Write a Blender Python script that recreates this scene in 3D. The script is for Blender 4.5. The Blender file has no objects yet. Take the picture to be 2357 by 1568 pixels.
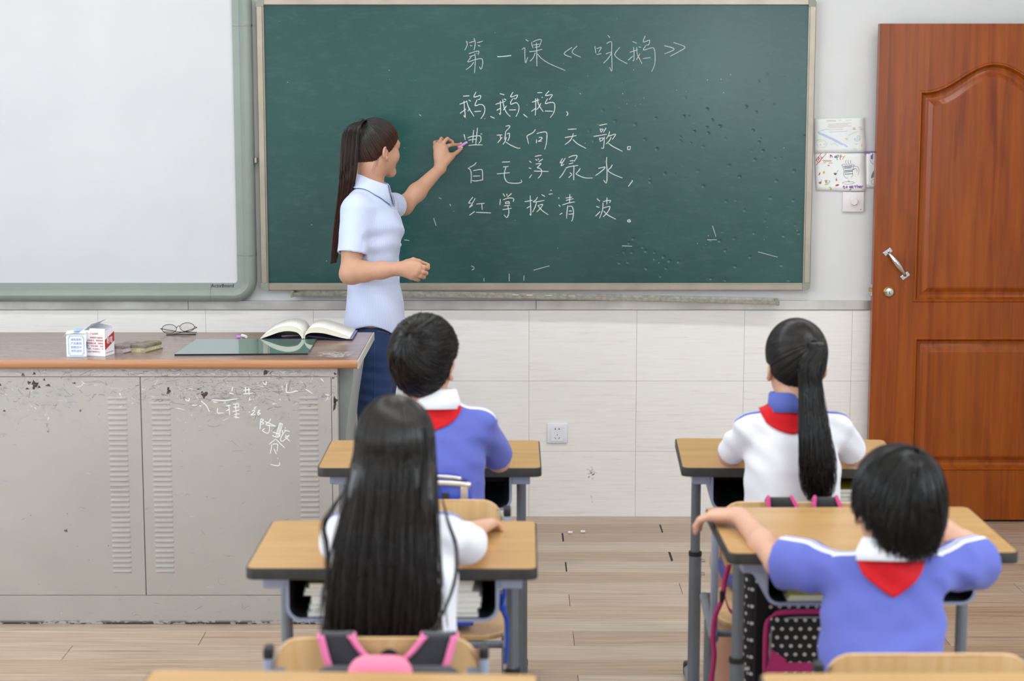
import bpy, bmesh, math, random
import numpy as np
from mathutils import Vector, Matrix
from mathutils.bvhtree import BVHTree
random.seed(7); RNG = np.random.default_rng(7)
S = bpy.context.scene
COL = S.collection

# ------------------------------------------------------------ camera
F_PX, PITCH, CAM_H, WALL_Y = 4231.6, 0.139307, 1.8216, 7.6176
cam_d = bpy.data.cameras.new('camera')
cam_d.sensor_width = 36.0
cam_d.lens = F_PX / 2357.0 * 36.0
cam_d.dof.use_dof = True
cam_d.dof.focus_distance = 6.9
cam_d.dof.aperture_fstop = 3.2
cam_d.clip_start = 0.05
cam = bpy.data.objects.new('camera', cam_d); COL.objects.link(cam)
cam.location = (0, 0, CAM_H)
cam.rotation_euler = (math.pi/2 - PITCH, 0, 0)
S.camera = cam

# ------------------------------------------------------------ world, exposure
wd = bpy.data.worlds.new('daylight'); S.world = wd; wd.use_nodes = True
bgn = wd.node_tree.nodes['Background']
bgn.inputs[0].default_value = (0.84, 0.93, 1.0, 1); bgn.inputs[1].default_value = 6.4
S.view_settings.view_transform = 'Standard'
S.view_settings.look = 'None'
S.view_settings.gamma = 1.0
S.view_settings.use_curve_mapping = False
S.view_settings.exposure = -0.06

# room extents
RX0, RX1, RY0, RY1, RZ1 = -3.9, 2.55, -2.6, WALL_Y, 3.15

def area_light(name, loc, rot, sx, sy, power, col=(1, 1, 1), portal=False):
    d = bpy.data.lights.new(name, 'AREA'); d.shape = 'RECTANGLE'; d.size = sx; d.size_y = sy
    d.energy = power; d.color = col
    if portal: d.cycles.is_portal = True
    o = bpy.data.objects.new(name, d); COL.objects.link(o); o.location = loc; o.rotation_euler = rot
    return o
# windows of the side walls: daylight enters through these openings
WIN_R = [(-2.1, -0.35, 1.15, 2.65), (0.0, 1.75, 1.15, 2.65), (2.1, 3.85, 1.15, 2.65)]
WIN_L = [(-1.9, 0.3, 0.95, 2.75), (0.8, 3.0, 0.95, 2.75), (3.5, 5.7, 0.95, 2.75)]
WIN_B = (1.55, 2.50, 1.30, 2.70)     # window in the back wall, behind the camera
area_light('window_portal', ((WIN_B[0]+WIN_B[1])/2, RY0-0.02, (WIN_B[2]+WIN_B[3])/2), (math.pi/2, 0, 0), WIN_B[1]-WIN_B[0], WIN_B[3]-WIN_B[2], 1, portal=True)
for y0, y1, z0, z1 in WIN_R:
    area_light('window_portal', (RX1+0.02, (y0+y1)/2, (z0+z1)/2), (0, math.pi/2, 0), z1-z0, y1-y0, 1, portal=True)
for y0, y1, z0, z1 in WIN_L:
    area_light('window_portal', (RX0-0.02, (y0+y1)/2, (z0+z1)/2), (0, -math.pi/2, 0), z1-z0, y1-y0, 1, portal=True)
# fluorescent ceiling lamps (the fixtures themselves are built with the ceiling)
LAMPS = [(x, y) for x in (-2.3, -0.3, 1.5) for y in (1.6, 3.9, 6.1)] 
for x, y in LAMPS:
    area_light('lamp_light', (x, y, RZ1-0.16), (0, 0, 0), 1.15, 0.16, 14 if y > 3 else 5, (0.95, 0.98, 1.0))

# ------------------------------------------------------------ pixel -> place helpers (points on real planes)
def ray(px, py):
    a = (px-1178.5)/F_PX; b = -(py-784)/F_PX
    return np.array([a, math.cos(PITCH)+b*math.sin(PITCH), -math.sin(PITCH)+b*math.cos(PITCH)])
def atY(px, py, Y):
    r = ray(px, py); t = Y/r[1]; return np.array([r[0]*t, Y, CAM_H+r[2]*t])
def atZ(px, py, Z):
    r = ray(px, py); t = (Z-CAM_H)/r[2]; return np.array([r[0]*t, r[1]*t, Z])

# ------------------------------------------------------------ object helpers
def lin(h):
    h = h.lstrip('#'); v = [int(h[i:i+2], 16)/255 for i in (0, 2, 4)]
    return tuple(((c/12.92) if c <= .04045 else ((c+.055)/1.055)**2.4) for c in v) + (1,)
def empty(name, loc=(0, 0, 0), rz=0, label=None, cat=None, group=None, kind=None):
    o = bpy.data.objects.new(name, None); COL.objects.link(o); o.location = loc; o.rotation_euler = (0, 0, rz)
    o.empty_display_size = .1
    tag(o, label, cat, group, kind); return o
def tag(o, label=None, cat=None, group=None, kind=None):
    if label: o['label'] = label
    if cat: o['category'] = cat
    if group: o['group'] = group
    if kind: o['kind'] = kind
    return o
def wloc(o):
    v = Vector((0, 0, 0))
    while o is not None: v = v + o.location; o = o.parent
    return v
def link_mesh(name, me, mat=None, parent=None, smooth=False, world=True):
    o = bpy.data.objects.new(name, me); COL.objects.link(o)
    if mat is not None and len(me.materials) == 0: me.materials.append(mat)
    if parent is not None:
        o.parent = parent
        if world: me.transform(Matrix.Translation(-wloc(parent)))
    if smooth: me.polygons.foreach_set('use_smooth', [True]*len(me.polygons))
    return o
def center_origin(o, base=True):
    """put the origin of a single-mesh thing at the middle of its base"""
    me = o.data; c = np.zeros(len(me.vertices)*3); me.vertices.foreach_get('co', c); c = c.reshape(-1, 3)
    p = Vector(((c[:, 0].min()+c[:, 0].max())/2, (c[:, 1].min()+c[:, 1].max())/2, c[:, 2].min()))
    me.transform(Matrix.Translation(-p)); o.location = o.location + p
    return o
class MB:
    def __init__(s): s.bm = bmesh.new()
    def box(s, x0, x1, y0, y1, z0, z1, bev=0, seg=1, M=None):
        r = bmesh.ops.create_cube(s.bm, size=1)['verts']
        for v in r: v.co = Vector((x0+(v.co.x+.5)*(x1-x0), y0+(v.co.y+.5)*(y1-y0), z0+(v.co.z+.5)*(z1-z0)))
        vs = r
        if bev > 0:
            es = list({e for v in r for e in v.link_edges})
            g = bmesh.ops.bevel(s.bm, geom=es, offset=bev, segments=seg, affect='EDGES', profile=.5)
            vs = g['verts']
            vs = list({v for f in g['faces'] for v in f.verts} | {v for v in r if v.is_valid})
            # collect whole island
            seen = set(vs); st = list(vs)
            while st:
                v = st.pop()
                for e in v.link_edges:
                    w = e.other_vert(v)
                    if w not in seen: seen.add(w); st.append(w)
            vs = list(seen)
        if M is not None:
            for v in vs: v.co = M @ v.co
        return s
    def faces(s, V, Fs):
        b = [s.bm.verts.new(Vector(tuple(float(c) for c in v))) for v in V]
        for f in Fs:
            try: s.bm.faces.new([b[i] for i in f])
            except ValueError: pass
        return s
    def loft(s, rings, closed=True, caps=True):
        b = [[s.bm.verts.new(Vector(tuple(float(c) for c in p))) for p in r] for r in rings]
        n = len(b[0])
        for a, c in zip(b[:-1], b[1:]):
            for i in range(n if closed else n-1):
                j = (i+1) % n
                try: s.bm.faces.new((a[i], a[j], c[j], c[i]))
                except ValueError: pass
        if caps and closed:
            s.bm.faces.new(list(reversed(b[0]))); s.bm.faces.new(b[-1])
        return s
    def tube(s, pts, r, n=10, caps=True, flat=None):
        """tube along a polyline; r number or list; flat=(a,b) elliptic scale"""
        P = [Vector(tuple(float(c) for c in p)) for p in pts]; m = len(P)
        rr = r if hasattr(r, '__len__') else [r]*m
        T = []
        for i in range(m):
            t = (P[min(i+1, m-1)]-P[max(i-1, 0)]); T.append(t.normalized() if t.length > 0 else Vector((0, 0, 1)))
        up = Vector((0, 0, 1)) if abs(T[0].z) < .9 else Vector((1, 0, 0))
        u = (up-T[0]*up.dot(T[0])).normalized(); rings = []
        for i in range(m):
            u = (u-T[i]*u.dot(T[i])); u = u.normalized() if u.length > 1e-6 else T[i].orthogonal().normalized()
            w = T[i].cross(u); fa, fb = flat or (1, 1)
            rings.append([P[i]+(u*math.cos(a)*fa+w*math.sin(a)*fb)*rr[i] for a in [2*math.pi*k/n for k in range(n)]])
        return s.loft(rings, True, caps)
    def lathe(s, prof, c, axis=(0, 0, 1), n=24):
        ax = Vector(axis).normalized(); u = ax.orthogonal().normalized(); w = ax.cross(u); c = Vector(tuple(float(q) for q in c))
        rings = [[c+ax*h+(u*math.cos(2*math.pi*k/n)+w*math.sin(2*math.pi*k/n))*max(r, 1e-5) for k in range(n)] for r, h in prof]
        return s.loft(rings, True, True)
    def prism(s, poly, d, M=None):
        """extrude a polygon given as 3-D points by vector d"""
        d = Vector(tuple(d)); P = [Vector(tuple(float(c) for c in p)) for p in poly]
        if M is not None: P = [M @ p for p in P]; d = M.to_3x3() @ d
        a = [s.bm.verts.new(p) for p in P]; b = [s.bm.verts.new(p+d) for p in P]; n = len(a)
        s.bm.faces.new(a); s.bm.faces.new(list(reversed(b)))
        for i in range(n): s.bm.faces.new((a[i], b[i], b[(i+1) % n], a[(i+1) % n]))
        return s
    def ico(s, c, r, sub=2, scale=(1, 1, 1), R=None):
        g = bmesh.ops.create_icosphere(s.bm, subdivisions=sub, radius=1)['verts']
        for v in g:
            p = Vector((v.co.x*scale[0]*r, v.co.y*scale[1]*r, v.co.z*scale[2]*r))
            if R is not None: p = R @ p
            v.co = p+Vector(tuple(float(q) for q in c))
        return s
    def xform(s, M):
        bmesh.ops.transform(s.bm, matrix=M, verts=s.bm.verts); return s
    def mesh(s, name):
        me = bpy.data.meshes.new(name)
        bmesh.ops.recalc_face_normals(s.bm, faces=s.bm.faces)
        s.bm.to_mesh(me); s.bm.free(); return me
    def build(s, name, mat=None, parent=None, smooth=False, world=True, angle=None):
        me = s.mesh(name); o = link_mesh(name, me, mat, parent, smooth or angle is not None, world)
        if angle is not None: me.set_sharp_from_angle(angle=math.radians(angle))
        return o
def catmull(P, n=6, closed=False):
    P = [np.array(p, float) for p in P]
    if len(P) < 3: return P
    Q = []; m = len(P)
    for i in range(m-1):
        p0 = P[max(i-1, 0)]; p1 = P[i]; p2 = P[i+1]; p3 = P[min(i+2, m-1)]
        for k in range(n):
            t = k/n
            Q.append(.5*((2*p1)+(-p0+p2)*t+(2*p0-5*p1+4*p2-p3)*t*t+(-p0+3*p1-3*p2+p3)*t**3))
    Q.append(P[-1]); return Q
def copy_tree(o, parent=None):
    c = o.copy(); COL.objects.link(c); c.parent = parent
    for ch in list(o.children): copy_tree(ch, c)
    return c

# ------------------------------------------------------------ materials
MATS = {}
class NT:
    def __init__(s, name):
        s.m = bpy.data.materials.new(name); s.m.use_nodes = True; s.t = s.m.node_tree
        s.b = s.t.nodes['Principled BSDF']; s.o = s.t.nodes['Material Output']; MATS[name] = s.m
    def n(s, typ, **kw):
        nd = s.t.nodes.new(typ)
        for k, v in kw.items():
            if k.startswith('i_'):
                key = k[2:]; nd.inputs[int(key) if key.isdigit() else key.replace('_', ' ')].default_value = v
            else: setattr(nd, k, v)
        return nd
    def l(s, a, b): s.t.links.new(a, b); return s
    def p(s, **kw):
        for k, v in kw.items():
            i = s.b.inputs[k.replace('_', ' ')]
            if hasattr(v, 'is_output'): s.t.links.new(v, i)
            else: i.default_value = v
        return s
    def coord(s, scale=(1, 1, 1), kind=None, loc=(0, 0, 0), rot=(0, 0, 0)):
        kind = kind or getattr(s, 'space', 'Object')
        if kind == 'World':
            c = s.n('ShaderNodeNewGeometry'); kind = 'Position'
        else: c = s.n('ShaderNodeTexCoord')
        mp = s.n('ShaderNodeMapping')
        mp.inputs['Scale'].default_value = scale; mp.inputs['Location'].default_value = loc; mp.inputs['Rotation'].default_value = rot
        s.l(c.outputs[kind], mp.inputs['Vector']); return mp.outputs['Vector']
    def noise(s, vec, scale, detail=4, rough=.55, dist=0):
        nd = s.n('ShaderNodeTexNoise'); s.l(vec, nd.inputs['Vector'])
        nd.inputs['Scale'].default_value = scale; nd.inputs['Detail'].default_value = detail
        nd.inputs['Roughness'].default_value = rough; nd.inputs['Distortion'].default_value = dist
        return nd.outputs['Fac']
    def ramp(s, fac, stops, interp='LINEAR'):
        r = s.n('ShaderNodeValToRGB'); r.color_ramp.interpolation = interp
        e = r.color_ramp.elements
        while len(e) < len(stops): e.new(.5)
        for q, (pos, c) in zip(e, stops): q.position = pos; q.color = c if hasattr(c, '__len__') else (c, c, c, 1)
        s.l(fac, r.inputs['Fac']); return r.outputs['Color']
    def mix(s, fac, a, b, mode='MIX'):
        m = s.n('ShaderNodeMix', data_type='RGBA', blend_type=mode)
        for v, k in ((fac, 0), (a, 6), (b, 7)):
            if hasattr(v, 'is_output'): s.l(v, m.inputs[k])
            else: m.inputs[k].default_value = v
        return m.outputs[2]
    def math(s, op, a, b=0.0, c=0.0):
        m = s.n('ShaderNodeMath', operation=op)
        for v, k in ((a, 0), (b, 1), (c, 2)):
            if hasattr(v, 'is_output'): s.l(v, m.inputs[k])
            else: m.inputs[k].default_value = v
        return m.outputs[0]
    def bump(s, h, strength=.2, dist=.01):
        b = s.n('ShaderNodeBump'); b.inputs['Strength'].default_value = strength; b.inputs['Distance'].default_value = dist
        s.l(h, b.inputs['Height']); s.l(b.outputs['Normal'], s.b.inputs['Normal']); return s
    def sep(s, vec):
        x = s.n('ShaderNodeSeparateXYZ'); s.l(vec, x.inputs[0]); return x.outputs
    def attr(s, name):
        a = s.n('ShaderNodeAttribute'); a.attribute_name = name; return a
def plain(name, col, rough=.5, metal=0.0, var=.06, scale=30, bump=0, spec=.5, sheen=0, coat=0):
    if name in MATS: return MATS[name]
    t = NT(name); c = lin(col) if isinstance(col, str) else col
    v = t.coord(); f = t.noise(v, scale, 3)
    lo = tuple(x*(1-var) for x in c[:3])+(1,); hi = tuple(min(1, x*(1+var)) for x in c[:3])+(1,)
    t.p(Base_Color=t.ramp(f, [(.3, lo), (.7, hi)]), Roughness=rough, Metallic=metal)
    t.b.inputs['Specular IOR Level'].default_value = spec
    if sheen: t.b.inputs['Sheen Weight'].default_value = sheen
    if coat: t.b.inputs['Coat Weight'].default_value = coat
    if bump: t.bump(f, bump, .002)
    return t.m
# ============================================================ MATERIALS of the room
def m_wall():
    t = NT('wall_paint'); v = t.coord(); f = t.noise(v, 3, 5); g = t.noise(v, 260, 2)
    t.p(Base_Color=t.ramp(f, [(.25, lin('#d6d7d7')), (.75, lin('#dedfdf'))]), Roughness=.6); t.bump(g, .05, .001); return t.m
def m_tile():
    t = NT('wall_tile'); v = t.coord((3, 1, 60)); f = t.noise(v, 2.2, 6, .6, .3)
    oi = t.n('ShaderNodeObjectInfo'); off = t.n('ShaderNodeVectorMath', operation='SCALE'); off.inputs[0].default_value = (7, 3, 5)
    t.l(oi.outputs['Random'], off.inputs['Scale'])
    ad = t.n('ShaderNodeVectorMath', operation='ADD'); t.l(v, ad.inputs[0]); t.l(off.outputs[0], ad.inputs[1])
    f = t.noise(ad.outputs[0], 2.2, 6, .6, .4)
    c = t.ramp(f, [(.22, lin('#e2dbd3')), (.40, lin('#f0ece9')), (.65, lin('#f3f1ee'))])
    v2 = t.coord(kind='Generated')
    t.p(Base_Color=c, Roughness=.32); t.b.inputs['Specular IOR Level'].default_value = .35; return t.m
def m_steel():
    t = NT('brushed_steel'); v = t.coord((1, 1, 30)); f = t.noise(v, 9, 5, .6); g = t.noise(t.coord(), 3, 4, .6)
    t.p(Base_Color=t.ramp(g, [(.3, lin('#b4b0ac')), (.7, lin('#e6e4e2'))]), Metallic=.7, Roughness=t.ramp(f, [(.3, .30), (.7, .5)])); return t.m
def m_floor():
    t = NT('laminate_floor'); oi = t.n('ShaderNodeObjectInfo')
    v = t.coord((1.1, 58, 1)); off = t.n('ShaderNodeVectorMath', operation='SCALE'); off.inputs[0].default_value = (13, 31, 5)
    t.l(oi.outputs['Random'], off.inputs['Scale'])
    ad = t.n('ShaderNodeVectorMath', operation='ADD'); t.l(v, ad.inputs[0]); t.l(off.outputs[0], ad.inputs[1])
    f = t.noise(ad.outputs[0], 2.6, 6, .62, .5)
    c = t.ramp(f, [(.25, lin('#7f6c5c')), (.42, lin('#ae9a88')), (.6, lin('#c8b6a3')), (.8, lin('#d5c5b4'))])
    tint = t.ramp(oi.outputs['Random'], [(0, lin('#e8dccf')), (1, lin('#ffffff'))])
    c = t.mix(1.0, c, tint, 'MULTIPLY')
    t.p(Base_Color=c, Roughness=t.ramp(f, [(.2, .30), (.8, .40)])); t.b.inputs['Specular IOR Level'].default_value = .5
    t.bump(f, .12, .001); return t.m
def m_board():
    t = NT('chalkboard_green'); v = t.coord()
    f = t.noise(v, 1.6, 5, .6, .4); g = t.noise(t.coord((1, 1, 3)), 14, 5, .7)
    base = t.ramp(f, [(.3, lin('#1b4643')), (.7, lin('#23514d'))])
    c = t.mix(t.ramp(g, [(.5, 0), (.95, .10)]), base, lin('#8fa8a2'))
    # chalk dust flecks
    vo = t.n('ShaderNodeTexVoronoi'); t.l(v, vo.inputs['Vector']); vo.inputs['Scale'].default_value = 26
    fl = t.math('LESS_THAN', vo.outputs['Distance'], .055)
    msk = t.ramp(t.noise(v, 3.1, 3), [(.5, 0), (.62, 1)])
    c = t.mix(t.math('MULTIPLY', t.math('MULTIPLY', fl, msk), .5), c, lin('#cfd8d4'))
    t.p(Base_Color=c, Roughness=t.ramp(g, [(.3, .19), (.8, .23)])); t.b.inputs['Specular IOR Level'].default_value = .6
    # dents: sparse dimples, mostly low on the right
    vd = t.n('ShaderNodeTexVoronoi', feature='SMOOTH_F1'); t.l(v, vd.inputs['Vector']); vd.inputs['Scale'].default_value = 24; vd.inputs['Smoothness'].default_value = .2
    d = t.ramp(vd.outputs['Distance'], [(.0, 0), (.22, 1)])
    xyz = t.sep(v)
    m1 = t.ramp(xyz[0], [(.1, 0), (.35, 1)]); m2 = t.ramp(t.math('ADD', xyz[2], .0), [(.75, 1), (.95, 0)])
    m3 = t.ramp(t.noise(v, 4.0, 2), [(.45, 0), (.6, 1)])
    k = t.math('MULTIPLY', t.math('MULTIPLY', m1, m2), m3)
    h = t.math('MULTIPLY', t.math('SUBTRACT', d, 1.0), k)
    fine = t.math('MULTIPLY', g, .006)
    t.bump(t.math('ADD', h, fine), .40, .004); return t.m
def m_door():
    t = NT('red_brown_wood'); v = t.coord((22, 22, 1.1)); f = t.noise(v, 1.3, 6, .6, .8); g = t.noise(t.coord((3, 3, .6)), 1.6, 3)
    c = t.ramp(f, [(.25, lin('#662705')), (.5, lin('#8a3d05')), (.75, lin('#a04f08'))])
    c = t.mix(t.ramp(g, [(.35, .0), (.7, .35)]), c, lin('#b2641a'))
    fine = t.noise(t.coord((60, 60, 12)), 6, 4)
    t.p(Base_Color=c, Roughness=.26); t.b.inputs['Specular IOR Level'].default_value = .38; t.bump(fine, .12, .001); return t.m
M_WALL, M_TILE, M_STEEL, M_FLOOR, M_BOARD, M_DOOR = m_wall(), m_tile(), m_steel(), m_floor(), m_board(), m_door()
M_WHITE = plain('white_plastic', '#e6e6ea', .35, var=.02)
M_CEIL = plain('ceiling_paint', '#eeeeec', .8, var=.02)
M_GROUT = plain('grout', '#b9b2aa', .8)
M_ALU = plain('anodised_aluminium', '#b0a798', .38, .75, .08, 12)
M_ALU_D = plain('aluminium_dusty', '#b6b3aa', .5, .55, .25, 60)
M_DARK = plain('dark_gap', '#2a2624', .8)
M_CHALK = plain('chalk_line', '#c8d0cd', .9, var=.14, scale=400)
M_CHALK_F = plain('chalk_line_faint', '#aebbb8', .9, var=.25, scale=300)
M_BRASS = plain('brass', '#b59a5a', .28, .95)
M_CHROME = plain('chrome', '#d8d8da', .16, 1.0, .03)

# ============================================================ ROOM SHELL
def structure(name, mb, mat, **kw):
    o = mb.build(name, mat, None, **kw); o['kind'] = 'structure'; return o
# floor: sub-floor slab with laminate planks as pieces
floor = structure('floor', MB().box(RX0, RX1, RY0, RY1, -.08, -.009), M_DARK)
PITCH_P, LEN_P = 0.1515, 1.23
def plank_mesh(L):
    return MB().box(0, L-.0016, 0, PITCH_P-.0014, -.009, 0, .0009).mesh('plank')
full_plank = plank_mesh(LEN_P); full_plank.materials.append(M_FLOOR)
row = 0; y = 7.329
rows = []
k = math.ceil((RY1-7.329)/PITCH_P)
for r in range(-k, int((7.329-2.3)/PITCH_P)):
    y0 = 7.329-(r+1)*PITCH_P
    rows.append((r, y0))
for r, y0 in rows:
    off = {0: 0.205, 2: .615, 1: 1.025}[r % 3]
    x = off-4*LEN_P
    while x < RX1:
        if x+LEN_P > RX0 and x < RX1 and y0 > 3.2:
            x1 = min(x+LEN_P, RX1)
            if x1-x > .02:
                me = full_plank
                xs_ = max(x, RX0)
                if x1-xs_ < LEN_P-.01:
                    me = plank_mesh(x1-xs_); me.materials.append(M_FLOOR)
                o = bpy.data.objects.new('plank', me); COL.objects.link(o); o.parent = floor; o.location = (xs_, y0, 0)
        x += LEN_P
# planks the photo does not show (behind the camera and beyond the frame) as one surface
mb = MB()
mb.box(RX0, RX1, RY0, 3.22, -.009, -.0004)
o = mb.build('plank_field', M_FLOOR, floor); o['kind'] = 'stuff'
for k, (px, py, w_) in enumerate(((1303, 1237, .007), (1298, 1305, .006), (1527, 1217, .007), (1545, 1281, .009))):   # open butt joints showing the dark underlay
    p = atZ(px, py, 0); sx_ = .2042 if px < 1400 else .6142; MB().box(sx_-w_*.3, sx_+w_*.7, p[1]-.066, p[1]+.066, -.002, .0003).build('open_joint', M_DARK, floor)
wt = .2
# front wall: plaster with a tiled dado
wall = structure('wall_front', MB().box(RX0-wt, RX1+wt, WALL_Y, WALL_Y+wt, -.08, RZ1+.1), M_WALL)
TZ1, TX0 = .8824, .0718
tile_me = MB().box(0, .4488, -.006, 0, 0, .2988, .0008).mesh('tile'); tile_me.materials.append(M_TILE)
gro = MB().box(RX0, RX1, WALL_Y-.0042, WALL_Y, 0, TZ1); gro.build('grout', M_GROUT, wall)
for j in range(3):
    z1 = TZ1-.3*j; z0 = max(z1-.3, 0)
    for i in range(-9, 6):
        x = TX0+.45*i
        if x < RX0 or x > RX1-.1: continue
        if z1-z0 < .299 or x+.45 > RX1:
            me = MB().box(0, min(.4488, RX1-x), -.006, 0, 0, z1-z0-.0012, .0008).mesh('tile'); me.materials.append(M_TILE)
        else: me = tile_me
        o = bpy.data.objects.new('tile', me); COL.objects.link(o); o.parent = wall; o.location = (x, WALL_Y, z0)
mb = MB(); random.seed(5)      # stains on the lower tiles
for (sx_, sy_, n_, r_) in ((1360, 1090, 34, 10), (1362, 1150, 8, 5)):
    for k in range(n_):
        c = atY(random.gauss(sx_, r_*.6), random.gauss(sy_, r_*.8), WALL_Y-.006); w_ = random.uniform(.0008, .0022); a = random.uniform(0, 3.1); l_ = random.uniform(.001, .006)
        dx, dz = math.cos(a)*l_, math.sin(a)*l_
        mb.faces([(c[0]-dx, WALL_Y-.0064, c[2]-dz-w_), (c[0]+dx, WALL_Y-.0064, c[2]+dz-w_), (c[0]+dx, WALL_Y-.0064, c[2]+dz+w_), (c[0]-dx, WALL_Y-.0064, c[2]-dz+w_)], [(0, 1, 2, 3)])
tag(mb.build('stain', plain('brown_stain', '#d2c6b8', .9), wall), kind='stuff')
# steel dado rail in lengths
tr = empty('trim_1', (0, WALL_Y, .904), kind='structure')
for a, b in ((RX0, -1.35), (-1.349, 0.1), (.101, 1.47)):
    MB().box(a, b, WALL_Y-.012, WALL_Y, .884, .9235, .0015).build('steel_strip', M_STEEL, tr)
MB().box(1.47, RX1, WALL_Y-.012, WALL_Y, .884, .9235, .0015).build('steel_strip', M_STEEL, tr)
# other walls with window openings, ceiling
def wall_with_windows(name, x0, x1, wins):
    mb = MB(); ys = sorted({RY0, RY1} | {w[0] for w in wins} | {w[1] for w in wins})
    for a, b in zip(ys[:-1], ys[1:]):
        w = [w for w in wins if abs(w[0]-a) < 1e-6 and abs(w[1]-b) < 1e-6]
        if w:
            mb.box(x0, x1, a, b, -.08, w[0][2]); mb.box(x0, x1, a, b, w[0][3], RZ1+.1)
        else: mb.box(x0, x1, a, b, -.08, RZ1+.1)
    return structure(name, mb, M_WALL)
wall_with_windows('wall_right', RX1, RX1+wt, WIN_R)
wall_with_windows('wall_left', RX0-wt, RX0, WIN_L)
bx0_, bx1_, bz0_, bz1_ = WIN_B
structure('wall_back', MB().box(RX0-wt, bx0_, RY0-wt, RY0, -.08, RZ1+.1).box(bx1_, RX1+wt, RY0-wt, RY0, -.08, RZ1+.1).box(bx0_, bx1_, RY0-wt, RY0, -.08, bz0_).box(bx0_, bx1_, RY0-wt, RY0, bz1_, RZ1+.1), M_WALL)
structure('ceiling', MB().box(RX0-wt, RX1+wt, RY0-wt, RY1+wt, RZ1, RZ1+.1), M_CEIL)
M_FRAME = plain('window_frame_white', '#dfe0e2', .4)
wn = 0
for wins, xa in ((WIN_R, RX1+.06), (WIN_L, RX0-.12)):
    for (y0, y1, z0, z1) in wins:
        wn += 1
        w = empty('window_%d' % wn, (xa, (y0+y1)/2, z0), kind='structure')
        b = .05
        MB().box(xa, xa+.06, y0, y1, z0, z0+b).box(xa, xa+.06, y0, y1, z1-b, z1).box(xa, xa+.06, y0, y0+b, z0+b, z1-b).box(xa, xa+.06, y1-b, y1, z0+b, z1-b).box(xa+.01, xa+.05, (y0+y1)/2-.025, (y0+y1)/2+.025, z0+b, z1-b).build('window_frame', M_FRAME, w)
w = empty('window_7', ((bx0_+bx1_)/2, RY0-.1, bz0_), kind='structure'); b = .05
MB().box(bx0_, bx1_, RY0-.13, RY0-.07, bz0_, bz0_+b).box(bx0_, bx1_, RY0-.13, RY0-.07, bz1_-b, bz1_).box(bx0_, bx0_+b, RY0-.13, RY0-.07, bz0_+b, bz1_-b).box(bx1_-b, bx1_, RY0-.13, RY0-.07, bz0_+b, bz1_-b).build('window_frame', M_FRAME, w)
# ceiling lamps
M_TUBE = NT('lamp_diffuser'); M_TUBE.p(Base_Color=(1, 1, 1, 1), Emission_Color=(1, .98, .95, 1), Emission_Strength=6.0); M_TUBE = M_TUBE.m
for i, (x, y) in enumerate(LAMPS):
    l = empty('ceiling_lamp', (x, y, RZ1), label='white fluorescent ceiling lamp above the classroom', cat='lamp', group='ceiling lamps')
    MB().box(x-.62, x+.62, y-.11, y+.11, RZ1-.05, RZ1, .004).build('housing', M_WHITE, l)
    MB().tube([(x-.58, y, RZ1-.085), (x+.58, y, RZ1-.085)], .019, 10).build('lamp_tube', M_TUBE, l, smooth=True)
    for s_ in (-1, 1): MB().box(x+s_*.595-.015, x+s_*.595+.015, y-.02, y+.02, RZ1-.11, RZ1-.05).build('lamp_holder', M_WHITE, l)
# ============================================================ BLACKBOARD
BY = WALL_Y-.028      # writing surface plane
FY = WALL_Y-.040      # face of the frame
bb = empty('blackboard', (0.1, WALL_Y, .968), label='large green chalkboard with handwritten verse in an aluminium frame', cat='blackboard')
bx0, bx1, bz0, bz1 = -1.040, 1.236, .9685, 2.160
MB().box(bx0+.02, bx1-.02, BY, WALL_Y-.002, bz0+.02, bz1-.005).build('writing_surface', M_BOARD, bb)
fw = .026
def rail(x0, x1, z0, z1): 
    m = MB().box(x0, x1, FY, WALL_Y-.002, z0, z1, .003)
    return m
rail(bx0, bx0+fw, bz0+.03, bz1-.02).box(bx0+fw, bx0+fw+.004, FY+.006, BY+.004, bz0+.03, bz1-.02).build('frame_rail', M_ALU, bb)
rail(bx1-fw, bx1, bz0+.03, bz1-.02).box(bx1-fw-.004, bx1-fw, FY+.006, BY+.004, bz0+.03, bz1-.02).build('frame_rail', M_ALU, bb)
rail(bx0+.03, bx1-.03, bz0, bz0+fw).box(bx0+.03, bx1-.03, FY+.006, BY+.004, bz0+fw, bz0+fw+.004).build('frame_rail', M_ALU, bb)
rail(bx0+.03, bx1-.03, bz1-fw, bz1).build('frame_rail', M_ALU, bb)
M_CAP = plain('grey_green_plastic', '#8d9488', .4)
for sx, x in ((1, bx0), (-1, bx1)):
    for sz, z in ((1, bz0), (-1, bz1)):
        # quarter-round corner cap
        r = .018; P = []
        for a in range(7):
            an = math.pi/2*a/6; P.append((x+sx*(r-r*math.cos(an)), z+sz*(r-r*math.sin(an))))
        poly = [(x, z+sz*.032)]+P+[(x+sx*.032, z), (x+sx*.032, z+sz*.028), (x+sx*.028, z+sz*.032)]
        MB().prism([(p[0], FY-.002, p[1]) for p in poly], (0, .034, 0)).build('corner_cap', M_CAP, bb)
p = atY(586, 369, FY)
MB().box(p[0]-.001, p[0]+.010, FY-.004, FY+.02, p[2]-.012, p[2]+.012, .002).build('bracket', M_ALU, bb)
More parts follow.
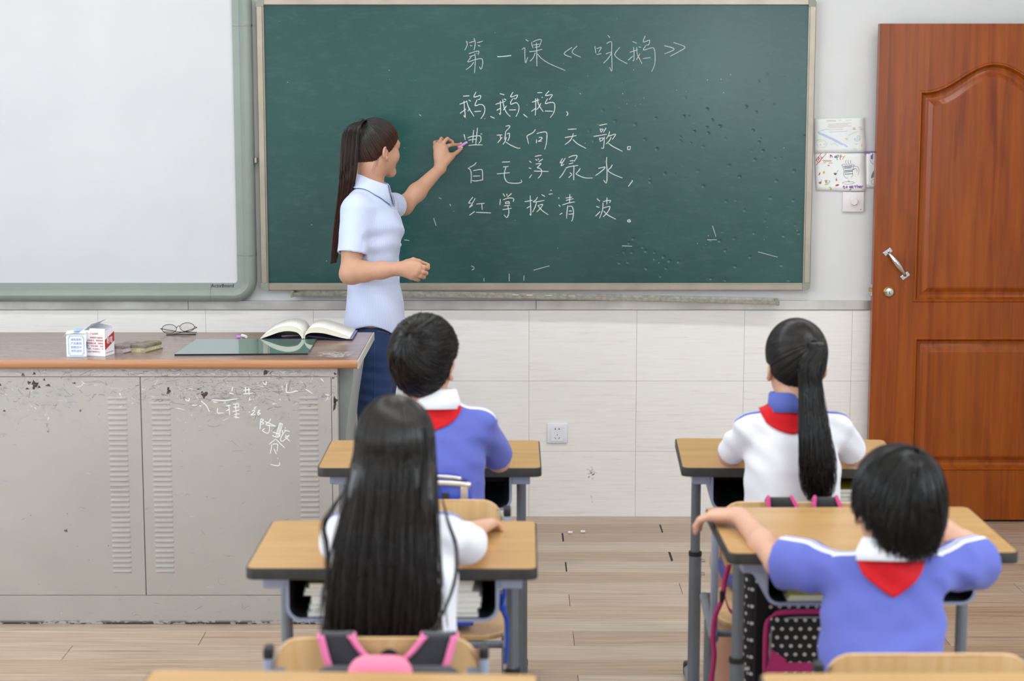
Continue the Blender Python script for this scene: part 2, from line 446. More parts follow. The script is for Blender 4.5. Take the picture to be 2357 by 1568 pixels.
# chalk writing: one part per character
TX = []
def ch(name, o, s, strokes, faint=0): TX.append((name, o, s, strokes, faint))
o1, s1 = (1050, 70), 8.418
ch('di', o1, s1, [[(195,205),(215,260),(200,320),(165,385)],[(250,240),(365,205)],[(345,155),(368,230),(362,310),(345,385)],[(265,290),(310,300)],[(405,240),(515,208)],[(418,290),(470,305)],[(245,450),(430,400),(425,475)],[(255,510),(360,478)],[(290,515),(225,610),(370,565),(490,548),(515,610),(505,690),(478,752),(450,705)],[(360,450),(372,560),(355,825)],[(340,615),(285,690),(190,762)]], 1)
ch('yi', o1, s1, [[(800,500),(840,510),(1068,487)]])
ch('ke', o1, s1, [[(1345,178),(1400,210)],[(1275,370),(1328,342),(1330,480),(1345,630),(1385,520)],[(1462,225),(1470,285),(1492,345)],[(1485,225),(1555,192),(1650,182),(1610,320)],[(1490,285),(1620,265)],[(1520,328),(1610,315)],[(1420,412),(1530,400),(1668,365)],[(1555,240),(1562,450),(1563,695)],[(1530,430),(1500,520),(1430,598)],[(1575,455),(1650,540),(1800,640),(2115,778)]], 1)
ch('open', o1, s1, [[(2245,330),(2092,450),(2235,522)],[(2345,300),(2245,425),(2417,520)]], 1)
o2 = (1330, 70)
ch('yong', o2, s1, [[(330,305),(350,445)],[(365,355),(455,330),(400,425)],[(365,470),(455,450)],[(580,92),(620,140)],[(555,255),(650,222),(655,400),(660,775),(615,715)],[(545,455),(650,425),(590,540),(495,635)],[(815,325),(715,465),(800,560),(960,645)]], 1)
ch('e', o2, s1, [[(1060,215),(1145,250)],[(1005,425),(1165,372)],[(1080,325),(1090,450),(1085,585),(1060,575)],[(1140,325),(1150,450),(1200,560),(1245,645)],[(975,578),(1075,490)],[(1205,450),(1135,570)],[(1180,320),(1225,330)],[(1305,105),(1270,225),(1390,190),(1370,280),(1330,275)],[(1320,290),(1270,380),(1400,345),(1470,345),(1495,450),(1490,650),(1430,800)],[(1260,545),(1410,528)]], 1)
ch('close', o2, s1, [[(1675,295),(1870,362),(1680,455)],[(1855,235),(2075,320),(1960,410),(1790,500)]], 1)
o3 = (1040, 195)
ch('e', o3, s1, [[(220,222),(340,215)],[(150,380),(240,345),(285,325)],[(235,315),(245,450),(260,630),(230,590)],[(285,310),(330,450),(430,615)],[(160,555),(275,470)],[(350,455),(310,515)],[(325,290),(365,325)],[(470,140),(430,240),(555,210),(540,285),(505,280)],[(490,290),(450,405),(560,380),(625,420),(640,500),(610,590),(560,660)],[(435,522),(565,512)]])
ch('dun', o3, s1, [[(745,615),(830,652)]])
ch('e', o3, s1, [[(930,172),(1020,198)],[(845,380),(1040,320)],[(938,315),(945,450),(940,575),(915,550)],[(985,280),(1010,430),(1060,540),(1135,620)],[(870,500),(945,450)],[(1060,410),(995,495)],[(1010,275),(1055,298)],[(1185,145),(1140,240),(1270,200),(1240,270),(1195,262)],[(1180,270),(1140,340),(1150,378),(1250,350),(1300,420),(1290,520),(1240,620)],[(1110,490),(1245,487)]])
ch('dun', o3, s1, [[(1385,570),(1465,635)]])
ch('e', o3, s1, [[(1655,155),(1750,152)],[(1555,340),(1695,292)],[(1625,270),(1625,450),(1615,595)],[(1660,265),(1680,380),(1770,525)],[(1540,520),(1620,460)],[(1725,360),(1690,430),(1640,485)],[(1740,240),(1765,250)],[(1885,120),(1815,210),(1945,195),(1885,290)],[(1855,270),(1810,365),(1900,345),(1980,355),(1995,450),(1970,550),(1905,638)],[(1805,510),(1960,515)]])
ch('comma', o3, s1, [[(2220,520),(2250,560),(2220,605)]])
o4, s4 = (1040, 275), 9.82
ch('qu', o4, s4, [[(275,335),(305,465)],[(355,420),(450,385),(620,370),(655,400),(655,480),(605,545)],[(375,470),(560,440)],[(495,240),(480,380),(470,525)],[(580,190),(560,380),(540,570)],[(380,590),(500,575),(695,575)],[(650,325),(685,330)]])
ch('xiang', o4, s4, [[(1015,355),(1140,350)],[(1095,365),(1100,430)],[(1140,400),(1035,530)],[(1215,155),(1290,140),(1310,170),(1210,280)],[(1215,285),(1205,380),(1190,455)],[(1245,330),(1300,315),(1300,400),(1265,485)],[(1235,400),(1200,500),(1155,565)],[(1220,510),(1330,580),(1480,645),(1550,648)]])
ch('xiang', o4, s4, [[(1890,225),(1830,300),(1705,370),(1715,460),(1735,550)],[(1920,320),(2030,290),(2140,295),(2145,450),(2130,570),(2100,680)],[(1915,450),(1910,540)],[(1965,410),(2030,405),(2030,440),(1960,490)],[(1945,495),(2035,488)]])
o5 = (1260, 275)
ch('tian', o5, s4, [[(460,225),(660,215)],[(395,410),(655,365)],[(585,315),(560,400),(500,490),(395,570)],[(575,450),(680,550),(875,655)]])
ch('ge', o5, s4, [[(1170,135),(1350,100)],[(1190,205),(1210,290)],[(1205,220),(1260,225),(1215,290)],[(1325,190),(1265,295)],[(1045,385),(1345,335)],[(1180,410),(1190,500)],[(1185,430),(1260,420),(1240,470),(1185,498)],[(1290,390),(1280,520),(1265,645),(1215,645)],[(1405,270),(1385,350),(1330,440)],[(1385,380),(1540,335),(1465,455)],[(1440,400),(1400,480),(1320,558)],[(1375,535),(1480,610),(1695,722)]])
ch('stop', o5, s4, [[(1885,615),(1815,620),(1820,680),(1865,675),(1880,620)]])
o6, s6 = (1060, 350), 10.714
ch('bai', o6, s6, [[(390,255),(340,315),(210,385)],[(180,395),(240,440),(265,550),(258,770)],[(315,460),(500,430),(540,480),(545,680)],[(310,595),(485,590)],[(285,700),(370,715),(555,685)]])
ch('mao', o6, s6, [[(1020,250),(1220,240)],[(1050,370),(1185,355)],[(895,540),(1215,510)],[(1120,370),(1085,510),(1090,640),(1160,745),(1300,770),(1440,765),(1510,735),(1490,685)]])
ch('fu', o6, s6, [[(1695,220),(1750,262)],[(1685,390),(1745,412)],[(1755,560),(1695,645)],[(1835,112),(1930,88),(2000,85)],[(1850,180),(1895,208)],[(1912,160),(1935,195)],[(2030,170),(1925,245)],[(1855,298),(1970,280),(1975,300),(1895,385),(1950,400),(2000,460),(1985,560),(1910,650)],[(1810,470),(2170,478)]])
o7 = (1260, 345)
ch('lv', o7, s6, [[(375,210),(315,320),(400,285)],[(440,205),(400,270),(335,390),(410,355)],[(295,695),(360,620),(450,470)],[(520,190),(620,148),(735,150),(660,285)],[(550,275),(660,265)],[(530,348),(640,322)],[(450,450),(560,412),(755,385)],[(655,405),(650,580),(648,750)],[(550,565),(605,595)],[(610,610),(520,688)],[(810,455),(770,520),(700,590)],[(700,595),(830,660),(960,695),(1115,692)]])
ch('shui', o7, s6, [[(1465,180),(1455,300),(1470,500),(1460,810),(1385,745)],[(1255,458),(1425,425),(1330,530),(1185,635)],[(1600,370),(1560,440),(1495,515),(1640,610),(1850,695)]])
ch('comma', o7, s6, [[(2080,750),(2095,770),(2050,830),(1995,905)]])
o8, s8 = (1060, 435), 5.612
ch('hong', o8, s8, [[(160,105),(105,180),(140,180)],[(190,120),(150,190),(115,240),(160,205)],[(115,340),(185,290)],[(205,195),(310,185)],[(275,195),(280,270)],[(200,302),(395,310)]])
ch('zhang', o8, s8, [[(548,60),(575,100)],[(598,62),(600,90)],[(660,58),(605,105)],[(515,130),(508,210)],[(550,140),(620,118),(685,125),(680,165)],[(580,168),(582,195)],[(582,170),(625,165),(628,190)],[(585,190),(640,185)],[(562,220),(640,210)],[(545,268),(660,250)],[(610,215),(625,300),(600,368),(562,335)]])
ch('bo', o8, s8, [[(828,165),(930,148)],[(900,85),(905,200),(908,335),(895,320)],[(855,250),(910,215)],[(995,105),(975,140),(945,170),(1085,148)],[(985,160),(965,230),(930,300)],[(1000,215),(1060,200),(1040,240),(985,298)],[(1000,215),(1050,275),(1135,335)],[(1048,72),(1090,98)]])
ch('dash', o8, s8, [[(1140,70),(1190,62)],[(1160,15),(1180,20)]])
ch('qing', o8, s8, [[(1265,110),(1275,125)],[(1268,205),(1290,228)],[(1315,310),(1280,332)],[(1360,118),(1440,105)],[(1362,148),(1460,125)],[(1315,208),(1400,180),(1475,168)],[(1412,68),(1410,170)],[(1385,215),(1375,300),(1370,382)],[(1395,225),(1440,228),(1460,300),(1445,400),(1430,415)],[(1400,285),(1440,285)],[(1395,328),(1465,320)]])
ch('bo', o8, s8, [[(1762,125),(1800,160)],[(1752,225),(1795,240)],[(1745,352),(1805,290)],[(1840,165),(1890,152),(1940,150),(1920,180)],[(1892,112),(1890,200)],[(1840,180),(1835,270),(1795,380)],[(1850,245),(1930,228),(1900,300),(1840,362)],[(1850,285),(1900,335),(2005,392)]])
ch('stop', o8, s8, [[(2190,395),(2160,405),(2165,425),(2190,425),(2195,410),(2175,412)]])
def ribbon(mb, pts, w, y, thick=.0006):
    """flat chalk line lying on a vertical plane y (facing the room); pts are (x, z)"""
    n = len(pts)
    if n < 2: return
    L, R = [], []
    for i in range(n):
        a = np.array(pts[max(i-1, 0)]); b = np.array(pts[min(i+1, n-1)]); t = b-a; t = t/(np.linalg.norm(t)+1e-9)
        nn = np.array([-t[1], t[0]]); e = min(i, n-1-i)/max(1, n-1)
        ww = w*(.62+.5*math.sin(math.pi*min(1, .25+i/(n-1)*.6)))*random.uniform(.85, 1.12)*.5
        L.append(np.array(pts[i])+nn*ww); R.append(np.array(pts[i])-nn*ww)
    V = []; Fs = []
    for i in range(n):
        for q, yy in ((L[i], y-thick), (R[i], y-thick), (L[i], y), (R[i], y)): V.append((q[0], yy, q[1]))
    for i in range(n-1):
        a = 4*i; b = a+4
        Fs += [(a, a+1, b+1, b), (a+2, a, b, b+2), (a+1, a+3, b+3, b+1)]
    Fs += [(0, 2, 3, 1), (4*n-4, 4*n-3, 4*n-1, 4*n-2)]
    mb.faces(V, Fs)
for nm, oo, sc, strokes, faint in TX:
    mb = MB()
    for si, st in enumerate(strokes):
        P = [(oo[0]+x/sc, oo[1]+y/sc) for x, y in st]
        Q = catmull(P, 5) if len(P) > 2 else [np.array(P[0])*(1-t)+np.array(P[1])*t for t in np.linspace(0, 1, 5)]
        W3 = [atY(q[0], q[1], BY) for q in Q]
        ribbon(mb, [(q[0], q[2]) for q in W3], .0031 if not faint else .0027, BY, .0005+.00007*si)
    mb.build('chalk_character', M_CHALK_F if faint else M_CHALK, bb)
# stray chalk marks low on the board
mb = MB()
for P in ([(1085,612),(1092,616)],[(1086,622),(1092,618)],[(1228,622),(1240,615),(1265,612)],[(1172,630),(1172,648)],[(1114,640),(1114,648)],[(1206,634),(1206,646)],[(998,502),(1004,520)],[(1432,566),(1455,567)],[(1035,470),(1038,474)],[(965,263),(969,267)],[(1640,520),(1648,545)],[(1745,580),(1790,592)],[(1628,552),(1650,552)],[(930,552),(942,554)],[(1010,455),(1016,458)]):
    W3 = [atY(q[0], q[1], BY) for q in P]; Q = [W3[0]*(1-t)+W3[-1]*t for t in np.linspace(0, 1, 4)]
    ribbon(mb, [(q[0], q[2]) for q in Q], .0024, BY)
tag(mb.build('chalk_smudges', M_CHALK_F, bb), kind='stuff')

# ============================================================ CHALK TRAY (hangs crooked under the board)
tray = empty('chalk_tray', (0.1, WALL_Y-.06, .93), label='long dusty aluminium chalk tray hanging crooked under the chalkboard', cat='chalk tray')
xs = np.linspace(atY(676, 674, 7.55)[0], atY(1786, 694, 7.55)[0], 40)
def tray_z(x):
    t = (x-xs[0])/(xs[-1]-xs[0]); zl = atY(676, 683, 7.54)[2]; zr = atY(1786, 702, 7.54)[2]
    return zl+(zr-zl)*(t**1.55)
prof = [(WALL_Y-.012, .020), (WALL_Y-.012, .004), (WALL_Y-.020, 0), (WALL_Y-.072, 0), (WALL_Y-.080, .005), (WALL_Y-.083, .016), (WALL_Y-.080, .017), (WALL_Y-.077, .008), (WALL_Y-.070, .004), (WALL_Y-.022, .004), (WALL_Y-.016, .008), (WALL_Y-.016, .020)]
rings = [[(x, y, tray_z(x)+z) for y, z in prof] for x in xs]
MB().loft(rings).build('trough', M_ALU_D, tray, angle=40)
for i in (0, -1):
    x = xs[i]; s = -1 if i == 0 else 1
    MB().box(min(x, x+s*.012), max(x, x+s*.012), WALL_Y-.086, WALL_Y-.010, tray_z(x)-.003, tray_z(x)+.021, .003).build('end_cap', M_CAP, tray)
M_CH_W = plain('white_chalk', '#eceae6', .9)
for px, wh in ((1186, 'leftmost of four'), (1218, 'second from the left of four'), (1262, 'third from the left of four'), (1316, 'rightmost of four')):
    x = atY(px, 675, 7.55)[0]; z = tray_z(x)+.0105
    o = MB().tube([(x-.012, WALL_Y-.055, z), (x+.014, WALL_Y-.050, z)], [.0058, .0052], 10).build('chalk_stick', M_CH_W, None, angle=40)
    center_origin(o); tag(o, 'short white chalk stub in the dusty chalk tray, '+wh, 'chalk', 'chalk stubs in the tray')

# ============================================================ INTERACTIVE WHITEBOARD
iw = empty('interactive_whiteboard', (-2.0, WALL_Y, .93), label='white interactive board with thick rounded grey-green frame beside the chalkboard', cat='whiteboard')
IY = WALL_Y-.030
ix1, iz0 = atY(547, 651, IY)[0], atY(547, 651, IY)[2]
IX0, IZ1 = -2.95, 2.28
M_IWB = NT('whiteboard_skin'); _v = M_IWB.coord(); _f = M_IWB.noise(_v, 2.0, 5)
M_IWB.p(Base_Color=M_IWB.ramp(_f, [(.3, lin('#cfcfd2')), (.7, lin('#d8d8da'))]), Roughness=.42); M_IWB = M_IWB.m
M_IWF = plain('whiteboard_frame_plastic', '#8f9990', .42, var=.04, scale=8)
MB().box(IX0, ix1+.01, IY, WALL_Y-.004, iz0-.01, IZ1).build('screen', M_IWB, iw)
prof = [(0, .004), (.002, .012), (.028, .014), (.031, .018), (.050, .030), (.062, .028), (.074, .018), (.078, .004), (.078, -.026)]
def sweep(path):   # path: list of (point x,z ; outward dir)
    rings = []
    for (x, z), (dx, dz) in path:
        r = [(x+dx*u, IY-d, z+dz*u) for u, d in prof]+[(x, IY+.026, z)]
        rings.append(r)
    return rings
rr = .014; cx, cz = ix1-rr, iz0+rr
zj = atY(560, 585, IY)[2]; xj = atY(484, 670, IY)[0]
MB().loft(sweep([((ix1, IZ1+.06), (1, 0)), ((ix1, zj), (1, 0))])).build('frame_rail', M_IWF, iw, angle=35)
corner = [((ix1, zj-.001), (1, 0))]+[((cx+rr*math.cos(a), cz-rr*math.sin(a)), (math.cos(a), -math.sin(a))) for a in np.linspace(0, math.pi/2, 13)]+[((xj+.001, iz0), (0, -1))]
MB().loft(sweep(corner)).build('frame_corner', M_IWF, iw, angle=35)
MB().loft(sweep([((xj, iz0), (0, -1)), ((IX0-.06, iz0), (0, -1))])).build('frame_rail', M_IWF, iw, angle=35)
MB().loft(sweep([((IX0, iz0-.06), (-1, 0)), ((IX0, IZ1+.06), (-1, 0))])).build('frame_rail', M_IWF, iw, angle=35)
MB().loft(sweep([((IX0, IZ1), (0, 1)), ((ix1, IZ1), (0, 1))])).build('frame_rail', M_IWF, iw, angle=35)
# joint collars
prof = [(u, d+.0022) for u, d in prof]
for z in (zj, atY(560, 58, IY)[2]):
    MB().loft(sweep([((ix1, z+.004), (1, 0)), ((ix1, z-.004), (1, 0))])).build('joint_collar', M_IWF, iw, angle=35)
MB().loft(sweep([((xj+.004, iz0), (0, -1)), ((xj-.004, iz0), (0, -1))])).build('joint_collar', M_IWF, iw, angle=35)
FONT = {}
def text_mesh(body, size, ext=0.0002):
    cu = bpy.data.curves.new('text', 'FONT'); cu.body = body; cu.size = size; cu.extrude = ext; cu.resolution_u = 3
    cu.align_x = 'CENTER'; cu.align_y = 'CENTER'
    o = bpy.data.objects.new('text', cu); COL.objects.link(o)
    dg = bpy.context.evaluated_depsgraph_get(); dg.update()
    me = bpy.data.meshes.new_from_object(o.evaluated_get(dg)); bpy.data.objects.remove(o); bpy.data.curves.remove(cu)
    return me
def text_part(name, body, size, loc, parent, mat, R=None, world=True):
    me = text_mesh(body, size); me.materials.clear(); me.materials.append(mat)
    M = Matrix.Translation(Vector(tuple(float(q) for q in loc))) @ (R if R is not None else Matrix.Rotation(math.pi/2, 4, 'X'))
    me.transform(M); return link_mesh(name, me, mat, parent, world=world)
M_INK = plain('dark_print', '#30343c', .6)
p = atY(512, 658, IY-.014)
text_part('lettering', 'ActivBoard', .021, (p[0], IY-.0142, p[2]), iw, M_INK)

# ============================================================ DOOR (open, folded back against the front wall)
DY, DT = 7.515, .042
dx0, dx1, dz0, dz1 = 1.484, 2.420, .010, 2.058
door = empty('door_1', (dx1, DY, dz0), kind='structure')
def P2(px, py): q = atY(px, py, DY); return (q[0], q[2])
dcx = (dx0+dx1)/2
ul = P2(2116, 208)[0]; us = P2(2116, 208)[1]; uc = P2(2290, 143)[1]; ub = P2(2116, 696)[1]
ur = 2*dcx-ul
def arch_loop(l, r, b, sh, cr, n=26):
    """closed outline, clockwise from lower left: straight sides, ogee top"""
    P = [(l, b), (l, sh)]
    hw = (r-l)/2; c = (l+r)/2
    flat = hw*.16
    for i in range(1, n):
        t = i/n; x = l+t*(r-l); d = abs(x-c)/hw
        f = 0.5+0.5*math.cos(math.pi*min(1, max(0, d/.93))**1.0)
        P.append((x, sh+(cr-sh)*f))
    P += [(r, sh), (r, b)]
    return P
def inset(P, d):
    n = len(P); Q = []
    for i in range(n):
        a = np.array(P[i-1]); b = np.array(P[i]); c = np.array(P[(i+1) % n])
        t1 = (b-a)/np.linalg.norm(b-a); t2 = (c-b)/np.linalg.norm(c-b)
        n1 = np.array([t1[1], -t1[0]]); n2 = np.array([t2[1], -t2[0]])
        m = n1+n2; m = m/max(1e-6, np.linalg.norm(m)); k = 1/max(.35, m.dot(n1))
        Q.append(tuple(b+m*d*k))
    return Q
up_fn = lambda d: arch_loop(ul+d, ur-d, ub+d, us-d, uc-d)
up_loop = up_fn(0)
ll = P2(2104, 776); lb = P2(2104, 1083)
lo_loop = [(ll[0], lb[1]), (ll[0], ll[1]), (2*dcx-ll[0], ll[1]), (2*dcx-ll[0], lb[1])]
bm = bmesh.new()
outer = [(dx0, dz0), (dx0, dz1), (dx1, dz1), (dx1, dz0)]
def loop_edges(P, y):
    vs = [bm.verts.new((x, y, z)) for x, z in P]
    return [bm.edges.new((vs[i], vs[(i+1) % len(vs)])) for i in range(len(vs))], vs
e0, v0 = loop_edges(outer, DY); e1, v1 = loop_edges(up_loop, DY); e2, v2 = loop_edges(lo_loop, DY)
bmesh.ops.triangle_fill(bm, edges=e0+e1+e2, use_beauty=True)
vb = [bm.verts.new((x, DY+DT, z)) for x, z in outer]
bm.faces.new(list(reversed(vb)))
for i in range(4): bm.faces.new((v0[i], vb[i], vb[(i+1) % 4], v0[(i+1) % 4]))
bmesh.ops.recalc_face_normals(bm, faces=bm.faces)
me = bpy.data.meshes.new('leaf'); bm.to_mesh(me); bm.free()
link_mesh('leaf', me, M_DOOR, door)
def moulded_panel(loop, fn=None):
    fn = fn or (lambda d: inset(loop, d))
    steps = [(0, 0), (.004, -.004), (.009, -.004), (.013, .004), (.020, .012), (.030, .015), (.036, .013)]
    mb = MB(); mb.loft([[(x, DY+d, z) for x, z in fn(i)] for i, d in steps], caps=False); mb.build('moulding', M_DOOR, door, angle=30)
    steps = [(.036, .013), (.042, .012), (.058, .003), (.064, .002)]
    mb = MB(); L = [[(x, DY+d, z) for x, z in fn(i)] for i, d in steps]
    mb.loft(L, caps=False)
    bmv = mb.faces(L[-1], [tuple(range(len(L[-1])))])
    bmesh.ops.remove_doubles(mb.bm, verts=mb.bm.verts, dist=1e-5)
    mb.build('door_panel', M_DOOR, door)
moulded_panel(up_loop, up_fn); moulded_panel(lo_loop)
# handle (set askew), lock cylinder, latch
h = empty('door_handle', (0, 0, 0)); h.parent = door
a = np.array(P2(2043, 580)); b = np.array(P2(2083, 635)); ang = math.atan2(b[1]-a[1], b[0]-a[0])
def HP(t, off=0, y=0):
    q = a+(b-a)*t; nx, nz = -math.sin(ang), math.cos(ang); return (q[0]+nx*off, DY-y, q[1]+nz*off)
for t, nm in ((0, 'mounting_plate'), (1, 'mounting_plate')):
    M = Matrix.Translation(HP(t)) @ Matrix.Rotation(-ang, 4, 'Y')
    MB().box(-.010, .010, -.005, 0, -.019, .019, .003, 2, M).build(nm, M_CHROME, h)
    for s in (-1, 1):
        q = HP(t, s*.010, .0052)
        MB().lathe([(.0035, 0), (.003, .0012), (.0, .0014)], q, (0, -1, 0), 12).build('screw', M_STEEL, h)
ts = np.linspace(0.02, .98, 15)
MB().tube([HP(t, 0, .004+.030*math.sin(math.pi*min(1, max(0, t)))**.6) for t in ts], [.0065+.0055*math.sin(math.pi*t)**2 for t in ts], 14).build('grip', M_CHROME, h, smooth=True)
c = P2(2046, 672)
lk = MB().lathe([(.023, 0), (.023, .004), (.018, .009), (.0155, .009)], (c[0], DY, c[1]), (0, -1, 0), 28).build('lock_ring', M_BRASS, door, angle=40)
MB().lathe([(.0155, .004), (.0155, .011), (.013, .012), (.007, .0125), (.0, .0125)], (c[0], DY, c[1]), (0, -1, 0), 24).build('lock_cylinder', M_CHROME, lk, angle=40)
MB().box(c[0]-.0012, c[0]+.0012, DY-.0132, DY-.012, c[1]-.008, c[1]+.001).build('keyhole', M_DARK, lk)
lz = P2(2006, 668)[1]
MB().box(dx0-.013, dx0, DY+.012, DY+.030, lz-.008, lz+.008, .001).build('latch_bolt', M_BRASS, door)
MB().box(dx0-.002, dx0, DY+.008, DY+.034, lz-.025, lz+.022).build('latch_plate', M_CHROME, door)
for z in (.3, 1.05, 1.85):
    MB().tube([(dx1+.006, DY+.004, z-.05), (dx1+.006, DY+.004, z+.05)], .007, 10).build('hinge', M_STEEL, door)

# ============================================================ PAPERS, DIAL SWITCH, SOCKET
M_PAPER = plain('drawing_paper', '#eef0ef', .8, var=.02)
M_PAPER2 = plain('drawing_paper_pale', '#e9eceb', .8, var=.02)
def cmat(col): return plain('crayon_'+col.strip('#'), col, .85, var=.12, scale=200)
def quad_paper(name, corners, label, mat, y0=WALL_Y-.004, curl=.008):
    q = [atY(x, y, WALL_Y-.004) for x, y in corners]; n = 8; rings = []
    V = []; Fs = []
    for i in range(n+1):
        for j in range(n+1):
            u, v = i/n, j/n
            pt = (q[0]*(1-u)+q[1]*u)*(1-v)+(q[3]*(1-u)+q[2]*u)*v
            lift = curl*(v**3)*(.4+.6*u)+.002*math.sin(u*5+v*3)
            V.append((pt[0], y0-.001-abs(lift), pt[2]))
    for i in range(n):
        for j in range(n):
            k = i*(n+1)+j; Fs.append((k, k+1, k+n+2, k+n+1))
    root = empty(name, (float(q[3][0]), WALL_Y, float(q[3][2])), label=label, cat='drawing', group='drawings on the wall')
    o = MB().faces(V, Fs).build('sheet', mat, root, smooth=True)
    md = o.modifiers.new('thick', 'SOLIDIFY'); md.thickness = .0004; md.offset = 0
    bv = BVHTree.FromPolygons([Vector(tuple(map(float, v))) for v in V], Fs)
    def surf(px, py):
        r = atY(px, py, WALL_Y-.004); hit = bv.ray_cast(Vector((float(r[0]), 6.0, float(r[2]))), Vector((0, 1, 0)))
        return (float(r[0]), (hit[0].y if hit[0] else y0-.002)-.0006, float(r[2]))
    return root, surf
def doodle(root, surf, strokes, col, w=.0022, name='drawing_mark'):
    mb = MB()
    for st in strokes:
        Q = catmull(st, 4) if len(st) > 2 else [np.array(st[0])*(1-t)+np.array(st[1])*t for t in np.linspace(0, 1, 5)]
        P = [surf(q[0], q[1]) for q in Q]; n = len(P)
        V = []; Fs = []
        for i in range(n):
            a, b = np.array(P[max(0, i-1)]), np.array(P[min(n-1, i+1)]); t = b-a; t = t/(np.linalg.norm(t)+1e-9)
            nn = np.array([-t[2], 0, t[0]])*w/2
            V += [tuple(np.array(P[i])+nn), tuple(np.array(P[i])-nn)]
        for i in range(n-1): Fs.append((2*i, 2*i+1, 2*i+3, 2*i+2))
        mb.faces(V, Fs)
    o = mb.build(name, cmat(col), root); o['kind'] = 'stuff'; return o
def blob(root, surf, c, rx, ry, col, rot=0, n=14):
    V = [surf(c[0], c[1])]
    for k in range(n):
        a = 2*math.pi*k/n; x, y = rx*math.cos(a), ry*math.sin(a)
        V.append(surf(c[0]+x*math.cos(rot)-y*math.sin(rot), c[1]+x*math.sin(rot)+y*math.cos(rot)))
    V = [(v[0], v[1]-.0003, v[2]) for v in V]
    MB().faces(V, [(0, 1+k, 1+(k+1) % n) for k in range(n)]).build('drawing_patch', cmat(col), root)
def Z(o, s, st): return [[(o[0]+x/s, o[1]+y/s) for x, y in q] for q in st]
zo, zs = (1870, 262), 6.587
# lower drawing: 'happy ... together' with a tall glass mug
r, sf = quad_paper('crayon_drawing', [(1875, 353), (1990, 351), (1991, 440), (1879, 438)], 'crayon drawing reading happy together with a tall mug, below the paler drawing', M_PAPER, curl=.006)
doodle(r, sf, Z(zo, zs, [[(268,615),(270,668)],[(268,645),(290,630),(298,665)]]), '#b03a48', .003)
doodle(r, sf, Z(zo, zs, [[(352,640),(335,650),(340,665),(355,660)],[(355,635),(357,668)]]), '#7a56a8', .003)
doodle(r, sf, Z(zo, zs, [[(368,630),(375,705)],[(370,630),(392,628),(392,650),(374,660)]]), '#5a9a4e', .003)
doodle(r, sf, Z(zo, zs, [[(418,630),(420,700)],[(418,628),(440,628),(438,650),(420,658)]]), '#c05a8a', .003)
doodle(r, sf, Z(zo, zs, [[(455,640),(470,660)],[(495,630),(450,695)]]), '#c2c04a', .003)
doodle(r, sf, Z(zo, zs, [[(130,602),(48,710)],[(208,602),(55,780)],[(100,640),(60,700),(98,735),(150,660)],[(75,690),(95,700),(90,660),(120,690)],[(120,640),(140,680)]]), '#b8404a', .0022)
doodle(r, sf, Z(zo, zs, [[(440,780),(480,765),(580,765),(635,780),(580,805),(480,808),(440,780)],[(455,800),(475,860),(470,920),(500,965),(550,978),(590,965),(610,920),(605,860),(620,800)],[(540,980),(545,1040)],[(555,980),(555,1035)],[(450,1050),(500,1030),(580,1030),(635,1042),(600,1062),(500,1068),(450,1050)],[(620,800),(680,800),(705,860),(690,920),(650,940)],[(625,840),(660,830),(675,870),(650,910)],[(510,705),(498,730),(512,750)],[(545,700),(535,730),(555,755)],[(580,705),(572,725),(585,750)]]), '#7d7d80', .0016)
doodle(r, sf, Z(zo, zs, [[(480,795),(600,788)],[(480,825),(590,818)],[(485,860),(605,855)],[(480,885),(610,870)],[(485,915),(610,908)],[(610,845),(640,835)]]), '#4c6a78', .0028)
doodle(r, sf, Z(zo, zs, [[(150,705),(290,708)],[(160,722),(285,722)],[(165,745),(200,745)],[(245,745),(305,748)]]), '#a8904c', .002)
doodle(r, sf, Z(zo, zs, [[(455,1105),(490,1105)],[(472,1085),(475,1130),(495,1125)],[(512,1100),(505,1120),(525,1120),(520,1098),(512,1100)],[(575,1095),(555,1105),(570,1120),(580,1095),(578,1145),(552,1150)],[(592,1112),(615,1105),(600,1090),(592,1112),(620,1130)],[(640,1080),(650,1125)],[(630,1098),(665,1095)],[(672,1075),(678,1125)],[(678,1100),(695,1098),(698,1128)],[(705,1112),(728,1105),(715,1092),(706,1110),(730,1128)],[(738,1095),(742,1128)],[(742,1105),(765,1090)]]), '#8a4a9c', .0032)
for c, rx, ry, col, ro in [((105,910),5,1.6,'#c25a38',-1.1),((172,890),3,4,'#c8cc6a',.2),((345,905),5,2,'#5a8a5a',0),((345,922),3.6,1.2,'#3c4478',0),((362,1000),1.8,4,'#b87840',0),((360,965),2.6,2,'#ece4d8',0),((112,1050),4.4,2.6,'#b08060',.2),((120,1035),4,1,'#5a7a48',0),((205,1015),4.4,2.4,'#e0a058',0),((208,1040),3.4,3,'#8cb0d0',0),((212,1070),7,2,'#c4d868',-.2),((374,1082),5.6,2.4,'#c0503c',-.3),((265,1115),3,2.4,'#b8d080',0),((278,1140),2,3,'#b89860',.4),((243,783),3,2,'#c89850',0)]:
    blob(r, sf, (zo[0]+c[0]/zs, zo[1]+c[1]/zs), rx*.82, ry*.82, col, ro)
doodle(r, sf, Z(zo, zs, [[(372,885),(392,855)],[(125,1030),(135,1000)],[(240,1015),(262,1020),(255,1045),(235,1045)]]), '#6a6a90', .0016)
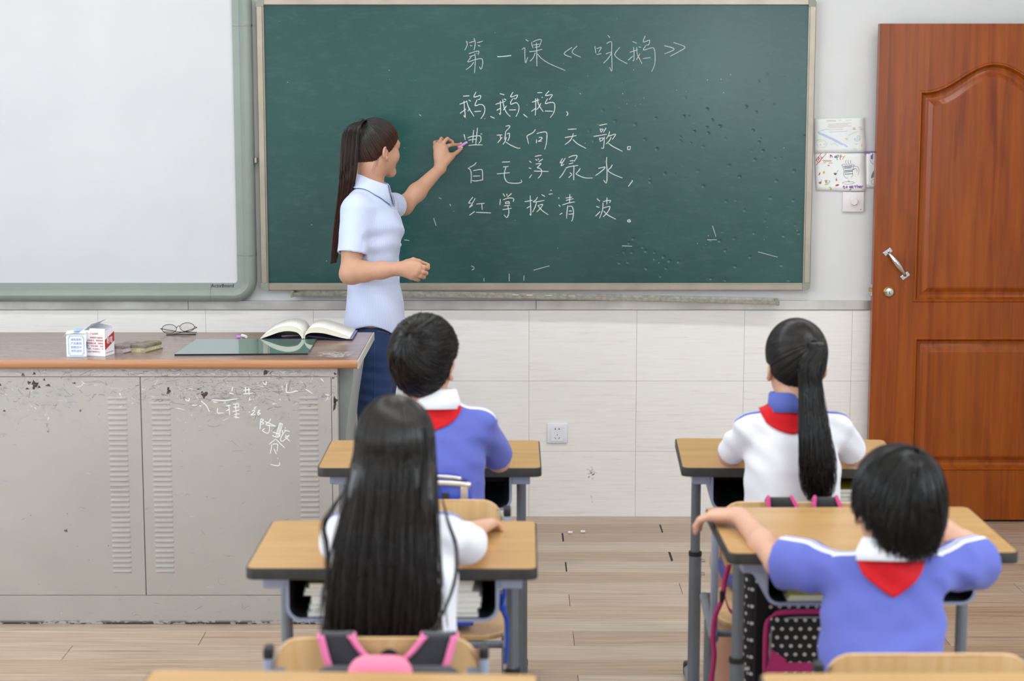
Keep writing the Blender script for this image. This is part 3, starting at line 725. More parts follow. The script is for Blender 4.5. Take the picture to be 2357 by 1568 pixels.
# upper, paler drawing
r, sf = quad_paper('crayon_drawing', [(1875, 272), (1989, 269), (1991, 350), (1875, 353)], 'pale crayon drawing with lines of writing and a blue river, taped above', M_PAPER2, y0=WALL_Y-.006, curl=.004)
doodle(r, sf, Z(zo, zs, [[(205,100),(360,100)],[(390,98),(455,95)],[(500,98),(590,95)],[(208,115),(350,112)]]), '#c8b8be', .0018)
doodle(r, sf, Z(zo, zs, [[(238,160),(590,140)],[(235,182),(535,162)],[(245,215),(465,210)],[(245,245),(460,238)],[(245,280),(535,262)]]), '#b9b4b4', .0014)
doodle(r, sf, Z(zo, zs, [[(225,195),(590,183)]]), '#c9a8a4', .0012)
doodle(r, sf, Z(zo, zs, [[(75,280),(180,320),(330,390),(450,455),(530,500)],[(80,290),(200,345),(350,415),(470,480)]]), '#b9cbe2', .006)
doodle(r, sf, Z(zo, zs, [[(40,320),(90,270),(180,240),(240,235)],[(540,330),(620,290),(680,270)],[(40,70),(400,62),(780,52)]]), '#cfe0cc', .004)
doodle(r, sf, Z(zo, zs, [[(60,410),(100,390),(180,410),(215,460),(180,505),(80,500),(60,480)],[(280,470),(330,450),(390,490)],[(620,530),(670,540),(660,560),(615,555),(620,530)]]), '#bfd6bc', .0018)
doodle(r, sf, Z(zo, zs, [[(640,350),(690,335),(720,350),(715,395),(680,412),(640,400),(640,350)],[(655,360),(700,358)],[(635,385),(720,380)],[(640,460),(685,455)]]), '#b0a8aa', .0016)
for c, rx, ry, col, ro in [((628,215),4.6,1.6,'#cfd2b0',0),((628,235),4.6,1.2,'#c8b0a8',0),((735,205),8,2,'#d0c8ba',-.1),((745,240),4.5,2.2,'#c2bdb0',.3),((515,380),5,2.4,'#eec8b4',.2),((745,475),2.4,4,'#e8b490',0),((105,562),6,1.8,'#ecc8b8',0),((200,560),4,1.6,'#e0d4b8',0),((645,530),3.5,1.6,'#dce2b0',.3),((180,460),3.4,1.4,'#e2d0ba',0),((110,415),6,1.6,'#e0e0b4',0),((70,468),2,1.5,'#d4c4dc',0),((120,470),2.4,1,'#a8a8a8',0)]:
    blob(r, sf, (zo[0]+c[0]/zs, zo[1]+c[1]/zs), rx*.85, ry*.85, col, ro)
# third drawing, mostly behind the door, under a purple tape
r, sf = quad_paper('crayon_drawing', [(1994, 352), (2045, 352), (2045, 432), (1994, 432)], 'drawing with a dark grey shape mostly hidden behind the open door', M_PAPER, curl=.001)
doodle(r, sf, [[(1991, 351), (2040, 351)]], '#8d78ac', .010, 'purple_tape')
doodle(r, sf, Z(zo, zs, [[(880,640),(905,630),(885,660),(910,655),(885,680),(912,670)],[(910,605),(905,690)]]), '#8466b0', .004)
blob(r, sf, (1870+935/zs, 262+900/zs), 4, 14, '#8a8a86', .5); blob(r, sf, (1870+912/zs, 262+922/zs), 2, 3, '#9cc07c', 0)
doodle(r, sf, Z(zo, zs, [[(890,1010),(895,1060),(960,1075)],[(870,690),(900,750),(970,770)],[(890,1020),(930,990),(960,1000)]]), '#b4b0a8', .002)
# dial switch
q0 = atY(1940, 442, WALL_Y-.01); q1 = atY(1988, 488, WALL_Y-.01)
sw = empty('dial_switch', (float((q0[0]+q1[0])/2), WALL_Y, float(q1[2])), label='white square wall switch with round dial under the drawings', cat='switch')
M_SW = plain('switch_plastic', '#e4dfe0', .4, var=.02)
MB().box(q0[0], q1[0], WALL_Y-.012, WALL_Y, q1[2], q0[2], .003, 2).build('plate', M_SW, sw, angle=40)
cxs, czs = (q0[0]+q1[0])/2+.002, (q0[2]+q1[2])/2+.002
MB().lathe([(.0155, 0), (.015, .009), (.0135, .012), (0, .0125)], (cxs, WALL_Y-.012, czs), (0, -1, 0), 28).build('dial', M_SW, sw, angle=40)
M_GREY = plain('grey_print', '#8c8a8c', .7)
mb = MB()
for k in range(9):
    an = math.radians(225-k*33.75); x, z = cxs+.021*math.cos(an), czs+.021*math.sin(an)
    mb.box(x-.0007, x+.0007, WALL_Y-.0124, WALL_Y-.0119, z-.0007, z+.0007)
mb.box(q1[0]-.016, q1[0]-.009, WALL_Y-.0124, WALL_Y-.0119, q1[2]+.009, q1[2]+.012)
tag(mb.build('scale_marks', M_GREY, sw), kind='stuff')
# power socket
q0 = atY(1259, 975, WALL_Y-.012); q1 = atY(1306, 1020, WALL_Y-.012)
so = empty('wall_socket', (float((q0[0]+q1[0])/2), WALL_Y, float(q1[2])), label='white square five-hole power socket on the tiled wall', cat='socket')
M_SOCK = plain('socket_plastic', '#e9ebf2', .3, var=.01)
MB().box(q0[0], q1[0], WALL_Y-.015, WALL_Y-.006, q1[2], q0[2], .003, 2).build('plate', M_SOCK, so, angle=40)
MB().box(q0[0]+.016, q1[0]-.016, WALL_Y-.0165, WALL_Y-.012, q1[2]+.008, q0[2]-.010, .001).build('insert', M_SOCK, so, angle=40)
cx_, yt = (q0[0]+q1[0])/2, WALL_Y-.0168
mb = MB(); zz = q0[2]-.023
mb.prism([(cx_-.012, yt, zz), (cx_-.006, yt, zz+.004), (cx_-.006, yt, zz-.004)], (0, .001, 0))
mb.prism([(cx_+.012, yt, zz), (cx_+.006, yt, zz+.004), (cx_+.006, yt, zz-.004)], (0, .001, 0))
zz = q0[2]-.048
mb.box(cx_-.0010, cx_+.0010, yt, yt+.001, zz-.004, zz+.004)
for s in (-1, 1):
    M = Matrix.Translation((cx_+s*.008, yt+.0005, zz-.014)) @ Matrix.Rotation(s*math.radians(30), 4, 'Y')
    mb.box(-.0010, .0010, -.0005, .0005, -.0045, .0045, M=M)
tag(mb.build('socket_slots', M_DARK, so), kind='stuff')
# ============================================================ TEACHER'S DESK
def m_podium():
    t = NT('podium_paint'); t.space = 'World'; v = t.coord()
    # object coords are local; z up from the floor
    xyz = t.sep(v)
    f = t.noise(v, 2.5, 4); base = t.ramp(f, [(.3, lin('#a9a49f')), (.7, lin('#b4afaa'))])
    band = t.ramp(xyz[2], [(.62, 0), (.72, .75), (.80, 1), (.86, .6)])            # scuffed zone under the edge
    g = t.noise(t.coord((1, 1, 1.4)), 26, 6, .7, .6); g2 = t.noise(t.coord((1, 1, 5)), 9, 6, .75, 1.0)
    grime = t.math('MULTIPLY', t.math('MULTIPLY', t.ramp(g, [(.52, 0), (.75, 1)]), t.ramp(g2, [(.4, 0), (.65, 1)])), band)
    c = t.mix(t.math('MULTIPLY', grime, .75), base, lin('#4c4846'))
    # coloured pen scribble
    for (sc, col, th) in ((31, '#3a5fb0', .70), (37, '#b03050', .73), (29, '#f2f2f2', .66)):
        n = t.noise(t.coord((1, 1, 1.2), loc=(sc, 3, sc*.37)), sc, 5, .7, 1.2)
        k = t.math('MULTIPLY', t.ramp(n, [(th-.02, 0), (th+.02, 1)]), band)
        c = t.mix(t.math('MULTIPLY', k, .8), c, lin(col))
    # chips in the paint showing dark brown
    n = t.noise(t.coord(loc=(5.3, 0, 2.2)), 13, 5, .62, .3); m = t.noise(t.coord(loc=(1, 4, 9)), 2.3, 2)
    low = t.ramp(xyz[2], [(.0, 1), (.012, .3), (.03, 0)])
    chip = t.math('MULTIPLY', t.ramp(n, [(.70, 0), (.715, 1)]), t.ramp(m, [(.45, 0), (.55, 1)]))
    n3 = t.noise(t.coord((1, 1, 2), loc=(2, 0, 0)), 30, 4, .6); foot = t.math('MULTIPLY', t.ramp(n3, [(.45, 0), (.52, 1)]), t.ramp(xyz[2], [(.006, 1), (.016, 0)]))
    chip = t.math('MAXIMUM', chip, foot)
    c = t.mix(chip, c, lin('#42332e'))
    # fine specks
    vo = t.n('ShaderNodeTexVoronoi'); t.l(v, vo.inputs['Vector']); vo.inputs['Scale'].default_value = 19
    sp = t.math('MULTIPLY', t.math('LESS_THAN', vo.outputs['Distance'], .05), t.ramp(t.noise(v, 5, 2), [(.5, 0), (.6, 1)]))
    c = t.mix(t.math('MULTIPLY', sp, .7), c, lin('#6a5a50'))
    t.p(Base_Color=c, Roughness=.42); return t.m
def m_wood(name, cols, sc=(1.2, 22, 22), rough=.35, size=2.0, coat=0):
    t = NT(name); v = t.coord(sc); f = t.noise(v, size, 6, .6, .5)
    t.p(Base_Color=t.ramp(f, [(.3, lin(cols[0])), (.55, lin(cols[1])), (.75, lin(cols[2]))]), Roughness=rough)
    t.b.inputs['Coat Weight'].default_value = coat; t.bump(f, .03, .001); return t.m
M_POD = m_podium()
M_PTOP = m_wood('desk_laminate_brown', ['#7c6459', '#8a7266', '#978074'], (1.0, 14, 14), .24)
M_PEDGE = m_wood('desk_edge_beech', ['#a5714c', '#b27e58', '#bd8c68'], (1.5, 30, 30), .28)
M_PEND = plain('desk_end_strip', '#b7b3a8', .4)
M_PLEG = plain('grey_metal_leg', '#8e9594', .35, .2)
PZ = .909; py0, py1 = 6.028, 6.728; px1 = -.508; px0 = -2.75
td = empty('teacher_desk', (-1.6, 6.35, 0), label="long beige metal teacher's desk with brown top and scuffed louvred front", cat='desk')
MB().box(px0, px1-.006, py0+.016, py1, PZ-.028, PZ, .002).build('tabletop', M_PTOP, td)
rings = []
for x in (px0, px1-.006):
    r = [(x, py0+.018, PZ), (x, py0+.010, PZ)]
    for k in range(1, 9):
        a = math.pi*k/9; r.append((x, py0+.010-.010*math.sin(a), PZ-.014+.014*math.cos(a)))
    r += [(x, py0+.010, PZ-.028), (x, py0+.018, PZ-.028)]
    rings.append(r)
MB().loft(rings).build('edge_moulding', M_PEDGE, td, angle=50)
MB().box(px1-.006, px1, py0+.002, py1, PZ-.028, PZ, .0015).build('end_strip', M_PEND, td)
FYp = 6.05
bx_ = -.582
MB().box(px0, bx_, FYp+.012, 6.60, .0, PZ-.028).build('cabinet_body', M_POD, td)
MB().box(px0, bx_, FYp, FYp+.012, .0, .1000, .001).build('plinth_panel', M_POD, td)
MB().box(px0, bx_, FYp, FYp+.012, .8515, PZ-.028, .001).build('top_rail', M_POD, td)
xr = atY(762, 900, FYp)[0]
MB().box(xr+.0015, bx_, FYp, FYp+.012, .1015, .850, .001).build('side_stile', M_POD, td)
xs_ = atY(322, 1000, FYp)[0]+.006
doors_x = [(xs_+.0012, xr), (xs_-(xr-xs_), xs_-.0012), (px0, xs_-(xr-xs_)-.0024)]
lou = MB()
# one louvre: pressed half-round slat with open lower edge
LW, LH = .0640, .0110
prof = [(0, 0), (-.0006, .0002), (-.0019, .0016), (-.0022, .0050), (-.0013, .0088), (0, .0110)]
rings = []
for x, s in ((-LW/2, .05), (-LW/2+.003, .8), (-LW/2+.006, 1), (LW/2-.006, 1), (LW/2-.003, .8), (LW/2, .05)):
    rings.append([(x, d*s, z) for d, z in prof])
lou.loft(rings, closed=True, caps=True)
lou_me = lou.mesh('louvre'); lou_me.materials.append(M_POD); lou_me.polygons.foreach_set('use_smooth', [True]*len(lou_me.polygons)); lou_me.set_sharp_from_angle(angle=math.radians(50))
slot_me = MB().box(-LW/2+.003, LW/2-.003, -.0006, 0, -.0016, .0004).mesh('slot'); slot_me.materials.append(M_DARK)
colx = [[atY(372, 1000, FYp)[0], atY(711, 1000, FYp)[0]], [atY(272, 1000, FYp)[0]], []]
z_top = atY(372, 917, FYp)[2]; pitch_l = (atY(272, 917, FYp)[2]-atY(272, 1316, FYp)[2])/34
for (a, b), cols in zip(doors_x, colx):
    d = MB().box(a, b, FYp, FYp+.012, .1015, .850, .0012).build('cabinet_door', M_POD, td)
    for cxl in cols:
        for k in range(35):
            z = z_top-k*pitch_l-.005
            o = bpy.data.objects.new('louvre', lou_me); COL.objects.link(o); o.parent = d
            o.location = Vector((cxl, FYp, z))-wloc(d)
# curved grey end support
P = [(bx_+.001, PZ-.028)]
for (px_, py_) in ((814, 850), (812, 880), (806, 920), (800, 960), (796, 1000), (793, 1060)):
    q = atY(px_, py_, 6.10); P.append((q[0], q[2] if py_ > 850 else PZ-.028))
P += [(P[-1][0], 0.0), (bx_+.001, 0.0)]
MB().prism([(x, 6.10, z) for x, z in P], (0, .46, 0)).build('end_support', M_PLEG, td, angle=20)
# graffiti in white correction fluid on the right door
zo, zs = (320, 860), 4.910
mb = MB(); gi = 0
for st in [[(1378,510),(1372,560),(1368,628)],[(1380,512),(1408,525),(1382,548),(1410,560),(1385,578)],[(1490,510),(1470,545),(1435,580),(1545,595)],[(1420,540),(1545,595)],[(1468,575),(1475,640),(1450,675),(1395,645),(1425,620)],[(1498,640),(1500,650)],
           [(1590,560),(1545,720)],[(1605,560),(1565,720)],[(1620,570),(1580,715)],[(1585,560),(1625,570)],[(1510,660),(1600,690)],[(1505,700),(1560,720),(1600,700)],[(1655,610),(1650,620)],[(1640,640),(1705,655)],[(1660,640),(1610,710),(1600,750),(1625,765),(1700,700)],[(1655,690),(1665,710),(1700,700)],[(1650,715),(1705,765)],[(1620,640),(1625,690)],
           [(1545,740),(1470,800)],[(1550,745),(1645,840)],[(1510,800),(1565,800),(1560,880)],[(1500,800),(1495,850),(1482,908)],[(1525,850),(1555,912)],[(1565,955),(1572,962)],[(1485,1025),(1530,1038),(1585,1038),(1588,1005)],
           [(985,365),(1040,360)],[(1015,350),(1025,470)],[(1020,400),(985,425)],[(1060,350),(1125,345),(1120,385)],[(1065,380),(1120,378)],[(1090,345),(1095,420)],[(1060,430),(1130,415)],[(1075,465),(1135,455)],[(1100,430),(1095,510)],[(1075,490),(1130,500)],
           [(1240,435),(1255,435)],[(1275,425),(1305,415),(1300,440),(1265,468),(1320,462)],[(1345,420),(1375,415),(1340,440),(1372,450),(1345,468),(1340,440)],
           [(890,390),(890,445),(960,445)],[(820,295),(960,305),(1110,285)],[(840,320),(880,325)],[(1180,190),(1260,180)],[(1200,150),(1210,240)],[(1240,160),(1245,240)],[(1180,230),(1290,220)],[(1700,310),(1760,360),(1795,430)] and [(700,310),(760,360),(795,430)],[(520,290),(560,310),(570,280)],[(600,360),(660,355)],[(680,365),(705,365)],[(1255,270),(1245,300),(1270,290)],[(1670,120),(1672,215),(1800,195)],[(1880,175),(1960,225)],[(2055,55),(2085,90)],[(1400,95),(1430,130),(1440,85)],[(1060,150),(1050,200)],[(1020,220),(1070,230)]]:
    Q = [(zo[0]+x/zs, zo[1]+y/zs) for x, y in st]
    Q = catmull(Q, 4) if len(Q) > 2 else [np.array(Q[0])*(1-t)+np.array(Q[1])*t for t in np.linspace(0, 1, 4)]
    W3 = [atY(q[0], q[1], FYp) for q in Q]; ribbon(mb, [(q[0], q[2]) for q in W3], .0026, FYp, .0003+.00002*gi); gi += 1
tag(mb.build('graffiti', plain('correction_fluid', '#f0f0ee', .7), td), kind='stuff')
# big chip marks of missing paint
def chips(lst, name='paint_chip'):
    mb = MB()
    for c, rx, ry in lst:
        n = 16; ph = random.random()*6; V = []
        for k in range(n):
            a = 2*math.pi*k/n; rr = 1+.28*math.sin(3*a+ph)+.2*math.sin(5*a+2*ph)+.12*math.sin(9*a)
            q = atY(c[0]+rx*rr*math.cos(a), c[1]+ry*rr*math.sin(a), FYp); V.append((q[0], FYp-.0003, q[2]))
        c0 = atY(c[0], c[1], FYp); V.append((c0[0], FYp-.0003, c0[2]))
        mb.faces(V, [(k, (k+1) % n, n) for k in range(n)])
    tag(mb.build(name, plain('bare_rust', '#44342f', .7), td), kind='stuff')
chips([((80,886),7,9),((67,881),4,3.5),((53,863),3.5,4),((79,860),3,3),((111,887),5,2.5),((102,874),2,3),((63,895),4,2),((90,891),3,3),((10,946),3,2),((770,930),3,16),((773,922),4,5),((771,861),3,3),((767,870),3,2),((0,886),3,3),((185,946),2,2),((171,882),4,1.6),((457,896),4,1.5),((470,908),8,7),((388,900),4,8),((726,930),3,3)])

# scuffs, pen marks and scratches rubbed into the paint, thickest in a band under the edge
random.seed(21)
for nm, col, cnt in (('dark_scuffs', '#827c78', 460), ('brown_scuffs', '#857a72', 220), ('blue_pen_marks', '#7d92c0', 50), ('red_pen_marks', '#b07080', 36), ('white_scratches', '#d8d5d0', 190)):
    mb = MB()
    for k in range(cnt):
        band = random.random() < .86
        px_ = random.uniform(-20, 775) if random.random() < .45 else random.gauss(520, 120)
        py_ = (random.gauss(898, 26) if band else random.uniform(880, 1420))
        if band and random.random() < .25: py_ = random.uniform(851, 866)
        if not (851 < py_ < 1430 and px_ < 772): continue
        c = atY(px_, py_, FYp); a = random.gauss(0, .25) if random.random() < .6 else random.uniform(-1.5, 1.5); ln = min(.022, random.expovariate(1/.0055)+.0015); cv = random.gauss(0, .22)
        P_ = [(c[0]+math.cos(a+cv*t)*ln*t, c[2]+math.sin(a+cv*t)*ln*t) for t in np.linspace(-1, 1, 5)]
        P_ = [q for q in P_ if q[1] < PZ-.030 and q[1] > .01 and q[0] < bx_-.001]
        if len(P_) > 2: ribbon(mb, P_, random.choice((.0005, .0007, .0010, .0016 if band else .0007)), FYp-.0001, .0002+.0000004*k)
    tag(mb.build(nm, plain('mark_'+nm, col, .8, var=.3, scale=80), td), kind='stuff')

# ------------------------------------------------------------ things on the teacher's desk
def on_top(px, py, z=PZ): return atZ(px, py, z)
# chalk boxes
M_CARD = plain('white_card', '#eef0f4', .6, var=.02)
M_CARD_IN = plain('card_inside', '#9a948e', .8)
M_BLUE_P = plain('pale_blue_print', '#9cbce4', .7, var=.03)
M_RED_P = plain('red_print', '#c4564e', .7, var=.05)
def card_box(name, label, c, w, d, h, rz):
    r = empty(name, (float(c[0]), float(c[1]), PZ), rz, label, 'box')
    t = .0012
    mb = MB().box(-w/2, w/2, -d/2, -d/2+t, 0, h).box(-w/2, w/2, d/2-t, d/2, 0, h).box(-w/2, -w/2+t, -d/2+t, d/2-t, 0, h).box(w/2-t, w/2, -d/2+t, d/2-t, 0, h).box(-w/2, w/2, -d/2, d/2, 0, t)
    mb.build('carton', M_CARD, r, world=False)
    return r
w1 = .066
c0 = on_top(175, 822); c1 = on_top(220, 821)
b1 = card_box('chalk_box', 'small white chalk box with blue framed print and closed lid on the desk', (c0[0], c0[1]+.04), w1, .075, .078, math.radians(2))
# closed, slightly lifted lid
lid = MB()
rings = []
for y in (-.044, -.02, .0, .038):
    zz = .0795+.004*(1-abs(y)/.04)
    rings.append([(-w1/2-.008, y, zz-.010), (-w1/2-.001, y, zz), (0, y, zz+.003), (w1/2, y, zz+.001), (w1/2, y, zz), (0, y, zz+.002), (-w1/2-.001, y, zz-.001), (-w1/2-.008, y, zz-.011)])
lid.loft(rings).build('lid', M_CARD, b1, world=False)
MB().box(-.010, .012, -.040, .036, .0868, .0872).build('lid_stripe', M_BLUE_P, b1, world=False)
mb = MB(); yf = -.0380; xa, xb, za, zb = -.0265, .0265, .004, .072; bw = .0022; n_ = .006
for (x0, x1, z0, z1) in ((xa+n_, xb-n_, za, za+bw), (xa+n_, xb-n_, zb-bw, zb), (xa, xa+bw, za+n_, zb-n_), (xb-bw, xb, za+n_, zb-n_), (xa, xa+n_, za+n_, za+n_+bw), (xb-n_, xb, za+n_, za+n_+bw), (xa, xa+n_, zb-n_-bw, zb-n_), (xb-n_, xb, zb-n_-bw, zb-n_), (xa+n_-bw, xa+n_, za, za+n_), (xb-n_, xb-n_+bw, za, za+n_), (xa+n_-bw, xa+n_, zb-n_, zb), (xb-n_, xb-n_+bw, zb-n_, zb)):
    mb.box(x0, x1, yf, yf+.0004, z0, z1)
tag(mb.build('printed_border', M_BLUE_P, b1, world=False), kind='stuff')
M_BLUE_T = plain('blue_print', '#86a8d8', .7)
for k, s in enumerate(['清致原料', '产品最佳', '软硬适中', '书写流利']):
    text_part('lettering', s, .0092, (0, yf, .058-.0128*k), b1, M_BLUE_T, world=False)
MB().box(w1/2, w1/2+.0004, -.034, .03, .028, .05).build('blue_band', plain('blue_band_print', '#3c6aa8', .6), b1, world=False)
w2 = .076
b2 = card_box('chalk_box', 'open white chalk box with red printed text and lid raised, beside blue-framed box', (c1[0]+.004, c1[1]+.042), w2, .072, .087, math.radians(-13))
# raised side flap and top flap
V = [(-w2/2, -.036, .087), (-w2/2, .036, .087), (.012, .036, .118), (-.012, -.036, .108)]
MB().prism(V, (0, 0, .0012)).build('flap', M_CARD, b2, world=False)
V = [(-w2/2, .0355, .087), (w2/2, .0355, .087), (w2/2-.006, .030, .100), (-.01, .028, .103)]
MB().prism(V, (0, .001, .0006)).build('flap', M_CARD, b2, world=False)
V = [(-w2/2+.02, -.0350, .087), (w2/2, -.0350, .087), (w2/2, -.033, .093), (-w2/2+.02, -.032, .094)]
MB().prism(V, (0, .0012, 0)).build('flap', M_CARD, b2, world=False)
yf2 = -.0365
text_part('lettering', '产品说明', .0075, (0, yf2, .076), b2, M_RED_P, world=False)
for k, s in enumerate(['根据国外最新配', '方和技术，精制而成', '采用精石膏，软硬适', '中，书写流畅，色泽', '光鲜，不含粉尘，不', '污染环境等特点。']):
    text_part('lettering', s, .0066, (.003+(.005 if k == 0 else (-.004 if k == 5 else 0)), yf2, .063-.0096*k), b2, M_RED_P, world=False)
MB().prism([(w2/2+.0003, -.036, .022), (w2/2+.0003, .036, .045), (w2/2+.0003, .036, .078), (w2/2+.0003, -.036, .056)], (.0004, 0, 0)).build('red_panel', plain('red_panel_print', '#b8322e', .6), b2, world=False)
text_part('lettering', '粉笔', .024, (w2/2+.0009, 0, .05), b2, M_CARD, R=Matrix.Rotation(math.pi/2, 4, 'Z') @ Matrix.Rotation(math.pi/2, 4, 'X'), world=False)
MB().box(w2/2, w2/2+.0004, -.03, .03, .010, .012).build('red_line', M_RED_P, b2, world=False)
# coloured chalk ends standing in the open box
for k, (x, y, col) in enumerate(((.024, -.012, '#c58ad8'), (.012, .004, '#8a9ad8'), (.026, .012, '#d88aa0'), (.002, -.010, '#e8e6e2'))):
    o = MB().lathe([(.0055, 0), (.0055, .082), (.004, .083), (0, .083)], (0, 0, 0), n=10).build('chalk_stick', plain('chalk_'+col[1:], col, .9), None, angle=40)
    M = b2.matrix_basis @ Vector((x, y, .0014)); o.location = M
    tag(o, ['lilac chalk stick standing upright in the open chalk box', 'blue chalk stick standing upright in the open chalk box', 'pink chalk stick standing upright in the open chalk box', 'white chalk stick standing upright in the open chalk box'][k], 'chalk', 'chalks in the open box')
# two felt erasers
def eraser(px, py, rz, label, body, felt):
    c = on_top(px, py); r = empty('board_eraser', (float(c[0]), float(c[1]), PZ), rz, label, 'eraser', 'board erasers on the desk')
    prof = [(-.028, .0), (.028, .0), (.032, .004), (.031, .014), (-.031, .014), (-.032, .004)]
    MB().loft([[(x*s, y, z*1.0) for x, z in prof] for y, s in ((-.058, .94), (-.054, 1), (.054, 1), (.058, .94))]).build('eraser_body', body, r, world=False)
    prof = [(-.028, .0142), (.028, .0142), (.0290, .022), (.026, .0262), (.018, .0280), (-.018, .0280), (-.026, .0262), (-.0290, .022)]
    MB().loft([[(x*s, y, .0142+(z-.0142)*q) for x, z in prof] for y, s, q in ((-.056, .9, .7), (-.050, 1, 1), (.050, 1, 1), (.056, .9, .7))]).build('felt_pad', felt, r, world=False, angle=30)
    return r
M_FELT1 = plain('felt_mauve', '#8d7f7c', .95, var=.35, scale=55, bump=.5); M_FELT2 = plain('felt_brown', '#83796a', .95, var=.4, scale=45, bump=.5)
M_EB1 = plain('eraser_wood_dusty', '#b9adb0', .8, var=.3, scale=70); M_EB2 = plain('eraser_wood_cream', '#b8af90', .8, var=.35, scale=60)
eraser(289, 808, math.radians(-22), 'dusty mauve felt board eraser next to the chalk boxes', M_EB1, M_FELT1)
eraser(338, 806, math.radians(-20), 'brown felt board eraser with cream body, the one further from the boxes', M_EB2, M_FELT2)
# spectacles lying on folded temples
gl = empty('spectacles', tuple(float(q) for q in on_top(412, 770)), 0, 'thin dark-rimmed oval spectacles lying on the desk', 'spectacles')
M_RIM = plain('dark_metal_rim', '#3a322c', .3, .7); M_TIP = plain('black_temple_tip', '#1c1a1a', .35)
g = NT('lens_glass'); g.p(Base_Color=(.97, .98, .98, 1), Roughness=.02, Transmission_Weight=1.0, IOR=1.25); M_LENS = g.m
gx, gy, gz = gl.location
def lens(cx, cz, yy, tilt):
    pts = []
    for k in range(25):
        a = 2*math.pi*k/24; x = .026*math.cos(a); z = .0165*math.sin(a)
        pts.append((gx+cx+x, gy+yy+x*tilt, PZ+cz+z))
    r = MB().tube(pts, .0011, 6, False).build('rim', M_RIM, gl, smooth=True)
    V = [(gx+cx, gy+yy, PZ+cz)]+pts[:-1]
    V2 = [(v[0], v[1]+.0012, v[2]) for v in V]; n = len(V)
    Fs = [(0, 1+k, 1+(k+1) % 24) for k in range(24)]+[(n, n+1+(k+1) % 24, n+1+k) for k in range(24)]
    MB().faces(V+V2, Fs).build('lens', M_LENS, gl)
lens(-.034, .021, -.006, .15); lens(.030, .026, .004, .15)
MB().tube(catmull([(gx-.008, gy-.002, PZ+.024), (gx-.001, gy, PZ+.032), (gx+.005, gy+.001, PZ+.028)], 5), .0011, 6).build('bridge', M_RIM, gl, smooth=True)
MB().tube(catmull([(gx-.060, gy-.008, PZ+.022), (gx-.066, gy+.006, PZ+.019), (gx-.02, gy+.03, PZ+.006), (gx+.06, gy+.035, PZ+.003)], 6), .0013, 6).build('temple', M_RIM, gl, smooth=True)
MB().tube(catmull([(gx+.056, gy+.006, PZ+.027), (gx+.060, gy+.012, PZ+.022), (gx+.0, gy-.010, PZ+.006), (gx-.042, gy-.026, PZ+.002)], 6), .0013, 6).build('temple', M_RIM, gl, smooth=True)
MB().tube([(gx-.042, gy-.026, PZ+.0022), (gx+.01, gy-.022, PZ+.003), (gx+.064, gy-.014, PZ+.0024)], .0021, 8).build('temple_tip', M_TIP, gl, smooth=True)
# glass sheet
gc = [on_top(402, 819), on_top(708, 817), on_top(729, 784), on_top(452, 784)]
g = NT('green_glass_sheet'); g.p(Base_Color=lin('#7d9a90'), Roughness=.03, Metallic=0.0); g.b.inputs['Transmission Weight'].default_value = .35; g.b.inputs['IOR'].default_value = 1.52; g.b.inputs['Specular IOR Level'].default_value = .8
M_SHEET = g.m; M_GEDGE = plain('dark_glass_edge', '#14201f', .2)
gs = empty('glass_sheet', tuple(float(q) for q in (gc[0]+gc[2])/2), 0, 'greenish rectangular glass sheet lying on the desk under the open book', 'glass sheet')
pts = [(float(q[0]), float(q[1]), PZ+.0004) for q in gc]
MB().prism(pts, (0, 0, .0052)).build('pane', M_SHEET, gs)
for i in range(4):
    a, b = np.array(pts[i]), np.array(pts[(i+1) % 4])
    t = (b-a)/np.linalg.norm(b-a); nn = np.array([t[1], -t[0], 0])*.0008
    MB().prism([tuple(a), tuple(b), tuple(b+nn), tuple(a+nn)], (0, 0, .0052)).build('edge', M_GEDGE, gs)
# open book lying face up, spine towards the glass
bk = empty('open_book', tuple(float(q) for q in on_top(700, 783)), 0, 'thick open book with arched cream pages and dark blue cover', 'book')
ox, oy, oz = bk.location
def m_page():
    t = NT('printed_page'); v = t.coord((1, 1, 1)); xyz = t.sep(v)
    ln = t.math('SINE', t.math('MULTIPLY', xyz[1], 950)); k = t.math('GREATER_THAN', ln, .25)
    n = t.noise(t.coord((160, 40, 1)), 1.6, 3, .7)
    k2 = t.math('MULTIPLY', k, t.math('GREATER_THAN', n, .46))
    lim = t.math('MULTIPLY', t.math('LESS_THAN', t.math('ABSOLUTE', t.math('SUBTRACT', xyz[1], .105)), .082), 1.0)
    c = t.mix(t.math('MULTIPLY', t.math('MULTIPLY', k2, lim), .45), lin('#e4e2da'), lin('#8a8a86'))
    t.p(Base_Color=c, Roughness=.8); return t.m
M_PAGE = m_page()
def m_pedge():
    t = NT('page_edges'); v = t.coord((1, 1, 1)); f = t.noise(t.coord((3, 3, 900)), 1, 2); 
    t.p(Base_Color=t.ramp(f, [(.3, lin('#d6cfb9')), (.7, lin('#efe9d8'))]), Roughness=.8); return t.m
M_PAGEE = m_pedge(); M_COVER = plain('navy_cover', '#242a4a', .4)
DB = .21
y0b, y1b = oy-.012, oy+DB
def half(sgn, outline_lo, outline_hi):
    lo = catmull(outline_lo, 6); hi = catmull(outline_hi, 6)
    n = min(len(lo), len(hi))
    rings = []
    for y in (y0b, y1b):
        rings.append([(ox+p[0], y, PZ+.006+p[1]) for p in hi]+[(ox+p[0], y, PZ+.006+p[1]) for p in reversed(lo)])
    MB().loft(rings).build('page_block', M_PAGEE, bk, angle=40)
    mb = MB(); mb.loft([[(ox+p[0], y, PZ+.0066+p[1]) for p in hi] for y in (y0b+.001, y1b-.001)], closed=False, caps=False)
    o = mb.build('page', M_PAGE, bk, smooth=True)
    md = o.modifiers.new('t', 'SOLIDIFY'); md.thickness = .0005; md.offset = 1
S_ = 1/ (F_PX/6.5)
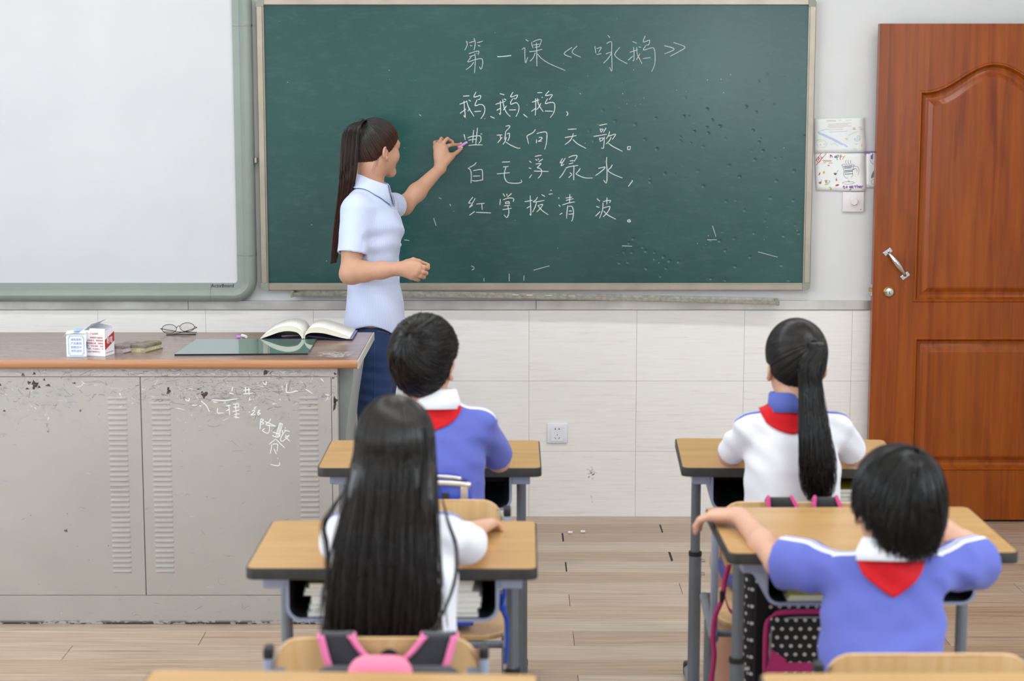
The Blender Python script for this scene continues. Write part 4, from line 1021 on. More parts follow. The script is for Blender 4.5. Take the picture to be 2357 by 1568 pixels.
def bp(px, py): return ((px-(1178.5+F_PX*ox/6.60))*6.60/F_PX, -(py-783)*6.60/F_PX)
half(-1, [bp(602,783),bp(622,776),bp(645,768),bp(665,765),bp(685,768),bp(694,776),bp(697,783)], [bp(602,782),bp(624,766),bp(646,757),bp(668,754),bp(688,759),bp(698,770),bp(701,782)])
half(1, [bp(704,783),bp(706,774),bp(720,769),bp(745,770),bp(770,776),bp(790,781),bp(806,784)], [bp(702,782),bp(706,768),bp(717,759),bp(738,757),bp(765,764),bp(790,773),bp(808,780)])
mb = MB()
mb.loft([[(ox+p[0], y, PZ+.0057+p[1]) for p in [bp(704,784),bp(712,777),bp(735,779),bp(770,784),bp(812,786)]]+[(ox+p[0], y, PZ+.0075+p[1]) for p in [bp(812,786),bp(770,784),bp(735,779),bp(712,777),bp(704,784)]] for y in (y0b-.004, y1b+.004)])
mb.build('cover', M_COVER, bk)
MB().box(ox-.148, ox+.002, y0b-.003, y1b+.003, PZ+.0056, PZ+.0068).build('cover', M_COVER, bk)
MB().box(ox+.158, ox+.174, y0b-.006, y1b, PZ+.0058, PZ+.0072).build('cover_flap', plain('cover_flap_blue', '#7d82b8', .5), bk)
# pen inside the book arch, two chalk bits, dust patch
o = MB().tube([(ox-.085, oy+.03, PZ+.010), (ox+-.025, oy+.05, PZ+.010)], .0032, 10).build('pen', plain('pink_pen', '#b98a92', .3, .3), None, angle=40); center_origin(o)
tag(o, 'pinkish pen tucked beneath the arched pages of the open book', 'pen')
for px, py, ang, ln, col, lab in ((548, 776, .5, .014, '#c58ae0', 'short lilac chalk stub on the desk behind the glass sheet'), (562, 774, -1.0, .034, '#d6d4d8', 'pale grey-white chalk piece on the desk next to lilac stub')):
    c = on_top(px, py, PZ+.006)
    d = np.array([math.cos(ang), math.sin(ang), 0])*ln/2
    o = MB().tube([c-d, c+d], [.0062, .0054], 12).build('chalk_stick', plain('chalkbit_'+col[1:], col, .9), None, angle=40); center_origin(o); tag(o, lab, 'chalk')
# chalk dust on the tabletop
mb = MB(); random.seed(3)
for k in range(150):
    px_, py_ = random.gauss(770, 18), random.gauss(816, 3.2)
    q = on_top(px_, py_, PZ+.0003); a = random.uniform(-.4, .4); l_ = random.uniform(.003, .012); w_ = random.uniform(.0006, .0014)
    dx, dy = math.cos(a)*l_, math.sin(a)*l_
    mb.faces([(q[0]-dx, q[1]-dy-w_, q[2]), (q[0]+dx, q[1]+dy-w_, q[2]), (q[0]+dx, q[1]+dy+w_, q[2]), (q[0]-dx, q[1]-dy+w_, q[2])], [(0, 1, 2, 3)])
o = mb.build('chalk_dust', plain('chalk_dust', '#e4dedc', .95), td); o['kind'] = 'stuff'
# ============================================================ STUDENT DESKS, CHAIRS, BAGS
M_DTOP = m_wood('student_desk_laminate', ['#b48c56', '#bf9862', '#c8a370'], (1.0, 9, 9), .32, 2.2)
M_RUB = plain('black_rubber_edge', '#33322f', .55, var=.2, scale=40)
M_BGM = plain('blue_grey_metal', '#98a1b6', .38, .1, .05, 20)
M_GM = plain('grey_metal_tube', '#767d86', .35, .25, .06, 20)
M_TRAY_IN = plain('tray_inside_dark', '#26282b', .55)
M_PLY = m_wood('beech_plywood', ['#cfa670', '#d8b280', '#dfbd90'], (22, 22, 1.0), .38, 2.4)
M_PLYE = plain('plywood_edge', '#b98a4e', .5)
M_BLK = plain('black_plastic', '#202224', .45)
def rrect(w, d, r, n=5):
    P = []
    for cx, cy, a0 in ((w/2-r, d/2-r, 0), (-w/2+r, d/2-r, 90), (-w/2+r, -d/2+r, 180), (w/2-r, -d/2+r, 270)):
        for k in range(n+1):
            a = math.radians(a0+90*k/n); P.append((cx+r*math.cos(a), cy+r*math.sin(a)))
    return P
def student_desk(fl, bl, br, h, label):
    A, B, Cn = (atZ(*q, h) for q in (fl, bl, br))
    w = float(np.linalg.norm(Cn-B)); d = float(np.linalg.norm(B-A))
    ctr = (A+Cn)/2; rz = math.atan2(Cn[1]-B[1], Cn[0]-B[0])
    return desk_at(ctr[0], ctr[1], rz, w, d, h, label)
def desk_at(cx, cy, rz, w, d, h, label):
    r = empty('student_desk', (float(cx), float(cy), 0), rz, label, 'desk', 'student desks'); r['w'] = w; r['d'] = d; r['h'] = h
    B = lambda mb, nm, mt, par=r, **k: mb.build(nm, mt, par, world=False, **k)
    th = .026
    R0 = rrect(w-.008, d-.008, .018)
    B(MB().loft([[(x, y, z) for x, y in R0] for z in (h-th+.003, h)]), 'desktop', M_DTOP)
    # rubber edge strip running round the top
    n = len(R0); O = rrect(w, d, .022)
    V = []; Fs = []
    for (I, Oo) in zip(R0, O):
        V += [(I[0], I[1], h-.0005), (Oo[0]*.998, Oo[1]*.998, h-.001), (Oo[0], Oo[1], h-.004), (Oo[0], Oo[1], h-th+.003), (Oo[0]*.998, Oo[1]*.998, h-th), (I[0], I[1], h-th)]
    for i in range(n):
        j = (i+1) % n
        for k in range(6): Fs.append((6*i+k, 6*j+k, 6*j+(k+1) % 6, 6*i+(k+1) % 6))
    B(MB().faces(V, Fs), 'rubber_edge', M_RUB, angle=50)
    # bent sheet-metal book tray: flanges, sides, rounded bottom
    tw = w*.735; td_ = .105; rr = .035; zt = h-th; zb = zt-td_; t = .0075
    def tray_prof(e):
        hw = tw/2-e; P = [(-hw, zt)]
        for k in range(7):
            a = math.pi/2*k/6; P.append((-hw+(rr-e)-(rr-e)*math.cos(a), zb+rr-(rr-e)*math.sin(a)))
        Q = [(-x, z) for x, z in reversed(P)]
        return P+Q
    po, pi_ = tray_prof(0), tray_prof(t)
    ring = lambda y: [(x, y, z) for x, z in po]+[(x, y, z) for x, z in reversed(pi_)]
    B(MB().loft([ring(-d/2+.030), ring(d/2-.03)]), 'book_tray', M_BGM, angle=40)
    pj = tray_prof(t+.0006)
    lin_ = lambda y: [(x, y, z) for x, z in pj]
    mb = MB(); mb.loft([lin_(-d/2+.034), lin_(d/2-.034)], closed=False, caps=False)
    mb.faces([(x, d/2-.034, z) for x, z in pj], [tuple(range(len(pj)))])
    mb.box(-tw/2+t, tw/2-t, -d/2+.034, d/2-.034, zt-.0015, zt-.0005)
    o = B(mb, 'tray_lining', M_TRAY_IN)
    for s in (-1, 1):
        B(MB().box(min(s*tw/2, s*(tw/2+.052)), max(s*tw/2, s*(tw/2+.052)), -d/2+.030, d/2-.030, zt-.028, zt, .002), 'flange', M_BGM)
        cxl = s*(tw/2+.028); yc = .03
        B(MB().tube([(cxl, yc, .36), (cxl, yc, zt-.028)], .0142, 14), 'upper_tube', M_GM, smooth=False, angle=40)
        lt = B(MB().tube([(cxl, yc, .035), (cxl, yc, .43)], .0185, 16), 'lower_tube', M_GM, angle=40)
        B(MB().tube([(cxl, yc, .426), (cxl, yc, .438)], .0198, 16), 'collar', M_BLK, lt, angle=40)
        for z in (.37, .41):
            B(MB().tube([(cxl+.016, yc, z), (cxl+.030, yc, z)], .005, 8), 'bolt', M_STEEL, lt, angle=40)
        B(MB().tube([(cxl, yc-.20, .022), (cxl, yc+.17, .022)], .0165, 12, flat=(1, 1.3)), 'foot_bar', M_GM, angle=40)
        for y in (yc-.205, yc+.175):
            B(MB().box(cxl-.022, cxl+.022, y-.018, y+.018, 0, .042, .008, 2), 'foot_cap', M_BLK, angle=40)
    B(MB().tube([(-tw/2-.028, .03, .30), (tw/2+.028, .03, .30)], .012, 12), 'crossbar', M_GM, angle=40)
    return r
dL1 = student_desk((728, 1078), (763, 1013), (1243, 1013), .735, 'wooden-topped student desk in the front row nearest the teacher desk, boy in blue seated')
dL2 = student_desk((557, 1309), (632, 1198), (1240, 1199), .750, 'wooden-topped student desk with stacked books in its tray, in front of the long-haired girl')
dR1 = student_desk((1568, 1077), (1554, 1008), (2036, 1012), .745, 'wooden-topped student desk of the girl with a ponytail, near the door')
dR2 = student_desk((1668, 1275), (1630, 1168), (2236, 1166), .765, 'wooden-topped student desk gripped by the boy with folded arm')
def front_desk(bl, br, h, w, d, label):
    A, B = atZ(*bl, h), atZ(*br, h); rz = math.atan2(B[1]-A[1], B[0]-A[0]); u = (B-A)/np.linalg.norm(B-A); v = np.array([-u[1], u[0], 0])
    c = A+u*w/2-v*d/2; return desk_at(c[0], c[1], rz, w, d, h, label)
dF1 = front_desk((350, 1540), (1252, 1552), .780, .695, .46, 'blurred wooden desk top at the lower edge, behind the long-haired girl')
dF2 = front_desk((1745, 1549), (2640, 1545), .780, .69, .46, 'blurred wooden desk top in the lower right corner, behind the boy in blue')

def chair(cx, yb, rz, top, label, w=.40):
    """school chair; yb = y of the backrest, faces +Y"""
    r = empty('school_chair', (float(cx), float(yb), 0), rz, label, 'chair', 'school chairs')
    B = lambda mb, nm, mt, par=r, **k: mb.build(nm, mt, par, world=False, **k)
    hb = .20; n = 12
    def curve(x): return .022*(1-(x/(w/2))**2)*-1+.0   # concave towards the sitter
    # backrest: rounded outline, bent
    P = rrect(w, hb, .055, 6)
    V = []; half = .006
    front = []; back = []
    def ring(s, inset):
        k = 1-inset; return [(x*k, curve(x)+s, top-hb/2+z*k) for x, z in P]
    rg = [ring(-half, .012), ring(-half*.6, 0), ring(half*.6, 0), ring(half, .012)]
    mb = MB(); mb.loft(rg, caps=False)
    # fill front/back with strips so that the bend shows
    for rr_ in (rg[0], rg[-1]):
        m = len(rr_); 
        order = sorted(range(m), key=lambda i: rr_[i][0])
        q = (m)//4
        top_i = list(range(0, m//2)); 
    for s, idx in ((-half, 0), (half, 3)):
        R_ = rg[idx]; m = len(R_)
        up = R_[0:m//2]; lo = list(reversed(R_[m//2:]))
        mid = []
        # subdivide the straight top/bottom edges across x
        xs_ = np.linspace(up[0][0], up[-1][0], 25)
        def edge_z(Pl, x):
            a = sorted(Pl, key=lambda p: p[0]); return float(np.interp(x, [p[0] for p in a], [p[2] for p in a]))
        grid = [[(x, curve(x)+s, edge_z(lo, x)) for x in xs_], [(x, curve(x)+s, edge_z(up, x)) for x in xs_]]
        mb.loft(grid, closed=False, caps=False)
    bmesh.ops.recalc_face_normals(mb.bm, faces=mb.bm.faces)
    B(mb, 'backrest', M_PLY)
    # seat
    S0 = rrect(.39, .36, .06, 6)
    B(MB().loft([[(x*k, .205+y*k, z-.010*(1-(x/.2)**2)) for x, y in S0] for z, k in ((.412, .985), (.416, 1), (.424, 1), (.427, .985))]), 'seat', M_PLY, angle=40)
    for s in (-1, 1):
        x = s*(w/2+.012)
        B(MB().box(x-.009, x+.009, -.016, .016, .40, top-.040, .004, 2), 'back_post', M_BGM, angle=40)
        B(MB().box(x-.0098, x+.0098, -.017, .017, top-.045, top-.020, .005, 2), 'post_cap', M_BLK, angle=40)
        tb = B(MB().prism([(x, -.012, top-.062), (x-s*.040, -.010, top-.062), (x-s*.052, -.010, top-.072), (x-s*.052, -.010, top-.084), (x-s*.040, -.010, top-.094), (x, -.012, top-.098)], (0, .003, 0)), 'backrest_tab', M_BGM)
        B(MB().lathe([(.0075, 0), (.006, .004), (0, .0045)], (x-s*.036, -.010, top-.078), (0, -1, 0), 12), 'bolt', M_STEEL, tb, angle=40)
        # side frame: seat rail, column, floor bar
        B(MB().tube([(x, -.01, .392), (x, .37, .398)], .0125, 10), 'seat_rail', M_GM, angle=40)
        B(MB().tube([(x, .14, .03), (x, .14, .40)], .0155, 12), 'leg', M_GM, angle=40)
        B(MB().tube([(x, .14, .19), (x, .14, .205)], .0172, 12), 'collar', M_BLK, angle=40)
        B(MB().tube([(x, -.05, .020), (x, .34, .020)], .0145, 10, flat=(1, 1.2)), 'foot_bar', M_GM, angle=40)
        for y in (-.055, .345): B(MB().box(x-.019, x+.019, y-.016, y+.016, 0, .036, .007, 2), 'foot_cap', M_BLK, angle=40)
    for y in (.03, .33): B(MB().tube([(-w/2-.012, y, .395), (w/2+.012, y, .395)], .010, 10), 'seat_bar', M_GM, angle=40)
    return r
YC = dict(L1=4.53, L2=3.50, R1=4.62, R2=3.46)
def ztop(px, py, y): return float(atY(px, py, y)[2])
cL2 = chair(atY(866, 1470, YC['L2'])[0], YC['L2'], 0, ztop(866, 1464, YC['L2']), 'wooden-backed school chair of the long-haired girl, pink-trimmed straps over it')
cL1 = chair(atY(992, 1160, YC['L1'])[0], YC['L1'], 0, ztop(1000, 1148, YC['L1']), 'wooden-backed school chair behind the boy beside the teacher desk, blue bag on it', w=.36)
cR2 = chair(atY(2135, 1510, YC['R2'])[0], YC['R2'], 0, ztop(2135, 1501, YC['R2']), 'wooden-backed school chair in the lower right corner, of the boy gripping his desk')
cR1 = chair(atY(1838, 1160, YC['R1'])[0], YC['R1'], math.radians(-2), ztop(1838, 1154, YC['R1']), 'wooden-backed school chair of the ponytailed girl, dotted bag hung on it')

# ------------------------------------------------------------ books in the desk trays
M_PG = plain('book_pages', '#e6e3d8', .85, var=.05, scale=300)
def book(parent_desk, x0, x1, y0, y1, z, th, col, label, rz=0, group='books in the desk trays'):
    R_ = parent_desk.matrix_basis; c = R_ @ Vector(((x0+x1)/2, (y0+y1)/2, z))
    r = empty('book', c, parent_desk.rotation_euler.z+rz, label, 'book', group)
    w, d = (x1-x0), (y1-y0)
    MB().box(-w/2+.002, w/2-.002, -d/2, d/2-.003, .0008, th-.0008).build('pages', M_PG, r, world=False)
    m = plain('book_cover_'+col[1:], col, .5)
    MB().box(-w/2, w/2, -d/2-.001, d/2, 0, .0008).build('cover', m, r, world=False)
    MB().box(-w/2, w/2, -d/2-.001, d/2, th-.0008, th).build('cover', m, r, world=False)
    MB().box(-w/2-.0006, w/2, d/2-.0008, d/2, 0, th).build('spine', m, r, world=False)
    return r
random.seed(11)
def stack(desk, xc, w, items, flush, nm):
    h = desk['h']; tb = h-.026-.105+.0085; z = tb; d = desk['d']
    for k, (th, col, dx, dw, lab) in enumerate(items):
        x0 = xc-w/2+dx; x1 = x0+w+dw
        book(desk, x0, x1, -d/2+.038+random.uniform(0, .008), d/2-.06, z, th, col, lab)
        z += th+.0003
pos = ['lowest', 'second from the bottom', 'third from the bottom', 'fourth from the bottom', 'fifth from the bottom', 'sixth from the bottom', 'seventh from the bottom', 'topmost']
colsL = ['#d9d6e6', '#cfcadb', '#7fae90', '#e6e2d6', '#dcd8cf', '#d9bcc0', '#7d9f86', '#c9b27a']
ths = [.010, .008, .009, .012, .008, .007, .010, .012]
dxs = [0, .006, .004, .008, .009, -.008, -.006, .004]
adj = ['white', 'pale lilac', 'green-edged', 'cream', 'ivory', 'pinkish', 'grey-green', 'green-covered']
stack(dL2, -.108, .17, [(ths[k], colsL[k], dxs[k], random.uniform(-.006, .006), f'{adj[k]} exercise book, {pos[k]} in the stack left of the long-haired girl') for k in range(8)], 0, 'L')
colsR = ['#8a6a70', '#a8c0b4', '#e2ddd0', '#d8d8dc', '#e8e4da', '#c8a0a4', '#d9cfc4', '#b79c54']
thr = [.009, .013, .012, .012, .010, .012, .007, .006]
adj = ['maroon-covered', 'mint-covered', 'cream', 'white', 'ivory', 'rose-covered', 'beige', 'ochre-covered']
dxr = [-.004, -.006, .003, .005, .004, -.01, -.012, -.006]
stack(dL2, .112, .165, [(thr[k], colsR[k], dxr[k], random.uniform(-.004, .004), f'{adj[k]} textbook, {pos[k]} in the stack under the long-haired girl\'s right arm') for k in range(8)], 0, 'R')
adj = ['white', 'cream', 'beige', 'grey', 'yellow-covered']
stack(dR1, .105, .165, [(.011, c, random.uniform(-.004, .006), 0, f'{adj[k]} book, {pos[k]} in the tray of the ponytailed girl\'s desk') for k, c in enumerate(['#e6e2d8', '#dcd8c8', '#cfc4b0', '#b8b4ac', '#c2a848'])], 0, 'R1')
stack(dR2, -.105, .17, [(.007, '#d9d6c8', 0, 0, 'cream exercise book lowest in the tray of the boy gripping his desk'), (.006, '#d4d878', .004, 0, 'yellow-green exercise book on a cream one in the boy\'s desk tray')], 0, 'R2')
# chalk bits on the floor
for px, py, a, lab in ((1313, 1226, -.25, 'white chalk stub on the floor, the left of two, with a broken end'), (1342, 1224, -.2, 'white chalk stub on the floor, the right of two')):
    c = atZ(px, py, .0055); d = np.array([math.cos(a), math.sin(a), 0])*.009
    o = MB().tube([c-d, c+d], [.0058, .0052], 12).build('chalk_stick', M_CH_W, None, angle=40); center_origin(o); tag(o, lab, 'chalk', 'chalk bits on the floor')
# ============================================================ BODIES: smooth-union distance fields meshed as one continuous surface
def v3(*a): return np.array(a, float)
class Field:
    def __init__(s, lo, hi, h):
        s.h = h; s.lo = np.array(lo, float)-3*h; s.n = np.ceil((np.array(hi, float)+3*h-s.lo)/h).astype(int)+1
        s.D = np.full(tuple(s.n), .2, np.float32)
        s.ax = [np.float32(s.lo[i]+h*np.arange(s.n[i])) for i in range(3)]
    def block(s, lo, hi, m):
        a = np.clip(np.floor((np.array(lo)-m-s.lo)/s.h).astype(int), 0, s.n-1)
        b = np.clip(np.ceil((np.array(hi)+m-s.lo)/s.h).astype(int)+1, 1, s.n)
        if np.any(b <= a): return None
        sl = tuple(slice(a[i], b[i]) for i in range(3))
        X = s.ax[0][sl[0]][:, None, None]; Y = s.ax[1][sl[1]][None, :, None]; Z = s.ax[2][sl[2]][None, None, :]
        return sl, X, Y, Z
    def put(s, sl, d, k, op='u'):
        D = s.D[sl]
        if op == 'u':
            if k > 0:
                hh = np.maximum(k-np.abs(D-d), 0)/k; s.D[sl] = np.minimum(D, d)-hh*hh*k*.25
            else: s.D[sl] = np.minimum(D, d)
        else:
            d = -d
            if k > 0:
                hh = np.maximum(k-np.abs(D-d), 0)/k; s.D[sl] = np.maximum(D, d)+hh*hh*k*.25
            else: s.D[sl] = np.maximum(D, d)
    def cone(s, a, b, ra, rb, k=.02, op='u'):
        a = np.array(a, float); b = np.array(b, float); R = max(ra, rb)
        B = s.block(np.minimum(a, b)-R, np.maximum(a, b)+R, k+.03)
        if B is None: return s
        sl, X, Y, Z = B; ba = b-a; L = max(1e-9, ba.dot(ba))
        t = np.clip(((X-a[0])*ba[0]+(Y-a[1])*ba[1]+(Z-a[2])*ba[2])/L, 0, 1)
        d = np.sqrt((X-a[0]-ba[0]*t)**2+(Y-a[1]-ba[1]*t)**2+(Z-a[2]-ba[2]*t)**2)-(ra+(rb-ra)*t)
        s.put(sl, d.astype(np.float32), k, op); return s
    def chain(s, pts, rad, k=.02, op='u'):
        for i in range(len(pts)-1): s.cone(pts[i], pts[i+1], rad[i], rad[i+1], k, op)
        return s
    def sleeve(s, pts, rad, k=.03, cav=.8, depth=.045):
        """tapered tube with a flat, hollowed end at the last point"""
        P = np.array(pts, float); R = max(rad); B = s.block(P.min(0)-R, P.max(0)+R, k+.03)
        sl, X, Y, Z = B; d = None
        for i in range(len(P)-1):
            a, b = P[i], P[i+1]; ba = b-a
            if i == len(P)-2: b = b+ba/np.linalg.norm(ba)*.03; rb = rad[i+1]; ba = b-a
            t = np.clip(((X-a[0])*ba[0]+(Y-a[1])*ba[1]+(Z-a[2])*ba[2])/ba.dot(ba), 0, 1)
            q = np.sqrt((X-a[0]-ba[0]*t)**2+(Y-a[1]-ba[1]*t)**2+(Z-a[2]-ba[2]*t)**2)-(rad[i]+(rad[i+1]-rad[i])*t)
            d = q if d is None else np.minimum(d, q)
        n = P[-1]-P[-2]; n = n/np.linalg.norm(n); e = P[-1]
        pd = (X-e[0])*n[0]+(Y-e[1])*n[1]+(Z-e[2])*n[2]; rr = np.sqrt(np.maximum((X-e[0])**2+(Y-e[1])**2+(Z-e[2])**2-pd*pd, 0))
        d = np.maximum(d, pd); d = np.maximum(d, -np.maximum(rr-rad[-1]*cav, -(pd+depth)))
        s.put(sl, d.astype(np.float32), k); return s
    def ell(s, c, r, R=None, k=.02, op='u'):
        c = np.array(c, float); r = np.array(r, float); m = r.max()
        B = s.block(c-m, c+m, k+.03)
        if B is None: return s
        sl, X, Y, Z = B; x, y, z = X-c[0], Y-c[1], Z-c[2]
        if R is not None:
            x, y, z = (R[0, 0]*x+R[1, 0]*y+R[2, 0]*z, R[0, 1]*x+R[1, 1]*y+R[2, 1]*z, R[0, 2]*x+R[1, 2]*y+R[2, 2]*z)
        k0 = np.sqrt((x/r[0])**2+(y/r[1])**2+(z/r[2])**2); k1 = np.sqrt((x/r[0]**2)**2+(y/r[1]**2)**2+(z/r[2]**2)**2)+1e-9
        s.put(sl, (k0*(k0-1)/k1).astype(np.float32), k, op); return s
    def torso(s, secs, yaw=0, k=.03, op='u', p=2.4, cap=.03):
        """secs: list of (z, cx, cy, rx, ry); elliptic sections in a frame turned by yaw"""
        A = np.array(secs, float); A = A[np.argsort(A[:, 0])]; m = max(A[:, 3].max(), A[:, 4].max())
        lo = (A[:, 1].min()-m, A[:, 2].min()-m, A[0, 0]); hi = (A[:, 1].max()+m, A[:, 2].max()+m, A[-1, 0])
        B = s.block(lo, hi, k+.03)
        if B is None: return s
        sl, X, Y, Z = B
        zz = Z.ravel(); f = [np.interp(zz, A[:, 0], A[:, i])[None, None, :] for i in (1, 2, 3, 4)]
        x, y = X-f[0], Y-f[1]; c, sn = math.cos(yaw), math.sin(yaw)
        u, w = c*x+sn*y, -sn*x+c*y
        q = (np.abs(u/f[2])**p+np.abs(w/f[3])**p)**(1/p)
        d = (q-1)*np.minimum(f[2], f[3])
        dz = np.maximum(A[0, 0]-Z, Z-A[-1, 0])
        if cap > 0:   # rounded ends
            a, b = d+cap, dz+cap
            d = np.minimum(np.maximum(a, b), 0)+np.sqrt(np.maximum(a, 0)**2+np.maximum(b, 0)**2)-cap
        else: d = np.maximum(d, dz)
        s.put(sl, d.astype(np.float32), k, op); return s
    def half(s, pt, nrm, op='s', k=0):
        """remove everything on the +nrm side of a plane"""
        nrm = np.array(nrm, float); nrm /= np.linalg.norm(nrm)
        d = (s.ax[0][:, None, None]-pt[0])*nrm[0]+(s.ax[1][None, :, None]-pt[1])*nrm[1]+(s.ax[2][None, None, :]-pt[2])*nrm[2]
        s.D = np.maximum(s.D, d.astype(np.float32)); return s
    def mesh(s):
        D = s.D; h = s.h; S_ = D < 0; nx, ny, nz = D.shape
        cnt = np.zeros((nx-1, ny-1, nz-1), np.int8)
        for i in (0, 1):
            for j in (0, 1):
                for k in (0, 1): cnt += S_[i:nx-1+i, j:ny-1+j, k:nz-1+k]
        act = (cnt > 0) & (cnt < 8); I, J, K = np.nonzero(act); N = len(I)
        idx = np.full(act.shape, -1, np.int32); idx[I, J, K] = np.arange(N)
        pos = np.zeros((N, 3)); c = np.zeros(N)
        cor = [(i, j, k) for i in (0, 1) for j in (0, 1) for k in (0, 1)]
        val = {q: D[I+q[0], J+q[1], K+q[2]].astype(float) for q in cor}
        for a in cor:
            for ax in range(3):
                if a[ax] == 0:
                    b = list(a); b[ax] = 1; b = tuple(b); d0, d1 = val[a], val[b]; x = (d0 < 0) != (d1 < 0)
                    t = np.where(x, d0/np.where(x, d0-d1, 1), 0)
                    p = np.array(a, float)[None, :].repeat(N, 0); p[:, ax] = t
                    pos += p*x[:, None]; c += x
        pos = (pos/np.maximum(c, 1)[:, None]+np.c_[I, J, K])*h+s.lo
        Q = []
        for ax in range(3):
            n = [slice(1, None)]*3; n[ax] = slice(0, -1)
            a = [slice(1, -1)]*3; b = [slice(1, -1)]*3; a[ax] = slice(0, -1); b[ax] = slice(1, None)
            sa, sb = S_[tuple(a)], S_[tuple(b)]
            e = np.argwhere(sa != sb)
            if len(e) == 0: continue
            flip = sb[tuple(e.T)]
            off = np.ones(3, int); off[ax] = 0; e = e+off
            o1, o2 = [i for i in range(3) if i != ax]
            def at(d1, d2):
                q = e.copy(); q[:, o1] -= d1; q[:, o2] -= d2; return idx[q[:, 0], q[:, 1], q[:, 2]]
            quad = np.c_[at(1, 1), at(0, 1), at(0, 0), at(1, 0)]
            if ax == 1: flip = ~flip
            quad[flip] = quad[flip][:, ::-1]; Q.append(quad)
        Q = np.concatenate(Q); Q = Q[(Q >= 0).all(1)]
        return pos, Q
def lap(V, Q, it=1, lam=.5, keep=None):
    E = np.concatenate([Q[:, [0, 1]], Q[:, [1, 2]], Q[:, [2, 3]], Q[:, [3, 0]]])
    for _ in range(it):
        A = np.zeros_like(V); c = np.zeros(len(V))
        for a, b in ((0, 1), (1, 0)):
            for d in range(3): A[:, d] += np.bincount(E[:, a], V[E[:, b], d], len(V))
            c += np.bincount(E[:, a], minlength=len(V))
        M_ = A/np.maximum(c, 1)[:, None]
        W_ = V+(M_-V)*lam
        if keep is not None: W_[keep] = V[keep]
        V = W_
    return V
def normals(V, Q):
    n = np.cross(V[Q[:, 2]]-V[Q[:, 0]], V[Q[:, 3]]-V[Q[:, 1]]); N = np.zeros_like(V)
    for c in range(4):
        for d in range(3): N[:, d] += np.bincount(Q[:, c], n[:, d], len(V))
    return N/(np.linalg.norm(N, axis=1)[:, None]+1e-12)
def arr_mesh(name, V, Q, mat, parent=None, smooth=True, attrs=None):
    me = bpy.data.meshes.new(name); m = Q.shape[1]
    me.vertices.add(len(V)); me.vertices.foreach_set('co', np.ascontiguousarray(V, np.float32).ravel())
    me.loops.add(Q.size); me.loops.foreach_set('vertex_index', np.ascontiguousarray(Q, np.int32).ravel())
    me.polygons.add(len(Q)); me.polygons.foreach_set('loop_start', np.arange(0, Q.size, m, dtype=np.int32))
    if smooth: me.polygons.foreach_set('use_smooth', np.ones(len(Q), bool))
    me.update(calc_edges=True)
    for k, a in (attrs or {}).items():
        at = me.attributes.new(k, 'FLOAT', 'POINT'); at.data.foreach_set('value', np.ascontiguousarray(a, np.float32))
    return link_mesh(name, me, mat, parent)
def wob(P, seed, freq, n=7):
    r = np.random.default_rng(seed); o = np.zeros(len(P))
    for i in range(n):
        w = r.normal(size=3); w = w/np.linalg.norm(w)*freq*r.uniform(.6, 1.6); o += np.sin(P @ w+r.uniform(0, 6.28))
    return o/n**.5
def axis_coords(P, path):
    """nearest position on a polyline: (param 0..n-1, distance, nearest point index, foot point)"""
    path = np.array(path, float); best = np.full(len(P), 1e9); par = np.zeros(len(P)); foot = np.zeros((len(P), 3)); tang = np.zeros((len(P), 3))
    for i in range(len(path)-1):
        a, b = path[i], path[i+1]; ba = b-a; t = np.clip(((P-a) @ ba)/ba.dot(ba), 0, 1); f = a+t[:, None]*ba
        d = np.linalg.norm(P-f, axis=1); m = d < best
        best[m] = d[m]; par[m] = i+t[m]; foot[m] = f[m]; tang[m] = ba/np.linalg.norm(ba)
    return par, best, foot, tang
def tubes(name, P, R, mat, parent, sides=3, attrs=None):
    """many strands at once; P (N,m,3), R (N,m)"""
    N, m, _ = P.shape
    T = np.gradient(P, axis=1); T /= np.linalg.norm(T, axis=2)[:, :, None]+1e-9
    ref = np.where(np.abs(T[:, :1, 2:3]) < .9, np.array([0, 0, 1.])[None, None], np.array([1., 0, 0])[None, None])
    ref = np.broadcast_to(ref, P.shape)
    U = np.cross(T, ref); U /= np.linalg.norm(U, axis=2)[:, :, None]+1e-9; Wv = np.cross(T, U)
    rings = [P+(U*math.cos(2*math.pi*k/sides)+Wv*math.sin(2*math.pi*k/sides))*R[:, :, None] for k in range(sides)]
    V = np.stack(rings, 2).reshape(-1, 3)
    b = (np.arange(N)[:, None]*m+np.arange(m-1)[None])*sides
    Q = []
    for k in range(sides):
        k2 = (k+1) % sides; Q.append(np.stack([b+k, b+k2, b+sides+k2, b+sides+k], -1).reshape(-1, 4))
    Q = np.concatenate(Q)
    at = {'tl': np.repeat(np.tile(np.linspace(0, 1, m), N), sides), 'rnd': np.repeat(np.repeat(RNG.random(N), m), sides)}
    if attrs: at.update(attrs)
    o = arr_mesh(name, V, Q, mat, parent, True, at); o['kind'] = 'stuff'; return o

